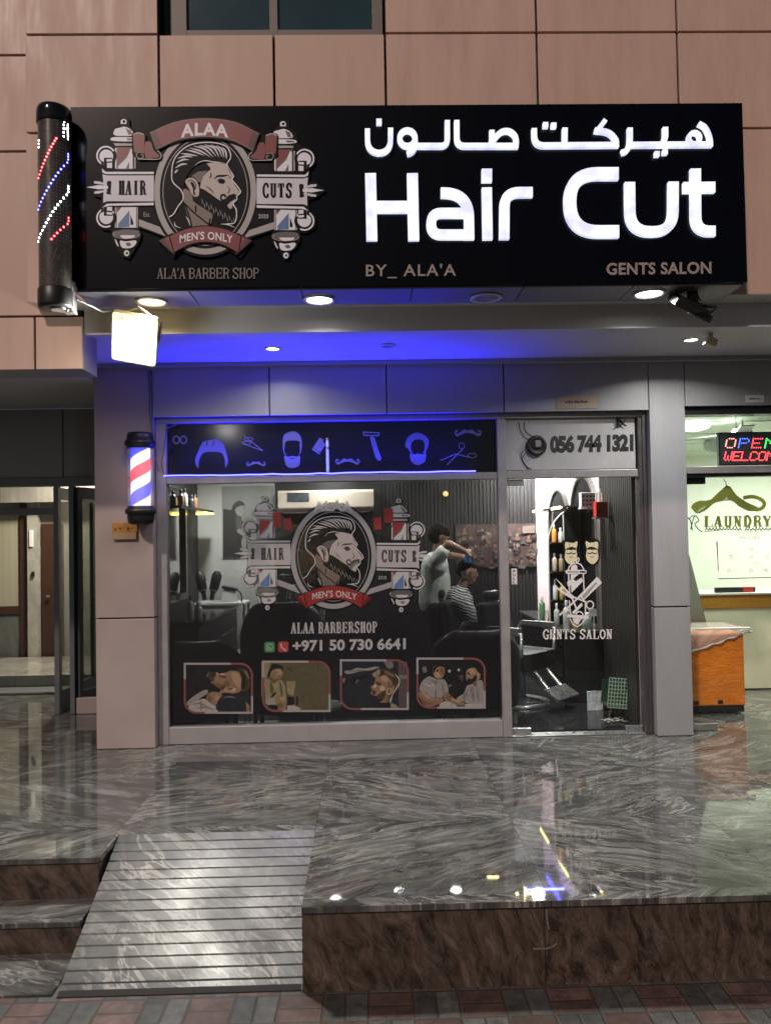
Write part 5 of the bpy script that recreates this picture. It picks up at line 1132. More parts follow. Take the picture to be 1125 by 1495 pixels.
picture((255, 950), 8.654, (270, 969, 368, 1040.5), pc['k'], [
    ([(800, 240), (900, 230), (945, 330), (940, 480), (840, 510), (820, 380)], 'h', 1), ([(150, 660), (260, 560), (400, 490), (420, 540), (350, 580), (300, 620), (200, 700)], 'w', 1), ([(180, 700), (340, 610), (420, 630), (540, 720), (540, 770), (250, 770)], 'wl', 1),
    ([(400, 600), (440, 530), (530, 520), (600, 560), (560, 640), (520, 700), (440, 650)], 's', 1), ([(455, 405), (500, 370), (480, 330), (530, 280), (570, 300), (660, 270), (730, 250), (820, 280), (850, 400), (840, 500), (760, 540), (650, 530), (560, 540), (600, 470), (540, 430)], 's', 1),
    ([(560, 310), (640, 320), (650, 350), (590, 340)], 'sd', 1), ([(520, 280), (545, 276), (560, 300), (530, 310)], 'sl', 1), ([(430, 330), (490, 300), (530, 290), (500, 350), (460, 390)], 'h', 1), ([(560, 470), (650, 420), (640, 460), (600, 500)], 'sd', 1), ([(620, 490), (700, 460), (780, 480), (760, 520), (680, 530)], 'sl', 1), ([(660, 480), (740, 470), (700, 495)], 'sd', 1),
    ([(545, 640), (640, 545), (780, 560), (930, 500), (940, 640), (890, 765), (550, 765)], 'n', 1), ([(720, 270), (800, 290), (840, 400), (810, 470), (760, 420), (720, 340)], 'sl', 1), ([(650, 380), (700, 400), (690, 450), (640, 450), (600, 430)], 'ss', 1), ([(480, 400), (540, 410), (600, 430), (560, 470), (500, 430)], 'ss', 1), ([(570, 290), (620, 285), (640, 300), (590, 305)], 'hl', 1), ([(740, 480), (770, 470), (765, 510), (720, 520)], 'hl', 1),
    ([(820, 250), (880, 300), (900, 420), (860, 500), (840, 440), (850, 340)], 'k', 1), ([(430, 560), (470, 600), (450, 660), (420, 620)], 'ss', 1), ([(520, 560), (570, 580), (540, 640), (510, 610)], 'sl', 1), ([(200, 690), (300, 650), (400, 690), (390, 700), (300, 670)], 'ws', 1), ([(260, 740), (380, 700), (500, 740), (500, 750), (380, 720)], 'ws', 1), ([(330, 620), (345, 700), (335, 765), (320, 700)], 'ws', 1), ([(600, 600), (700, 570), (780, 600), (690, 590)], 'g', 1), ([(420, 300), (450, 270), (500, 275), (460, 300), (430, 340)], 'h', 1), ([(400, 330), (430, 260), (440, 262), (415, 335)], 'g', 0),
    ([(900, 640), (945, 690), (950, 770), (910, 770)], 's', 0), ([(880, 250), (900, 260), (950, 360), (935, 350)], 'w', 0)])
picture((375, 950), 9.0, (384, 966, 481, 1038), pc['o'], [
    ([(60, 150), (180, 150), (170, 330), (100, 360), (90, 600), (60, 600)], 'ol', 0), ([(190, 190), (260, 175), (330, 200), (345, 260), (260, 260), (190, 300), (150, 350), (140, 310)], 'k', 1), ([(190, 270), (260, 235), (330, 250), (340, 320), (300, 370), (230, 380), (180, 350)], 's', 1), ([(240, 290), (280, 285), (270, 305)], 'h', 1),
    ([(105, 370), (180, 390), (220, 430), (300, 380), (360, 430), (380, 560), (370, 720), (150, 720), (110, 560)], 'ol', 1), ([(110, 640), (200, 620), (290, 660), (270, 710), (150, 720)], 'w', 1), ([(240, 610), (330, 590), (370, 660), (380, 770), (280, 770), (250, 700)], 's', 1), ([(180, 610), (220, 560), (260, 545), (230, 590), (200, 615)], 'k', 1), ([(140, 715), (260, 715), (270, 770), (180, 760)], 'k', 1),
    ([(380, 250), (420, 230), (460, 260), (450, 270), (420, 245)], 'k', 1), ([(390, 400), (510, 400), (500, 480), (480, 600), (400, 560)], 'ol', 0), ([(400, 600), (490, 610), (500, 700), (400, 720)], 'k', 0), ([(400, 720), (500, 720), (580, 760), (560, 775), (400, 780)], 'wl', 0), ([(250, 250), (310, 255), (325, 300), (290, 330), (260, 310)], 'sl', 1), ([(190, 330), (230, 370), (300, 365), (260, 390), (200, 380)], 'ss', 1), ([(285, 330), (310, 325), (300, 345)], 'sd', 1), ([(245, 282), (275, 278), (272, 288)], 'k', 1), ([(180, 400), (220, 500), (200, 580), (170, 500)], 'o', 1), ([(300, 400), (330, 480), (340, 600), (310, 560)], 'o', 1), ([(300, 620), (350, 610), (360, 660), (320, 650)], 'sl', 1), ([(260, 700), (320, 680), (350, 740), (300, 760)], 'ss', 1),
    ([(545, 190), (700, 190), (690, 760), (560, 740)], 'o', 0), ([(515, 600), (540, 600), (535, 720), (515, 720)], 'k', 0)])
picture((490, 950), 9.783, (497.5, 964, 595, 1035), pc['n'], [
    ([(890, 150), (1020, 160), (1020, 810), (900, 810)], 'm', 0), ([(900, 350), (1020, 350), (1020, 400), (910, 405)], 'g', 0), ([(130, 290), (220, 280), (300, 245), (420, 255), (560, 225), (620, 240), (500, 280), (380, 290), (250, 320), (150, 330)], 'w', 1), ([(520, 340), (560, 300), (620, 265), (640, 320), (600, 370), (570, 390)], 'ol', 1),
    ([(690, 150), (800, 150), (820, 230), (760, 260), (720, 220)], 'g', 1), ([(640, 280), (700, 260), (820, 300), (890, 380), (880, 520), (830, 500), (740, 400), (640, 340)], 'h', 1), ([(565, 400), (620, 365), (720, 350), (780, 420), (840, 500), (820, 600), (760, 640), (740, 740), (620, 745), (680, 690), (560, 640), (510, 630), (500, 590), (520, 560), (500, 510), (550, 480)], 's', 1),
    ([(570, 440), (630, 460), (650, 490), (590, 490)], 'h', 1), ([(590, 640), (640, 600), (700, 560), (720, 640), (680, 690), (620, 690), (580, 680)], 'h', 1), ([(530, 560), (570, 580), (570, 610), (520, 590)], 'h', 1), ([(720, 570), (760, 530), (810, 540), (790, 620), (730, 630)], 'sl', 1), ([(600, 740), (780, 740), (800, 815), (600, 815)], 'k', 0),
    ([(660, 360), (720, 370), (740, 440), (690, 450), (650, 410)], 'sl', 1), ([(640, 500), (700, 520), (690, 570), (630, 560)], 'hl', 1), ([(740, 440), (820, 500), (810, 540), (750, 520)], 'ss', 1), ([(700, 640), (760, 640), (740, 720), (690, 720)], 'ss', 1), ([(545, 490), (575, 480), (570, 520), (530, 530)], 'hl', 1), ([(680, 290), (760, 300), (840, 360), (800, 370), (720, 330)], 'ss', 1), ([(800, 400), (860, 420), (850, 500), (810, 480)], 'h', 1), ([(640, 300), (690, 290), (660, 340)], 'k', 1), ([(750, 560), (785, 555), (775, 600), (745, 605)], 'ss', 1), ([(160, 300), (300, 275), (420, 280), (300, 305)], 'ws', 1), ([(200, 420), (380, 350), (480, 360), (300, 430)], 'k', 1), ([(520, 600), (560, 605), (555, 630), (515, 625)], 'sd', 1),
    ([(840, 330), (890, 370), (920, 430), (890, 520), (820, 620), (790, 730), (770, 740), (770, 690), (830, 580), (880, 490), (900, 420)], 'wl', 1), ([(790, 740), (870, 780), (900, 815), (780, 815)], 'ol', 0), ([(280, 460), (310, 405), (325, 415), (295, 470)], 'g', 0), ([(100, 400), (135, 385), (125, 450), (105, 460)], 's', 0)])
picture((600, 950), 9.375, (609, 961.5, 707, 1033), pc['k'], [
    ([(300, 230), (350, 190), (420, 195), (455, 260), (440, 350), (380, 390), (310, 350)], 's', 1), ([(300, 250), (330, 200), (420, 180), (450, 230), (400, 215), (345, 235), (310, 300)], 'k', 1), ([(340, 275), (370, 270), (365, 295)], 'sd', 1), ([(400, 280), (425, 280), (415, 300)], 'sd', 1), ([(345, 340), (400, 345), (370, 360)], 'wl', 1),
    ([(110, 540), (150, 420), (250, 350), (350, 395), (460, 400), (510, 560), (440, 600), (420, 640), (250, 700), (210, 590)], 'w', 1), ([(180, 440), (240, 470), (310, 450), (300, 480), (230, 495)], 'wl', 1), ([(110, 560), (200, 570), (220, 620), (400, 640), (440, 680), (350, 740), (200, 760), (110, 640)], 's', 1), ([(440, 590), (490, 570), (600, 660), (720, 700), (720, 750), (600, 740), (470, 690)], 's', 1),
    ([(620, 650), (720, 580), (760, 480), (830, 460), (960, 400), (990, 560), (990, 760), (760, 720), (730, 690), (650, 690)], 'w', 1), ([(765, 250), (860, 225), (940, 290), (940, 370), (860, 470), (780, 430), (750, 360)], 's', 1), ([(760, 250), (790, 190), (880, 175), (960, 220), (970, 310), (940, 320), (900, 270), (860, 230)], 'k', 1), ([(770, 380), (830, 385), (880, 330), (895, 390), (850, 450), (780, 440)], 'k', 1), ([(770, 300), (830, 300), (830, 320), (790, 330)], 'k', 1),
    ([(400, 720), (480, 690), (610, 740), (600, 770), (400, 770)], 'wl', 1), ([(730, 730), (980, 720), (985, 775), (740, 775)], 'wl', 0), ([(150, 230), (200, 220), (215, 280), (170, 300)], 'g', 1), ([(330, 290), (380, 300), (390, 340), (350, 370), (320, 330)], 'sl', 1), ([(400, 240), (440, 250), (440, 320), (415, 330)], 'ss', 1), ([(345, 262), (375, 258), (378, 266), (348, 270)], 'k', 1), ([(400, 262), (425, 262), (425, 270), (402, 270)], 'k', 1), ([(385, 290), (398, 310), (380, 318)], 'ss', 1), ([(250, 380), (300, 400), (360, 420), (340, 480), (290, 430)], 'ws', 1), ([(330, 500), (345, 600), (335, 660), (320, 600)], 'ws', 1), ([(430, 430), (450, 520), (440, 590), (415, 520)], 'ws', 1), ([(150, 560), (200, 590), (280, 660), (200, 640)], 'sl', 1), ([(110, 620), (220, 700), (330, 730), (180, 740)], 'ss', 1), ([(560, 650), (650, 690), (640, 710), (560, 680)], 'sl', 1), ([(500, 600), (560, 640), (520, 680), (480, 660)], 'ss', 1),
    ([(790, 250), (850, 245), (870, 300), (830, 330), (800, 310)], 'sl', 1), ([(850, 420), (900, 440), (880, 490), (850, 470)], 'ss', 1), ([(900, 300), (930, 310), (930, 350), (905, 345)], 'sl', 1), ([(800, 500), (850, 510), (860, 700), (830, 640)], 'ws', 1), ([(900, 480), (920, 560), (930, 700), (895, 620)], 'ws', 1), ([(700, 620), (760, 560), (770, 600), (720, 660)], 'ws', 1), (ell(522, 278, 20, 22, n=12), 'wl', 0), (ell(650, 262, 18, 20, n=12), 'wl', 0), ([(650, 350), (700, 330), (710, 390), (690, 420)], 'sd', 1), ([(500, 470), (550, 465), (545, 490), (505, 500)], 'g', 0)])
# ------------------------------------------------------------------ stickers on the door glass
A = Art(GY, off=.0012); dw = mat('sticker white', (.62, .6, .6), .4)
A.serif('GENTS SALON', 792, 919, 893, 933, dw, w=.55, st=.16, th=.07, sf=.05, gap=.07, slope=-.004); A.build('lettering', door)
A = Art(GY, off=.0012, eps=.00004); Dd = lambda L: [(780+x/9.34, 780+y/9.34) for x, y in L]; dk = film('sticker black', (.005, .005, .006), .85); T9 = 1/9.34
A.stroke(Dd(cr([(560, 390), (575, 345), (595, 320), (600, 360), (570, 390)], 4)), 14*T9, dw)
A.stroke(Dd([(450, 500), (470, 440), (520, 400), (580, 390), (630, 415), (660, 460), (670, 500)]), 16*T9, dw); A.poly(Dd([(490, 490), (495, 440), (540, 410), (580, 430), (580, 490)]), dw)
A.poly(Dd(rrect(420, 485, 705, 540, 24)), dw); A.poly(Dd(rrect(440, 502, 600, 524, 10)), film('sticker grey', (.3, .3, .3), .85)); A.poly(Dd(rrect(612, 500, 690, 526, 10)), dk)
A.stroke(Dd([(460, 540), (475, 800)]), 18*T9, dw); A.stroke(Dd([(660, 540), (672, 760)]), 16*T9, dw); A.stroke(Dd([(470, 900), (490, 1110)]), 16*T9, dw); A.stroke(Dd([(690, 930), (690, 1110)]), 16*T9, dw)
A.poly(Dd([(490, 545), (600, 545), (530, 600), (640, 590), (655, 640), (500, 800), (490, 640)]), dw); A.poly(Dd([(440, 650), (500, 620), (490, 700), (450, 710)]), dw); A.poly(Dd([(520, 610), (640, 560), (640, 590), (560, 640)]), dk)
A.poly(Dd([(510, 1060), (640, 930), (655, 970), (560, 1060), (520, 1090)]), dw)
A.stroke(Dd([(440, 1110), (730, 1130)]), 40*T9, dw); A.stroke(Dd([(480, 1150), (520, 1230), (580, 1260), (640, 1220), (690, 1150)]), 16*T9, dw); A.poly(Dd([(510, 1150), (640, 1150), (590, 1230), (540, 1210)]), dw)
A.stroke(Dd([(335, 1105), (600, 860), (700, 760)]), 24*T9, dw); A.poly(Dd([(590, 850), (850, 580), (915, 660), (670, 900), (620, 860)]), dw); A.poly(Dd([(640, 850), (830, 650), (850, 670), (670, 880)]), film('sticker grey', (.3, .3, .3), .85))
A.poly(Dd([(275, 590), (330, 640), (480, 800), (550, 860), (500, 880), (440, 800)]), dw); A.poly(Dd([(300, 715), (420, 790), (540, 860), (520, 890), (400, 820), (300, 745)]), dw)
A.stroke(Dd([(510, 850), (620, 890), (700, 925)]), 22*T9, dw); A.stroke(Dd([(510, 880), (550, 970), (580, 1050)]), 22*T9, dw); A.stroke(Dd(ell(752, 962, 48, 52, 0, 359, 22)), 17*T9, dw, closed=True); A.stroke(Dd(ell(608, 1105, 48, 50, 0, 359, 22)), 17*T9, dw, closed=True)
A.build('barber_sticker', door)
cm_ = mat('sticker cream', (.58, .52, .36), .4)
for dx in (0, 1):
    A = Art(GY, off=.0011, eps=.00003); V = (lambda L: Dd(L)) if dx == 0 else (lambda L: Dd([(1275-x, y-3) for x, y in L]))
    A.poly(V(cr([(395, 90), (480, 60), (590, 75), (620, 200), (590, 420), (480, 440), (395, 380), (380, 200)], 3, True)), dk)
    A.poly(V(cr([(410, 140), (425, 105), (460, 110), (530, 118), (575, 95), (580, 140), (565, 200), (575, 270), (570, 340), (530, 390), (480, 410), (430, 370), (408, 310), (420, 230)], 3, True)), cm_)
    A.poly(V(cr([(430, 200), (490, 172), (550, 185), (555, 215), (430, 215)], 3, True)), dk); A.poly(V(ell(462, 228, 26, 18, n=14)), cm_); A.poly(V(ell(528, 228, 26, 18, n=14)), cm_)
    A.stroke(V([(430, 262), (470, 268), (490, 250), (520, 268), (560, 258)]), 14*T9, dk); A.stroke(V([(470, 312), (520, 310)]), 12*T9, mat('sticker brown', (.16, .09, .05), .5)); A.stroke(V([(468, 120), (470, 165)]), 5*T9, dk)
    A.build('face_sticker', door)
A = Art(GY, off=.0012); A.poly([(746, 830), (754, 830), (754.5, 853), (746.5, 853)], dw); 
for k, ch in enumerate('PULL'): A.text(ch, 748.4, 832+k*5.3, 752, 836+k*5.3, black_m, bold=.03)
A.build('pull_sticker', door)
# ------------------------------------------------------------------ inside the barber shop
IX0, IX1, IY0, IY1, IZ = -2.27, 2.37, 0.34, 3.80, 2.80
shop = thing('shop_interior', 'black and white barber shop room behind the glass front', 'room', (0, 2, 0))
blackwall_m = mat('matt black wall', (0.012, 0.012, 0.013), 0.5, var=.2, vscale=3)
m1 = MB(); m1.box(IX0, IX1, .25, IY1, .003, .012); m1.build('floor', darktile_m, shop)
m1 = MB(); m1.box(IX0, IX1, .30, IY1, IZ, IZ+.05); m1.build('ceiling', mat('dim ceiling', (.22, .22, .22), .7), shop)
m1 = MB(); m1.box(IX0-.05, IX0, .35, IY1, .012, IZ); m1.build('wall', blackwall_m, shop)
m1 = MB(); m1.box(IX1, IX1+.05, .35, IY1, .012, IZ); m1.build('wall', mat('rosy white wall', (.68, .56, .57), .5, var=.06), shop)
bx = lambda x, y=800: ax(x, y, IY1)
m1 = MB(); m1.box(IX0-.05, bx(402), IY1, IY1+.05, .012, IZ); m1.build('back_wall', mat('pale grey wall', (.46, .46, .44), .6, var=.08), shop)
m1 = MB(); m1.box(bx(402)+.001, bx(553), IY1, IY1+.05, .012, IZ); m1.build('back_wall', blackwall_m, shop)
m1 = MB(); x = bx(553)
m1.box(bx(553)+.001, bx(783), IY1+.02, IY1+.05, .012, IZ)
while x < bx(783)-.05: m1.box(x+.002, x+.042, IY1, IY1+.019, .012, IZ); x += .05
m1.build('slat_wall', mat('dark slat', (.011, .0095, .010), .5), shop)
m1 = MB(); m1.box(bx(783)+.001, IX1+.05, IY1, IY1+.05, .012, IZ); m1.build('back_wall', MATS['rosy white wall'], shop)
m1 = MB(); m1.box(PX1, QX0, WY+.092, .34, tz1+.02, zt); m1.build('header_wall', blackwall_m, shop)
def room_light(label, x, y, z, e, on_m=None, r=.085):
    t_ = thing('room_downlight', label, 'ceiling light', (x, y, z), 'ceiling lights inside the barber shop')
    q_ = MB(); q_.lathe((x, y, z), [(r*.85, -.001), (r*1.1, -.003), (r*1.1, -.010), (r*.85, -.010)], 24, caps=False); q_.build('trim', MATS['white lamp trim'], t_)
    q_ = MB(); q_.lathe((x, y, z), [(1e-3, -.004), (r*.86, -.004)], 24, caps=False); q_.build('lens', on_m or emat('room lamp lens', (.92, 1, .98), 14), t_)
    if e: lamp(t_, 'AREA', (x, y, z-.02), e, (1, .98, .95), r*1.6, spread=160)
for x, y, e, lab in ((-.50, 3.30, 30, 'ceiling light inside the barber shop nearest the air conditioner'), (.30, 3.45, 5, 'ceiling light inside the barber shop between the air conditioner and the barber'), (1.02, 3.42, 5, 'ceiling light inside the barber shop above the crowd poster'), (2.02, 3.2, 75, 'ceiling light inside the barber shop above the arched mirrors'), (-1.75, 2.6, 60, 'ceiling light inside the barber shop above the styling counter'), (.75, 1.5, 12, 'ceiling light inside the barber shop above the barber'), (1.75, 1.3, 40, 'ceiling light inside the barber shop just behind the glass door')):
    room_light(lab, x, y, IZ-.002, e)
# coloured ceiling battens whose reflections show on the floor
def batten(label, p0, p1, m, e, col):
    p0, p1 = Vector(p0), Vector(p1); c = (p0+p1)/2; t_ = thing('ceiling_batten', label, 'strip light', c)
    d = (p1-p0); R = Matrix.Rotation(atan2(d.y, d.x), 3, 'Z'); q_ = MB(); L_ = d.length
    q_.box(-L_/2, L_/2, -.035, .035, -.005, .012); q_.v = [R @ v+c for v in q_.v]; q_.build('base', white_m, t_)
    q_ = MB(); q_.box(-L_/2+.02, L_/2-.02, -.022, .022, -.022, -.006); q_.v = [R @ v+c for v in q_.v]; q_.build('diffuser', m, t_)
    if e: lamp(t_, 'AREA', c+Vector((0, 0, -.03)), e, col, L_*.9, size_y=.04)
bl_ = emat('blue batten', (.12, .12, 1), 6); yl_ = emat('yellow batten', (1, .72, .18), 9)
batten('added blue ceiling batten along the right wall, put in for its floor reflection', (2.25, 2.9, IZ-.012), (2.25, 3.75, IZ-.012), bl_, 6, (.15, .15, 1))  # added lamp, put in only to hint at blue streaks on the floor
batten('yellow ceiling batten over the mirrors on the right wall', (1.78, 3.0, IZ-.012), (1.90, 3.45, IZ-.012), yl_, 3, (1, .75, .3))
batten('yellow ceiling batten at the back of the barber shop', (1.45, 3.72, IZ-.012), (1.62, 3.72, IZ-.012), yl_, 2, (1, .75, .3))

# air conditioner
p0, p1 = at(406, 748, Y=IY1-.22), at(545, 714, Y=IY1-.22)
acn = thing('air_conditioner', 'cream wall air conditioner on the black back wall above the emblem', 'air conditioner', ((p0.x+p1.x)/2, IY1-.1, p0.z))
m1 = MB(); m1.prism([(IY1-.001, p0.z), (IY1-.16, p0.z), (IY1-.22, p0.z+.05), (IY1-.22, p1.z-.03), (IY1-.19, p1.z), (IY1-.001, p1.z)], 'x', p0.x, p1.x); m1.build('housing', mat('cream plastic', (.42, .36, .30), .4), acn, bevel=.012)
m1 = MB(); m1.box(p0.x+.06, p1.x-.06, IY1-.215, IY1-.15, p0.z-.016, p0.z-.002); m1.build('vent_flap', mat('dark flap', (.05, .04, .04), .5), acn)
m1 = MB(); a, b_ = at(419, 733, Y=IY1-.222), at(451, 719, Y=IY1-.222); m1.box(a.x, b_.x, IY1-.2235, IY1-.2205, a.z, b_.z); m1.build('sticker', mat('energy sticker', (.05, .06, .07), .4, var=.9, vscale=22), acn)
# posters on the back wall
def poster(name, label, x0, y0, x1, y1, m, items=()):
    a, b_ = at(x0, y1, Y=IY1-.02), at(x1, y0, Y=IY1-.02); t_ = thing(name, label, 'poster', ((a.x+b_.x)/2, IY1, a.z))
    q_ = MB(); q_.box(a.x, b_.x, IY1-.02, IY1-.001, a.z, b_.z); bo = q_.build('board', m, t_)
    if items:
        A = Art(IY1-.02, off=.001, eps=.0001)
        for P, mm, sm_ in items: A.poly(cr(P, 3, True) if sm_ else P, mm)
        A.build('printed_picture', t_)
gk = mat('poster charcoal', (.018, .018, .02), .5); gs = mat('poster grey skin', (.22, .21, .20), .5); gl = mat('poster pale', (.36, .36, .35), .5); gm2 = mat('poster mid', (.06, .06, .062), .5)
poster('barber_poster', 'tall grey poster of a man bent over his work on the pale back wall', 325, 709, 399, 815, mat('poster grey', (.20, .20, .195), .5, var=.25, vscale=2.5), [
    ([(326, 743), (340, 745), (352, 755), (358, 775), (352, 790), (356, 814), (326, 814)], gk, 0), ([(338, 744), (342, 735), (350, 731), (357, 736), (356, 748), (348, 755), (341, 752)], gk, 1), ([(344, 742), (356, 738), (356, 748), (350, 754), (345, 750)], gs, 1), ([(344, 755), (352, 758), (362, 775), (360, 783), (348, 778)], gm2, 1), ([(350, 772), (360, 778), (356, 782), (346, 776)], gs, 1), ])
random.seed(21); cits = []
for k in range(90):
    x = 668+random.random()*113; y = 772+random.random()*50; r_ = 1.3+random.random()*1.9
    cits.append((ell(x, y, r_*.8, r_, n=9), random.choice([mat('crowd tan', (.12, .075, .052), .5), mat('crowd pale', (.17, .13, .11), .5), mat('crowd rose', (.09, .045, .038), .5)]), 0)); cits.append((cr([(x-r_*1.5, y+r_*3), (x-r_, y+r_*1.1), (x+r_, y+r_*1.1), (x+r_*1.6, y+r_*3)], 2, True), random.choice([gk, gm2, gk, MATS['crowd rose'], MATS['crowd tan']]), 0))
cits += [([(762, 768), (780, 767), (780, 778), (762, 779)], MATS['crowd pale'], 0)]
poster('crowd_poster', 'dark brown poster crowded with people on the slatted back wall', 666, 764, 781, 829, mat('poster brown', (.055, .032, .030), .5, var=.5, vscale=5), cits)
pt = mat('poster ochre', (.17, .105, .04), .5, var=.6, vscale=9)
poster('pattern_panel', 'ochre patterned panel on the black back wall behind the window emblem', 432, 762, 503, 850, pt)
# small wall lamp high on the slats
p = at(650, 721, Y=IY1-.06); wl = thing('wall_lamp', 'small amber lamp glowing on the dark slatted wall', 'lamp', p)
m1 = MB(); m1.sphere(p, .035); m1.build('bulb', emat('amber bulb', (1, .5, .15), 1.6), wl); m1 = MB(); m1.cyl(p+Vector((0, .03, 0)), p+Vector((0, .059, 0)), .03); m1.build('mount', black_m, wl)

# left wall: mirror station, counter and tools
mf = thing('mirror_station', 'black framed mirror with a slanted frame on the left wall of the shop', 'mirror', (IX0, 2.2, 1.1))
m1 = MB()
P = [(1.7, 1.02), (2.95, 1.02), (2.95, 2.32), (2.15, 2.32)]; I = [(1.95, 1.10), (2.87, 1.10), (2.87, 2.22), (2.22, 2.22)]
m1.prism(P, 'x', IX0+.001, IX0+.06, 0, [I[::-1]]); m1.build('frame', blackgloss_m, mf)
m1 = MB(); m1.prism(I, 'x', IX0+.005, IX0+.02); m1.build('mirror', mat('mirror silver', (.7, .7, .7), .03, metal=1), mf)
cn = thing('styling_counter', 'black styling counter along the left wall loaded with tools', 'counter', (-1.9, 2.3, 0))
m1 = MB(); m1.box(IX0+.001, -1.72, 1.30, 3.5, .12, .86); m1.box(IX0+.02, -1.78, 1.33, 3.47, .012, .119); m1.build('cabinet', black_m, cn, bevel=.006)
m1 = MB(); m1.box(IX0+.001, -1.68, 1.28, 3.52, .861, .90); m1.build('top', blackgloss_m, cn, bevel=.006)
m1 = MB(); [m1.box(-1.7185, -1.708, 1.42+k*.52, 1.78+k*.52, .60, .62) for k in range(4)]; m1.build('drawer_pull', steel_m, cn)
sh = thing('wall_shelf', 'high black shelf with bottles and two yellow light tubes on the left wall', 'shelf', (-2.1, 2.8, 2.1))
m1 = MB(); m1.box(IX0+.001, -1.98, 1.7, 3.4, 2.06, 2.09); m1.build('board', blackgloss_m, sh)
m1 = MB(); m1.box(-1.99, -1.965, 2.85, 3.35, 2.045, 2.059); m1.box(-2.2, -1.99, 3.38, 3.40, 2.04, 2.059); m1.build('light_tube', emat('yellow tube', (1, .78, .15), 6), sh)
def bottle(x, y, z, r, h, col, cap, label, s=1, name='bottle'):
    t_ = thing(name, label, 'bottle', (x, y, z)); q_ = MB(); q_.lathe((x, y, z), [(r*.9, 0.001), (r, .008), (r, h*.62), (r*.85, h*.7), (r*.4, h*.76), (r*.38, h*.82)], 16); q_.build('body', mat('bottle %.2f %.2f %.2f' % col, col, .3), t_)
    q_ = MB(); q_.lathe((x, y, z), [(r*.45, h*.82), (r*.45, h*.96), (r*.3, h)], 14); q_.build('cap', cap, t_); return t_
bottle(-1.86, 1.55, .901, .036, .24, (.5, .5, .48), black_m, 'white pump bottle on the styling counter')
bottle(-1.76, 1.46, .901, .042, .19, (.55, .55, .53), MATS['white lamp trim'], 'stout white bottle on the styling counter nearest the window')
for k, c_ in enumerate(((.05, .05, .06), (.3, .2, .1), (.4, .4, .38), (.03, .03, .04), (.25, .12, .05))): bottle(-2.14+.02*(k % 2), 2.0+k*.27, 2.091, .035, .17+.03*(k % 3), c_, black_m, ['dark bottle on the left wall shelf nearest the window', 'brown bottle second along the left wall shelf', 'pale bottle in the middle of the left wall shelf', 'black bottle fourth along the left wall shelf', 'amber bottle at the far end of the left wall shelf'][k])
# brush stand, dryer and box on a white side table by the pale wall
tbx = ax(325, 880, 3.15)
tb = thing('tool_trolley', 'white trolley with hair tools by the pale back wall', 'trolley', (tbx, 3.15, 0))
ztp = az(325, 880, 3.0)
m1 = MB(); m1.box(tbx-.32, tbx+.30, 3.0, 3.4, ztp-.03, ztp); m1.box(tbx-.32, tbx+.30, 3.0, 3.4, .30, .33); m1.build('shelf', white_m, tb, bevel=.005)
for sx in (-.30, .27):
    for yy in (3.02, 3.37): m1 = MB(); m1.box(tbx+sx, tbx+sx+.025, yy, yy+.02, .013, ztp-.031); m1.build('leg', steel_m, tb)
def dryer(x0, x1, y0, y1, lab):
    a = at(x0, y0, Y=3.1); b_ = at(x1, y1, Y=3.1); t_ = thing('hair_brush', lab, 'brush', b_); q_ = MB(); q_.tube([b_, b_.lerp(a, .25), b_.lerp(a, .35), b_.lerp(a, .85), a], [.028, .028, .055, .062, .03], 12); q_.build('body', black_m, t_)
    q_ = MB(); d = (a-b_).normalized(); q_.lathe(b_.lerp(a, .33), [(.059, 0), (.059, .014)], 14, axis=d); q_.build('ring', steel_m, t_)
dryer(291, 299, 835, 876, 'black barrel brush leaning left on the white trolley'); dryer(318, 309, 834, 876, 'black barrel brush leaning right on the white trolley')
a = at(325, 876, Y=3.12); t_ = thing('tool_case', 'white tool case with a black lid and looped cord', 'case', a); m1 = MB(); m1.box(a.x, a.x+.17, 3.08, 3.2, ztp+.001, ztp+.15, rot=Matrix.Rotation(.12, 3, 'Y')); m1.build('case', white_m, t_, bevel=.008)
m1 = MB(); m1.box(a.x+.0, a.x+.18, 3.07, 3.21, ztp+.155, ztp+.18, rot=Matrix.Rotation(.2, 3, 'Y')); m1.tube([(a.x+.17, 3.1, ztp+.15), (a.x+.22, 3.1, ztp+.12), (a.x+.24, 3.1, ztp+.05), (a.x+.23, 3.1, ztp-.03)], .008); m1.build('lid', black_m, t_)

# tub chairs behind the window
leather_m = mat('black leather', (.045, .048, .048), .35, var=.25, vscale=8, bump=.15, bscale=120)
def tub_chair(x, y, W, H, rz, label):
    t_ = thing('waiting_chair', label, 'armchair', (x, y, .012), 'black waiting chairs behind the window'); R = Matrix.Rotation(rz, 3, 'Z'); C = Vector((x, y, .012))
    def fin(q_): q_.v = [R @ v+C for v in q_.v]; return q_
    q_ = MB(); rings = []
    for k in range(25):
        a_ = pi*(-.08+1.16*k/24); hh = H*(.70+.30*min(1, max(0, sin(a_))*1.25)); cx_, cy_ = cos(a_), -sin(a_)
        ro, ri = W/2, W/2-.13; sec = []
        for u_, z_ in ((ro*.94, .12), (ro, .35*H), (ro*1.02, hh-.08), (ro*.97, hh-.015), ((ro+ri)/2, hh), (ri*1.03, hh-.02), (ri, hh-.09), (ri, .12)): sec.append(Vector((cx_*u_, cy_*u_*.9, z_)))
        rings.append(sec)
    q_.rings(rings); fin(q_).build('backrest', leather_m, t_)
    q_ = MB(); q_.prism(rrect(-W/2+.12, -W*.3, W/2-.12, W*.42, .12), 'z', .20, .42); fin(q_).build('seat', leather_m, t_, bevel=.03)
    for sx in (-1, 1):
        for sy in (-1, 1): q_ = MB(); q_.cyl((sx*W*.32, sy*W*.26, 0), (sx*W*.3, sy*W*.25, .20), .018, .025); fin(q_).build('leg', steel_m, t_)
sxx = lambda x, Y: ax(x, 900, Y)
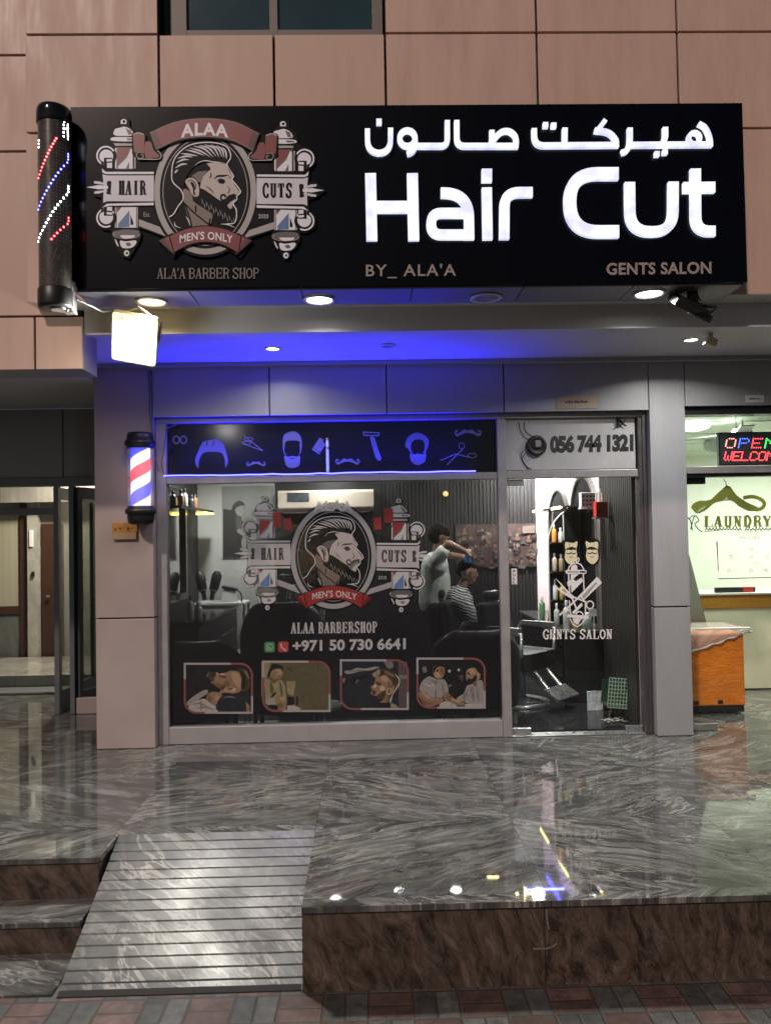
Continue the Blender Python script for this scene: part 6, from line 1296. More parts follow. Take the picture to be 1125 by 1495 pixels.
tub_chair(sxx(297, .80), .80, .80, .80, 0, 'low black waiting chair behind the window at its left end')
tub_chair(sxx(417, .85), .85, .84, az(417, 880, .6), 0, 'tall round backed black waiting chair behind the emblem')
tub_chair(sxx(690, .85), .85, .86, az(690, 921, .6), 0, 'black waiting chair behind the window near the customer')
# white hood lamp on an articulated stand
sl_ = thing('salon_steamer', 'white jointed salon steamer stand behind the window emblem', 'steamer', at(468, 1000, Y=1.45).xy.to_3d()+Vector((0, 0, .012)))
q = lambda x, y: at(x, y, Y=1.45)
wp = mat('white enamel', (.55, .55, .53), .35)
m1 = MB(); b0 = q(468, 900); m1.tube([(b0.x, 1.45, .05), q(470, 900), q(473, 880)], .024); m1.lathe((b0.x, 1.45, .012), [(.20, 0), (.20, .02), (.05, .05), (.03, .06)], 24); m1.build('post', wp, sl_)
m1 = MB(); m1.tube([q(412, 842), q(438, 840), q(470, 830)], .018); m1.tube([q(434, 872), q(436, 840), q(437, 806)], .017); m1.tube([q(473, 880), q(458, 870), q(463, 838), q(470, 830)], .017); m1.tube([q(470, 832), q(482, 852), q(492, 874)], .020); m1.sphere(q(470, 831), .03); m1.sphere(q(437, 806), .03); m1.sphere(q(412, 842), .03); m1.build('arm', wp, sl_)
m1 = MB(); m1.tube([q(x, y) for x, y in cr([(421, 874), (423, 862), (432, 856), (441, 859), (446, 870)], 4)], .024); m1.build('hood', wp, sl_)

# barber chairs
def barber_chair(x, y, rz, label, sc=1.0, arm=True):
    t_ = thing('barber_chair', label, 'barber chair', (x, y, .012), 'hydraulic barber chairs'); R = Matrix.Rotation(rz, 3, 'Z'); C = Vector((x, y, .012))
    def fin(q_): q_.v = [R @ (v*sc)+C for v in q_.v]; return q_
    q_ = MB(); q_.lathe((0, 0, 0), [(.30, 0), (.30, .03), (.22, .05), (.06, .06), (.055, .36)], 32); fin(q_).build('pedestal', steel_m, t_)
    q_ = MB(); q_.prism(rrect(-.25, -.28, .27, .28, .07), 'z', .38, .54); fin(q_).build('seat', leather_m, t_, bevel=.03)
    q_ = MB(); q_.box(-.34, -.22, -.25, .25, .54, 1.02, rot=Matrix.Rotation(-.14, 3, 'Y')); fin(q_).build('backrest', leather_m, t_, bevel=.04)
    q_ = MB(); q_.box(-.37, -.29, -.12, .12, 1.03, 1.13); fin(q_).build('headrest', leather_m, t_, bevel=.035)
    for s in (-1, 1):
        q_ = MB(); q_.tube([(.22, s*.31, .52), (.23, s*.32, .74), (-.16, s*.32, .78), (-.27, s*.30, .58)], .022); q_.box(-.16, .22, s*.32-.03, s*.32+.03, .76, .80); fin(q_).build('armrest', steel_m if arm else leather_m, t_)
    q_ = MB(); q_.tube([(.2, -.12, .40), (.42, -.12, .18)], .02); q_.tube([(.2, .12, .40), (.42, .12, .18)], .02); q_.box(.38, .56, -.2, .2, .15, .175, rot=Matrix.Rotation(.5, 3, 'Y')); fin(q_).build('footrest', steel_m, t_)
barber_chair(1.08, 2.0, .15, 'black barber chair under the seated customer in the striped cape')
barber_chair(ax(756, 900, 1.35), 1.35, -.75, 'black barber chair just inside the glass door with a steel footrest')

# ------------------------------------------------------------------ the two people
skin_m = mat('brown skin', (.20, .105, .065), .5); skin2_m = mat('light brown skin', (.34, .19, .13), .5); hair_m = mat('black hair', (.007, .006, .006), .9, bump=.8, bscale=60, spec=.1)
def caps(mb, a, ra, b, rb, n=14):
    a, b = Vector(a), Vector(b); mb.sphere(a, ra, n, 8); mb.sphere(b, rb, n, 8); mb.cyl(a, b, ra, rb, n)
def fuse(name, mb, m, parent, vox=.012, smooth=4):
    o = mb.build(name, m, parent); me = o.data
    r_ = o.modifiers.new('remesh', 'REMESH'); r_.mode = 'VOXEL'; r_.voxel_size = vox; r_.use_smooth_shade = True
    s_ = o.modifiers.new('smooth', 'SMOOTH'); s_.factor = .5; s_.iterations = smooth
    return o
def hand(mb, w_, dirv, palm, L_=.18, curl=.5):
    """wrist, direction of the fingers, palm normal"""
    d = Vector(dirv).normalized(); n = Vector(palm); n = (n-d*n.dot(d)).normalized(); s = d.cross(n); w_ = Vector(w_)
    caps(mb, w_, .026, w_+d*.045, .030)
    for k, (off, ln, r_) in enumerate(((-.033, .068, .0085), (-.011, .080, .009), (.011, .076, .009), (.032, .060, .008))):
        a = w_+d*.075+s*off; caps(mb, w_+d*.03+s*off*.7, .017, a, .013, 8); b_ = a+(d*cos(curl*.6)+n*sin(curl*.6))*ln*.5; c_ = b_+(d*cos(curl*1.6)+n*sin(curl*1.6))*ln*.5
        caps(mb, a, r_+.001, b_, r_, 8); caps(mb, b_, r_, c_, r_*.85, 8)
    a = w_+d*.02-s*.03; b_ = a+(d*.6-s*.7+n*.3).normalized()*.045; caps(mb, a, .014, b_, .011, 8); caps(mb, b_, .011, b_+(d*.9+n*.4).normalized()*.03, .009, 8)
def headshape(mb, c, f, up, s=1.0):
    c = Vector(c); f = Vector(f).normalized(); up = Vector(up).normalized(); r_ = f.cross(up)
    P = lambda a, b_, h: c+f*a*s+r_*b_*s+up*h*s
    caps(mb, P(-.025, 0, .035), .088*s, P(.02, 0, .03), .084*s); caps(mb, P(.03, 0, -.02), .07*s, P(.045, 0, -.06), .055*s); caps(mb, P(.055, 0, -.085), .03*s, P(.07, 0, -.09), .026*s)
    caps(mb, P(.10, 0, .02), .012*s, P(.118, 0, -.022), .015*s, 10); caps(mb, P(.085, -.03, .035), .017*s, P(.085, .03, .035), .017*s, 10); caps(mb, P(.092, -.018, -.058), .011*s, P(.092, .018, -.058), .011*s, 8); caps(mb, P(.088, -.016, -.07), .011*s, P(.088, .016, -.07), .011*s, 8)
    for q_ in (-1, 1):
        caps(mb, P(-.005, q_*.082, .02), .016*s, P(-.012, q_*.084, -.02), .011*s, 10); caps(mb, P(.08, q_*.045, -.01), .014*s, P(.05, q_*.055, -.03), .02*s, 8)
    return P
# the barber, standing and reaching towards the customer's head
bc = Vector((.70, 2.02, 0))
ba = thing('person', 'person in a white t-shirt standing with raised arms over the seated customer', 'person', (bc.x, bc.y, .012))
mb = MB(); B = lambda x, y, z: (bc.x+x, bc.y+y, z)
caps(mb, B(0, 0, .98), .14, B(.01, 0, 1.22), .15); caps(mb, B(.01, -.10, 1.40), .11, B(.01, .10, 1.40), .11); caps(mb, B(.01, 0, 1.25), .15, B(.01, 0, 1.42), .13); caps(mb, B(.02, 0, 1.48), .06, B(.05, 0, 1.60), .055)
for s, sp_ in ((-1, (.055, -.16, .62)), (1, (.10, .16, .58))):
    el_ = B(.14 if s < 0 else .17, s*.24, 1.63 if s < 0 else 1.50); wr_ = B(.33, s*.10-.02, 1.545 if s < 0 else 1.48)
    caps(mb, B(.01, s*.17, 1.45), .065, el_, .045); caps(mb, el_, .044, wr_, .030); hand(mb, wr_, (.8, -.1*s, -.55), (-.3, 0, -1))
    caps(mb, B(0, s*.09, .95), .095, B(.01, s*.10, .52), .062); caps(mb, B(.01, s*.10, .52), .06, B(-.02, s*.10, .10), .042); caps(mb, B(-.04, s*.10, .055), .04, B(.15, s*.11, .045), .035)
P_ = headshape(mb, B(.07, 0, 1.70), (.9, .1, -.35), (.35, 0, .94))
fuse('body', mb, skin_m, ba, .011, 3)
mb = MB(); caps(mb, P_(-.03, 0, .055), .098, P_(.015, 0, .06), .088); caps(mb, P_(-.05, 0, .0), .085, P_(-.03, 0, .05), .09); fuse('hair', mb, hair_m, ba, .012, 3)
mb = MB(); caps(mb, B(.075, .05, 1.60), .052, B(.10, .05, 1.60), .045); 
tsh = MB(); caps(tsh, B(0, 0, 1.02), .172, B(.01, 0, 1.22), .172); caps(tsh, B(.01, -.11, 1.395), .128, B(.01, .11, 1.395), .128); caps(tsh, B(.01, 0, 1.25), .172, B(.01, 0, 1.40), .15); caps(tsh, B(0, 0, .99), .178, B(0, 0, 1.1), .172)
for s in (-1, 1): caps(tsh, B(.01, s*.17, 1.45), .082, B(.085 if s < 0 else .1, s*.21, 1.55 if s < 0 else 1.48), .074)
tob = fuse('t_shirt', tsh, mat('white cotton', (.62, .63, .60), .8, bump=.9, bscale=7, stretch=(1.6, 1.6, .7)), ba, .014, 5)
tr_ = MB(); caps(tr_, B(0, 0, .92), .155, B(0, 0, 1.02), .15)
for s in (-1, 1): caps(tr_, B(0, s*.09, .93), .112, B(.01, s*.10, .52), .082); caps(tr_, B(.01, s*.10, .52), .08, B(-.02, s*.10, .12), .068)
fuse('trousers', tr_, mat('black trousers', (.012, .012, .014), .8), ba, .014, 4)
sh_ = MB()
for s in (-1, 1): caps(sh_, B(-.05, s*.10, .055), .05, B(.16, s*.11, .05), .043)
fuse('shoes', sh_, black_m, ba, .012, 3)
p = Vector(B(.36, -.10, 1.52)); clp = thing('spray_bottle', 'small blue spray bottle held above the customer by the barber', 'bottle', p)
m1 = MB(); m1.lathe(p+Vector((0, -.02, -.10)), [(.035, 0), (.037, .01), (.037, .09), (.015, .125)], 16); m1.build('body', mat('blue plastic', (.03, .16, .34), .3), clp); m1 = MB(); m1.box(p.x-.02, p.x+.035, p.y-.032, p.y-.008, p.z+.022, p.z+.05); m1.build('trigger', white_m, clp)
# the seated customer
cc_ = Vector((1.00, 2.0, 0)); B = lambda x, y, z: (cc_.x+x, cc_.y+y, z)
cu = thing('person', 'seated person with short dark hair wrapped in a black and white striped cape', 'person', (cc_.x, cc_.y, .5))
mb = MB(); caps(mb, B(-.10, 0, .66), .15, B(-.06, 0, .95), .15); caps(mb, B(-.05, -.11, 1.02), .10, B(-.05, .11, 1.02), .10); caps(mb, B(-.02, 0, 1.08), .06, B(.02, 0, 1.20), .055)
for s in (-1, 1):
    caps(mb, B(-.06, s*.09, .64), .10, B(.36, s*.12, .62), .075); caps(mb, B(.36, s*.12, .62), .07, B(.44, s*.11, .25), .045); caps(mb, B(.43, s*.11, .235), .042, B(.58, s*.12, .215), .035)
    caps(mb, B(-.05, s*.19, 1.02), .06, B(.06, s*.22, .80), .045); caps(mb, B(.06, s*.22, .80), .043, B(.26, s*.12, .78), .03); hand(mb, B(.26, s*.12, .78), (1, -.3*s, -.1), (0, 0, -1))
P_ = headshape(mb, B(.06, 0, 1.305), (1, -.05, -.12), (.1, 0, 1))
fuse('body', mb, skin2_m, cu, .011, 3)
mb = MB(); caps(mb, P_(-.03, 0, .06), .094, P_(.03, 0, .075), .075); caps(mb, P_(-.055, 0, .02), .07, P_(-.03, 0, .06), .085); fuse('hair', mb, mat('dark brown hair', (.020, .014, .011), .9, bump=.8, bscale=70, spec=.1), cu, .010, 2)
mb = MB(); caps(mb, B(-.08, 0, .70), .215, B(-.06, 0, .98), .19); caps(mb, B(-.05, -.12, 1.02), .128, B(-.05, .12, 1.02), .128); caps(mb, B(-.03, 0, 1.06), .10, B(.0, 0, 1.12), .075)
for s in (-1, 1): caps(mb, B(-.05, s*.20, 1.0), .10, B(.10, s*.24, .80), .10); caps(mb, B(.10, s*.24, .80), .10, B(.34, s*.16, .72), .10); caps(mb, B(-.05, s*.10, .66), .13, B(.42, s*.13, .66), .11)
caps(mb, B(.1, 0, .80), .14, B(.44, 0, .68), .11)
cape_m = bpy.data.materials.new('striped cape'); cape_m.use_nodes = True; t = cape_m.node_tree; b = t.nodes['Principled BSDF']; b.inputs['Roughness'].default_value = .7
tc = nd(t, 'ShaderNodeTexCoord'); sp = nd(t, 'ShaderNodeSeparateXYZ'); nz = nd(t, 'ShaderNodeTexNoise', i2=5.0); link(tc.outputs['Object'], sp.inputs[0]); link(tc.outputs['Object'], nz.inputs['Vector'])
f = mth(t, 'LESS_THAN', mth(t, 'FRACT', mth(t, 'DIVIDE', mth(t, 'ADD', mth(t, 'ADD', sp.outputs[2], mth(t, 'MULTIPLY', sp.outputs[0], .35)), mth(t, 'MULTIPLY', nz.outputs['Fac'], .08)), .030)), .5)
mx = nd(t, 'ShaderNodeMix', data_type='RGBA'); link(f, mx.inputs[0]); mx.inputs[6].default_value = (.012, .012, .015, 1); mx.inputs[7].default_value = (.6, .6, .6, 1); link(mx.outputs[2], b.inputs['Base Color'])
fuse('cape', mb, cape_m, cu, .015, 6)
mb = MB(); [caps(mb, B(.42, s*.11, .245), .05, B(.59, s*.12, .22), .043) for s in (-1, 1)]; fuse('shoes', mb, black_m, cu, .012, 3)

# ------------------------------------------------------------------ right wall seen through the door
CY0 = 1.30; cxl = ax(820, 980, CY0)
ct = thing('display_counter', 'black counter with drawers along the right wall inside the door', 'counter', ((cxl+IX1)/2, 2.2, 0)); czt = az(850, 921, CY0)
m1 = MB(); m1.box(cxl+.03, IX1-.002, CY0+.02, 3.5, .013, czt-.035); m1.build('cabinet', black_m, ct, bevel=.005)
m1 = MB(); m1.box(cxl, IX1-.002, CY0, 3.5, czt-.034, czt); m1.build('top', mat('dark stone top', (.05, .05, .05), .12), ct, bevel=.005)
m1 = MB()
for k in range(4): m1.box(cxl+.012, cxl+.029, CY0+.04, 3.4, .10+k*.165, .235+k*.165)
m1.build('drawer', blackgloss_m, ct, bevel=.004)
def arch(y0, y1, z1, lab):
    t_ = thing('arched_mirror', lab, 'mirror', (IX1, (y0+y1)/2, czt)); r_ = (y1-y0)/2; c0 = (y0+y1)/2; zz = z1-r_
    outl = [(y0, czt+.005)]+[(c0-r_*cos(pi*k/20), zz+r_*sin(pi*k/20)) for k in range(21)]+[(y1, czt+.005)]
    inn = [(y0+.03, czt+.035)]+[(c0-(r_-.03)*cos(pi*k/20), zz+(r_-.03)*sin(pi*k/20)) for k in range(21)]+[(y1-.03, czt+.035)]
    q_ = MB(); q_.prism(outl, 'x', IX1-.05, IX1-.002, 0, [inn[::-1]]); q_.build('frame', mat('satin grey frame', (.24, .23, .21), .3, metal=.7), t_)
    q_ = MB(); q_.prism(inn, 'x', IX1-.03, IX1-.004); q_.build('mirror', mat('dark mirror', (.012, .012, .013), .06), t_)
arch(2.55, 3.55, 2.28, 'far arched dark mirror rising behind the black counter with drawers'); arch(1.42, 2.45, 2.36, 'near arched dark mirror rising behind the black counter with drawers')
m1 = MB(); y = .36
while y < 1.30: m1.box(IX1-.03, IX1-.002, y, y+.04, .013, IZ-.01); y += .055
tag(m1.build('slat_panel', mat('walnut slat', (.014, .012, .011), .5)), 'tall dark slatted panel on the right wall beside the glass door', 'panel')
rs = thing('display_shelf', 'shelf with yellow light tubes above the arched mirrors', 'shelf', (2.25, 2.5, 2.2))
zs_ = az(835, 742, 2.0); m1 = MB(); m1.box(2.10, IX1-.052, 1.55, 3.4, zs_, zs_+.02); m1.build('board', blackgloss_m, rs)
m1 = MB(); m1.box(2.085, 2.099, 1.95, 2.35, zs_-.004, zs_+.024); m1.box(2.085, 2.099, 2.9, 3.35, zs_-.004, zs_+.024); m1.build('light_tube', emat('pale yellow tube', (1, .92, .35), 7), rs)
a = at(848, 741, Y=1.2); t_ = thing('price_box', 'small white printed box on a ledge in front of the arched mirrors', 'box', a); m1 = MB(); m1.box(a.x, a.x+.15, 1.2, 1.28, a.z, a.z+.15); m1.box(a.x-.01, IX1-.055, 1.19, 1.29, a.z-.016, a.z-.001); m1.build('carton', mat('white carton', (.55, .57, .6), .4), t_, bevel=.004)
A = Art(1.2, off=.001)
random.seed(8)
for r_ in range(3):
    for k in range(4): A.poly([(850+k*5, 723+r_*6), (853+k*5+random.random(), 723+r_*6), (853+k*5, 726+r_*6), (850+k*5, 726.5+r_*6)], mat('teal print', (.03, .12, .2), .5))
A.build('print', t_)
a = at(870, 755, Y=.95); t_ = thing('comb_jar', 'red jar of pale combs on a steel tray by the slatted panel', 'jar', a); m1 = MB(); m1.box(a.x, a.x+.115, .95, 1.05, a.z, a.z+.15); m1.build('jar', mat('red plastic', (.42, .02, .02), .3), t_, bevel=.006)
m1 = MB(); [m1.box(a.x+.01+k*.022, a.x+.022+k*.022, 1.0+.015*(k % 2), 1.01+.015*(k % 2), a.z+.151, a.z+.24+.02*(k % 3)) for k in range(4)]; m1.build('comb', white_m, t_)
m1 = MB(); m1.box(a.x-.01, IX1-.055, 0.94, 1.06, a.z-.016, a.z-.001); m1.build('tray', steel_m, t_)
zb_ = czt+.001
for x, y, r_, h_, c_, lab in ((2.0, 1.42, .035, .30, (.6, .6, .58), 'tall white bottle at the front corner of the black counter'), (2.09, 1.40, .03, .20, (.5, .3, .08), 'amber bottle next to the tall white bottle on the black counter'), (2.22, 1.45, .05, .17, (.2, .26, .22), 'squat green glass jar on the black counter'), (1.98, 1.75, .03, .24, (.45, .45, .44), 'slim pale bottle further along the black counter'), (2.0, 2.1, .04, .2, (.35, .33, .3), 'grey bottle in the middle of the black counter'), (1.99, 2.5, .035, .26, (.1, .22, .1), 'green bottle at the back of the black counter'), (2.2, 2.2, .04, .22, (.5, .2, .08), 'orange topped bottle against the far arched mirror')): bottle(x, y, zb_, r_, h_, c_, MATS['white lamp trim'], lab)
a = at(866, 893, Y=1.34); t_ = thing('card_stand', 'white card stand on the front of the black counter', 'stand', (a.x, 1.34, zb_)); m1 = MB(); m1.box(a.x-.004, a.x+.004, 1.335, 1.345, zb_, zb_+.16); m1.box(a.x-.05, a.x+.03, 1.33, 1.342, zb_+.14, zb_+.22); m1.build('card', white_m, t_)
# tall black arched display standing on the counter, facing the door
DY = 1.92; ad = thing('arched_display', 'tall black arched display standing on the counter with stocked shelves', 'display', ((1.91+IX1)/2, DY, czt))
dx0 = ax(801, 850, DY); dzt = az(850, 738, DY); R_ = .40
arcp = [(dx0+R_-R_*cos(pi/2*k/12), dzt-R_+R_*sin(pi/2*k/12)) for k in range(13)]
m1 = MB(); m1.prism([(IX1-.055, czt+.001), (dx0, czt+.001)]+arcp+[(IX1-.055, dzt)], 'y', DY, DY+.03); m1.build('back_panel', blackgloss_m, ad)
m1 = MB(); m1.tube([(dx0, DY-.004, czt+.01)]+[(a_, DY-.004, b_) for a_, b_ in arcp]+[(IX1-.06, DY-.004, dzt)], .008, 6); m1.build('edge_trim', mat('pale edge trim', (.5, .47, .44), .4), ad)
m1 = MB(); m1.tube([(dx0+.17, DY-.004, czt+.01), (dx0+.17, DY-.004, dzt-.09)], .007, 6); m1.build('divider', MATS['pale edge trim'], ad)
for k, y_ in enumerate((792, 834, 875)):
    z_ = az(815, y_, DY); m1 = MB(); m1.box(dx0+.01, dx0+.165, DY-.13, DY-.001, z_-.015, z_); m1.build('shelf', blackgloss_m, ad)
    for j, (c_, h_, lab) in enumerate(((((.75, .30, .06), .20, 'bottle with an orange body on the top shelf of the arched display'), ((.5, .5, .48), .16, 'small grey bottle on the top shelf of the arched display')), (((.45, .38, .30), .20, 'tan bottle on the middle shelf of the arched display'), ((.32, .22, .14), .19, 'brown bottle on the middle shelf of the arched display')), (((.7, .7, .68), .22, 'white bottle on the low shelf of the arched display'), ((.6, .42, .12), .19, 'amber bottle on the low shelf of the arched display')))[k]):
        bottle(dx0+.05+j*.07, DY-.065, z_+.001, .026, h_, c_, MATS['white lamp trim'], lab)
# ---- basket, magazine and things on the floor
a = at(907, 1045, Y=.80); bk_ = thing('wire_basket', 'green and white wire basket tipped on the floor inside the door', 'basket', (a.x, .8, .013))
R = Matrix.Rotation(.10, 3, 'Y'); m1 = MB(); wB, hB = .34, .27; zc = .10
for k in range(13): m1.box(-wB/2+wB*k/12-.003, -wB/2+wB*k/12+.003, -.006, 0, 0, hB)
for k in range(9): m1.box(-wB/2, wB/2, -.010, -.0062, hB*k/8-.003, hB*k/8+.004)
m1.v = [R @ v+Vector((a.x-.02, .62, zc)) for v in m1.v]; m1.build('wire_side', mat('pale green wire', (.35, .5, .38), .4), bk_)
m1 = MB(); m1.box(-wB/2, wB/2, .004, .20, 0, .012); m1.box(-wB/2, wB/2, .20, .21, 0, hB*.8); m1.v = [R @ v+Vector((a.x-.02, .62, zc)) for v in m1.v]; m1.build('tray', mat('dark green plastic', (.02, .05, .03), .4), bk_)
m1 = MB(); [m1.cyl((a.x+dx, .70, .013), (a.x+dx*.8, .70, zc+.03), .008) for dx in (-.15, .13)]; m1.build('leg', steel_m, bk_)
a = at(857, 1030, Y=.95); t_ = thing('magazine', 'glossy blue and white magazine standing on the shop floor', 'magazine', (a.x, .95, .013)); b_ = at(880, 1009, Y=.95); m1 = MB(); m1.box(a.x, b_.x, .95, .965, .013, b_.z); m1.build('pages', mat('glossy pale print', (.70, .78, .88), .2, var=.6, vscale=18), t_)
a = at(881, 1030, Y=.93); b_ = at(893, 1010, Y=.93); t_ = thing('packet', 'red and white packet leaning beside the magazine', 'packet', (a.x, .93, .013)); m1 = MB(); m1.box(a.x, b_.x+.03, .93, .955, .013, b_.z+.02, rot=Matrix.Rotation(.08, 3, 'Y')); m1.build('packet', mat('red print', (.35, .03, .03), .3, var=.8, vscale=16), t_)
random.seed(4); a = at(895, 1055, Y=.5)
m1 = MB(); [m1.tube([(a.x+random.uniform(-.12, .12), .5+random.uniform(-.1, .12), .02+random.random()*.015) for _ in range(4)], .004, 6) for _ in range(6)]
tag(m1.build('loose_cable', mat('pale cable', (.35, .33, .3), .5)), 'tangle of pale cables on the floor under the wire basket', 'cable')
# ------------------------------------------------------------------ the laundry on the right
LGY = .16
lx0, lx1 = QX1+.003, 6.4
lau = thing('laundry_storefront', 'glass storefront of the laundry with gold lettering beside the grey pillar', 'shop front', (3.4, .16, 0))
lzt, lzb = az(1060, 681, .1), az(1060, 691, .1); lh = az(1060, 606, .1)
m1 = MB(); m1.box(lx0, lx1, .07, .2, lzb, lzt); m1.build('transom_bar', alu_m, lau, bevel=.004)
m1 = MB(); m1.box(lx0, lx1, .05, .2, lh, az(1060, 593, 0)-.002); m1.box(lx0, lx1, .09, .2, lzb-.03, lzb-.001); m1.build('head_frame', mat('black aluminium', (.014, .014, .015), .4), lau, bevel=.004)
m1 = MB(); m1.box(lx0, lx1, LGY, LGY+.01, .012, lzb-.031); lg = m1.build('door_glass', pane_m, lau)
m1 = MB(); m1.box(lx0, lx1, LGY, LGY+.008, lzt, lh); m1.build('transom_glass', pane_m, lau)
m1 = MB(); a, b_ = at(1003, 707, Y=LGY-.01), at(1029, 697, Y=LGY-.01); m1.box(lx0, b_.x, LGY-.012, LGY+.022, a.z, b_.z); m1.build('hinge', black_m, lg, bevel=.003)
m1 = MB(); m1.box(lx0, ax(1046, 1065, LGY), LGY-.012, LGY+.022, .004, .06); m1.build('hinge', steel_m, lg, bevel=.003)
ol = mat('olive gold vinyl', (.24, .27, .05), .4); A = Art(LGY, off=.0012, eps=.00004); Z3 = lambda L: [(990+x/5.54, 560+y/5.54) for x, y in L]
wn_ = [(345, 945), (400, 935), (388, 912)]
A.poly(Z3(cr([(98, 1000), (125, 965), (180, 945), (260, 938), (385, 822), (440, 865), (470, 905), (560, 965), (640, 1000), (620, 1030), (560, 1030), (480, 990), (420, 945), (300, 962), (260, 990), (210, 1030), (150, 1052), (120, 1030)], 2, True)), ol)
A.stroke(Z3(cr([(520, 925), (590, 915), (650, 930), (690, 965), (680, 1000), (640, 1020), (600, 1015)], 5)), 5.5, ol)
lt = mat('laundry pale', (.55, .58, .47), .6); A.poly(Z3([(145, 1045), (165, 1015), (218, 985), (205, 1010)]), lt); A.poly(Z3([(358, 945), (385, 915), (402, 940)]), lt)
A.stroke(Z3([(362, 775), (380, 800), (386, 825)]), 1.4, ol)
A.build('hanger_emblem', lg)
A = Art(LGY, off=.0012); A.serif('LAUNDRY', 1027, 753.5, 1125, 769.5, ol, w=.66, st=.24, th=.09, sf=.05, gap=.08, slope=-.006); A.build('lettering', lg)
A = Art(LGY, off=.0012, eps=.00004); sk_ = mat('dark olive vinyl', (.035, .034, .02), .4)
A.stroke(Z3(cr([(95, 1180), (125, 1075), (150, 1085), (160, 1110), (130, 1135), (155, 1175), (190, 1200)], 4)), 1.5, sk_); A.stroke(Z3(cr([(75, 1085), (95, 1110), (110, 1190)], 4)), 1.5, sk_); A.stroke(Z3(cr([(80, 1100), (110, 1070), (145, 1075)], 4)), 1.2, sk_)
random.seed(12); x = 215
while x < 745:
    A.stroke(Z3(cr([(x, 1185+random.random()*8), (x+9, 1168-random.random()*10), (x+16, 1184), (x+26, 1176)], 3)), 1.1, sk_); x += 27 if not 470 < x < 520 else 50
A.stroke(Z3([(205, 1198), (330, 1186)]), .9, sk_); A.build('script_lettering', lg)
gy_ = mat('frosted grey vinyl', (.30, .31, .27), .5)
A = Art(LGY, off=.0012); A.text('WORKING', 1073, 774, 1113, 779, gy_, space=1.1); A.text('HOURS', 1079, 782, 1108, 788, gy_, space=1.15); A.build('lettering', lg)
A = Art(LGY, off=.0012, eps=.00004); A.stroke(Z3([(305, 1280), (320, 1500)]), 1.0, sk_); A.stroke([(1046, 790), (1047.5, 834)], 1.0, sk_); A.stroke([(1047, 845), (1085, 844), (1128, 843)], 1.2, sk_)
for x, y in ((1096, 802), (1096, 813), (1067, 813), (1119, 813), (1063, 833), (1095, 833), (1118, 833)): A.stroke(ell(x, y, 2, 2.6, 0, 359, 12), .8, gy_, closed=True)
for x, y in ((1061, 811), (1113, 832), (1101, 822)): A.stroke(cr([(x, y), (x+3, y-1), (x+5, y+1)], 3), .8, gy_)
A.build('hours_table', lg)
# LED sign
LY_ = .30; a, b_ = at(1050, 678, Y=LY_), at(1152, 632, Y=LY_)
ls = thing('led_sign', 'black LED sign spelling a welcome in coloured dots above the laundry door', 'sign', ((a.x+b_.x)/2, LY_, a.z))
m1 = MB(); m1.box(a.x, b_.x, LY_, LY_+.03, a.z, b_.z); m1.build('board', mat('grey led board', (.07, .075, .085), .4), ls)
m1 = MB(); m1.prism([(a.x-.012, a.z-.012), (b_.x+.012, a.z-.012), (b_.x+.012, b_.z+.012), (a.x-.012, b_.z+.012)], 'y', LY_-.012, LY_+.03, 0, [[(a.x, a.z), (a.x, b_.z), (b_.x, b_.z), (b_.x, a.z)]]); m1.build('frame', black_m, ls)
m1 = MB(); [m1.tube([(x, LY_+.01, b_.z), (x, LY_+.01, lh+.02)], .003, 6) for x in (a.x+.16, b_.x-.12)]; m1.build('hanging_wire', black_m, ls)
F57 = dict(O='0111010001100011000110001100010111 0'.replace(' ', ''), P='11110100011000111110100001000010000', E='11111100001000011110100001000011111', N='10001110011010110101100111000110001', W='10001100011000110101101011010101010', L='10000100001000010000100001000011111', C='01110100011000010000100001000101110', M='10001110111010110101100011000110001')
F57['O'] = '01110100011000110001100011000101110'
lcol = dict(o=emat('led salmon', (1, .30, .22), 2.6), b=emat('led deep blue', (.06, .12, 1), 3.2), r=emat('led red', (1, .05, .06), 3.2), g=emat('led green', (.05, 1, .12), 2.6))
def dots(word, cols_, x0, y0, cw, gap, h, parent):
    for k, ch in enumerate(word):
        q_ = MB()
        for i, bit in enumerate(F57[ch]):
            if bit == '1':
                c = i % 5; r_ = i//5; p = at(x0+k*(cw+gap)+c*cw/4.0+(6-r_)*.45, y0+r_*h/6, Y=LY_); q_.lathe((p.x, LY_-.0005, p.z), [(.0062, 0), (.005, .003), (1e-3, .004)], 8, axis=Vector((0, -1, 0)), caps=False)
        q_.build('led_letter', lcol[cols_[k % len(cols_)]], parent)
dots('OPEN', 'obrg', 1058, 640.5, 13, 6.2, 13, ls); dots('WELCOME', 'r', 1056, 660, 9.5, 2.9, 12, ls)
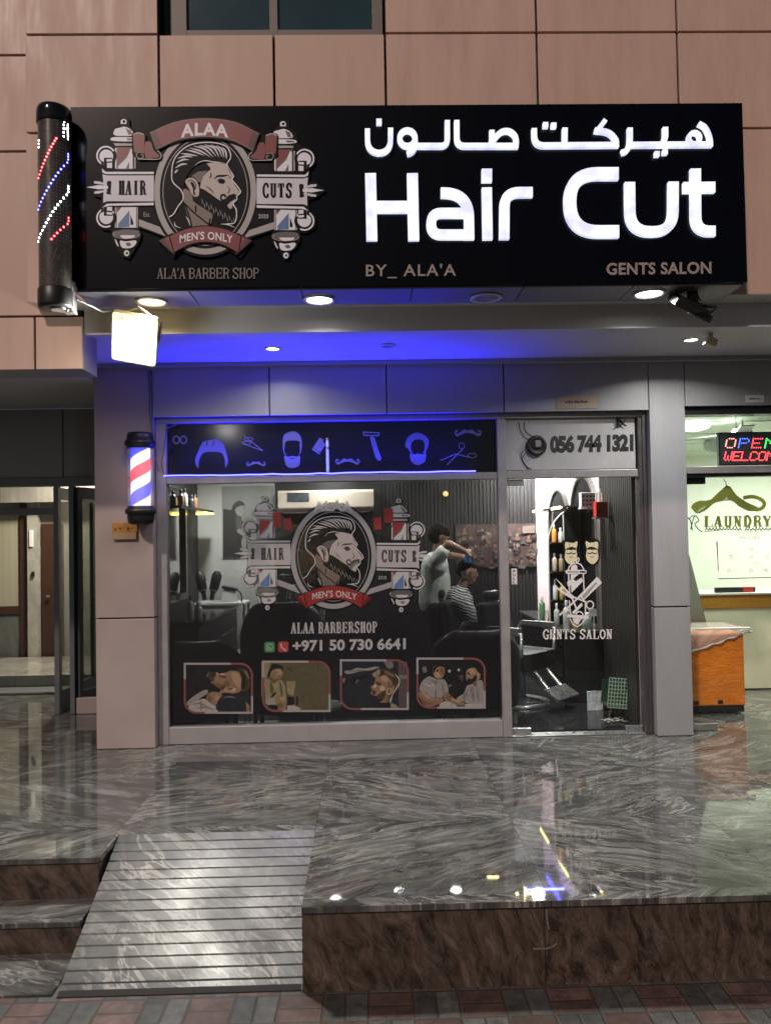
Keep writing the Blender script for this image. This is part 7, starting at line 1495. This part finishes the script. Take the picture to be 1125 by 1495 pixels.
# room, counter, lamps
LR0, LR1, LRY = QX1+.02, 6.6, 4.3
rm_ = thing('laundry_interior', 'bright pale green laundry room behind its glass front', 'room', (4.5, 2.2, 0)); wg = mat('pale green paint', (.60, .62, .54), .5, var=.04)
m1 = MB(); m1.box(LR0, LR1, LRY, LRY+.05, 0.004, 2.9); m1.box(LR1, LR1+.05, .25, LRY, 0.004, 2.9); m1.box(LR0-.06, LR0-.001, .345, LRY, .004, 2.9); m1.build('wall', wg, rm_)
m1 = MB(); m1.box(LR0, LR1, .21, LRY, 2.78, 2.83); [m1.box(LR0, LR1, .9+k*.9, .93+k*.9, 2.772, 2.779) for k in range(4)]; m1.build('ceiling', mat('pale green ceiling', (.52, .58, .48), .6), rm_)
p = at(1012, 622, Z=2.75); dl = thing('dome_lamp', 'round white dome lamp lit on the laundry ceiling', 'ceiling light', (p.x, p.y, 2.77)); m1 = MB(); m1.lathe((p.x, p.y, 2.778), [(.15, 0), (.16, -.02), (.13, -.055), (.06, -.075), (1e-3, -.08)], 28, caps=False); m1.build('shade', emat('dome glass', (.92, 1, .95), 4.5), dl)
lamp(dl, 'AREA', (3.4, .9, 2.73), 50, (.94, 1, .88), .3); lamp(dl, 'AREA', (5.6, 2.2, 2.73), 145, (.94, 1, .88), .6)
p = at(1082, 622, Z=2.72); fnn = thing('ceiling_fan', 'pale fan with thin blades on the laundry ceiling behind the LED sign', 'fan', (p.x, p.y, 2.77)); m1 = MB(); m1.lathe((p.x, p.y, 2.60), [(.09, 0), (.10, .04), (.08, .09), (.015, .10), (.015, .178)], 24); m1.build('motor', mat('grey enamel', (.34, .37, .33), .4), fnn)
for k in range(3):
    R = Matrix.Rotation(.15+k*2*pi/3, 3, 'Z'); m1 = MB(); m1.box(.08, .60, -.06, .06, .045, .052); m1.v = [R @ v+Vector((p.x, p.y, 2.60)) for v in m1.v]; m1.build('blade', mat('grey blade', (.16, .18, .16), .4), fnn)
p = at(1041, 645, Y=2.4); t_ = thing('ceiling_camera', 'small grey camera on a stem under the laundry ceiling left of the LED sign', 'camera', (p.x, 2.4, p.z)); m1 = MB(); m1.cyl((p.x, 2.4, p.z+.05), (p.x, 2.4, 2.779), .03); m1.build('stem', mat('pale grey plastic', (.35, .39, .36), .5), t_); m1 = MB(); m1.cyl((p.x-.02, 2.3, p.z-.05), (p.x, 2.48, p.z-.03), .085); m1.build('head', MATS['pale grey plastic'], t_)
KY = 1.80; kz = az(1060, 866, KY); lc_ = thing('laundry_counter', 'pale laundry counter with a golden wood edge and white top', 'counter', (4.5, KY, 0))
m1 = MB(); m1.box(LR0, LR1-.002, KY+.02, KY+.5, .013, kz-.145); m1.build('front', mat('pale counter front', (.70, .69, .54), .4, var=.06), lc_)
m1 = MB(); m1.box(LR0, LR1-.002, KY, KY+.51, az(1060, 888, KY), kz-.021); m1.build('edge', wood('golden edge wood', (.36, .16, .02), (.46, .22, .035), st=(1, 6, 6)), lc_, bevel=.003)
m1 = MB(); m1.box(LR0, LR1-.002, KY-.02, KY+.55, kz-.02, kz); m1.build('top', mat('white stone top', (.6, .6, .58), .25), lc_, bevel=.003)
a, b_ = at(1043, 864.5, Y=KY+.1), at(1101, 855, Y=KY+.1); t_ = thing('stapler', 'long black stapler with a red grip on the white laundry counter', 'stapler', (a.x, KY+.1, kz)); m1 = MB(); m1.box(a.x, b_.x-.14, KY+.08, KY+.13, kz+.001, kz+.055); m1.box(b_.x-.025, b_.x, KY+.08, KY+.13, kz+.001, kz+.055); m1.build('body', black_m, t_, bevel=.008)
m1 = MB(); m1.box(b_.x-.139, b_.x-.026, KY+.078, KY+.132, kz+.001, kz+.056); m1.build('grip', mat('red grip', (.40, .02, .02), .4), t_, bevel=.006)
# leaning board and orange bin
m1 = MB(); Y_ = 1.35; P = [at(*q_, Y=Y_) for q_ in ((990, 790), (1006, 812), (1032, 915), (1036, 960), (985, 960))]; zfl = .013
outl = [(v.x, v.z) for v in P[:4]]+[(P[3].x+.05, zfl), (P[4].x-.1, zfl)]
m1.prism(outl, 'y', Y_, Y_+.05); tag(m1.build('ironing_board', mat('speckled grey cloth', (.17, .18, .155), .8, var=.3, vscale=60), bevel=.01), 'speckled grey board leaning behind the orange bin', 'board')
BYY = .75; x0, x1 = ax(1000, 1000, BYY), ax(1087, 1000, BYY); zt_ = az(1060, 925, BYY); bi = thing('laundry_bin', 'crinkled orange bin with a clear plastic liner beside the grey pillar', 'bin', ((x0+x1)/2, BYY+.25, .013))
m1 = MB(); m1.box(x0, x1, BYY, BYY+.5, .075, zt_); m1.build('body', mat('crinkled orange fabric', (.85, .235, .018), .5, var=.3, vscale=7, bump=1.0, bscale=22, stretch=(1, 1, 2.2)), bi, bevel=.015)
m1 = MB(); m1.box(x0+.01, x1-.01, BYY+.01, BYY+.49, .014, .074); m1.box(x0+.07, x0+.12, BYY-.006, BYY-.001, .09, .125); m1.box(x0+.30, x0+.35, BYY-.006, BYY-.001, .095, .13); m1.build('base', black_m, bi, bevel=.006)
lin = MB(); random.seed(2); N = 30; rings = [[], [], [], []]; BY2 = BYY-.012
drop = lambda x: .02+.19*max(0, 1-(x-x0)/(x1-x0))**.9
pts = [(x0-.02+(x1-x0+.07)*k/N) for k in range(N+1)]
V = []; 
for j in range(7):
    for k, x in enumerate(pts):
        f_ = j/6; z = zt_+.045-.012*f_-drop(x)*f_; y = BY2-.004-.022*sin(f_*pi)-.012*sin(x*55+j*1.7)*f_-.006*random.random()
        V.append((x, y, z+.006*sin(x*40)))
F = [(j*(N+1)+k, j*(N+1)+k+1, (j+1)*(N+1)+k+1, (j+1)*(N+1)+k) for j in range(6) for k in range(N)]
lin.add(V, F, 0, True); lin.add([(pts[0], BY2, zt_+.045), (pts[-1], BY2, zt_+.045), (pts[-1]-.03, BYY+.5, zt_+.05), (pts[0], BYY+.5, zt_+.05)], [(0, 1, 2, 3)], 0)
cf = film('clear plastic liner', (.75, .66, .64), .34, .12); t = cf.node_tree
o = lin.build('liner', cf, bi, fixn=False); md = o.modifiers.new('thick', 'SOLIDIFY'); md.thickness = .002
m1 = MB(); m1.tube([(x, BY2-.014-.010*sin(x*55+6*1.7), zt_+.033-drop(x)+.006*sin(x*40)) for x in pts], .009, 7); m1.tube([(pts[0], BY2, zt_+.05), (pts[-1], BY2-.01, zt_+.052), (pts[-1]+.01, BY2, zt_+.03), (pts[-1], BY2-.02, zt_+.012)], .010, 7); m1.build('liner_rim', film('white plastic rim', (.7, .7, .68), .8), bi)
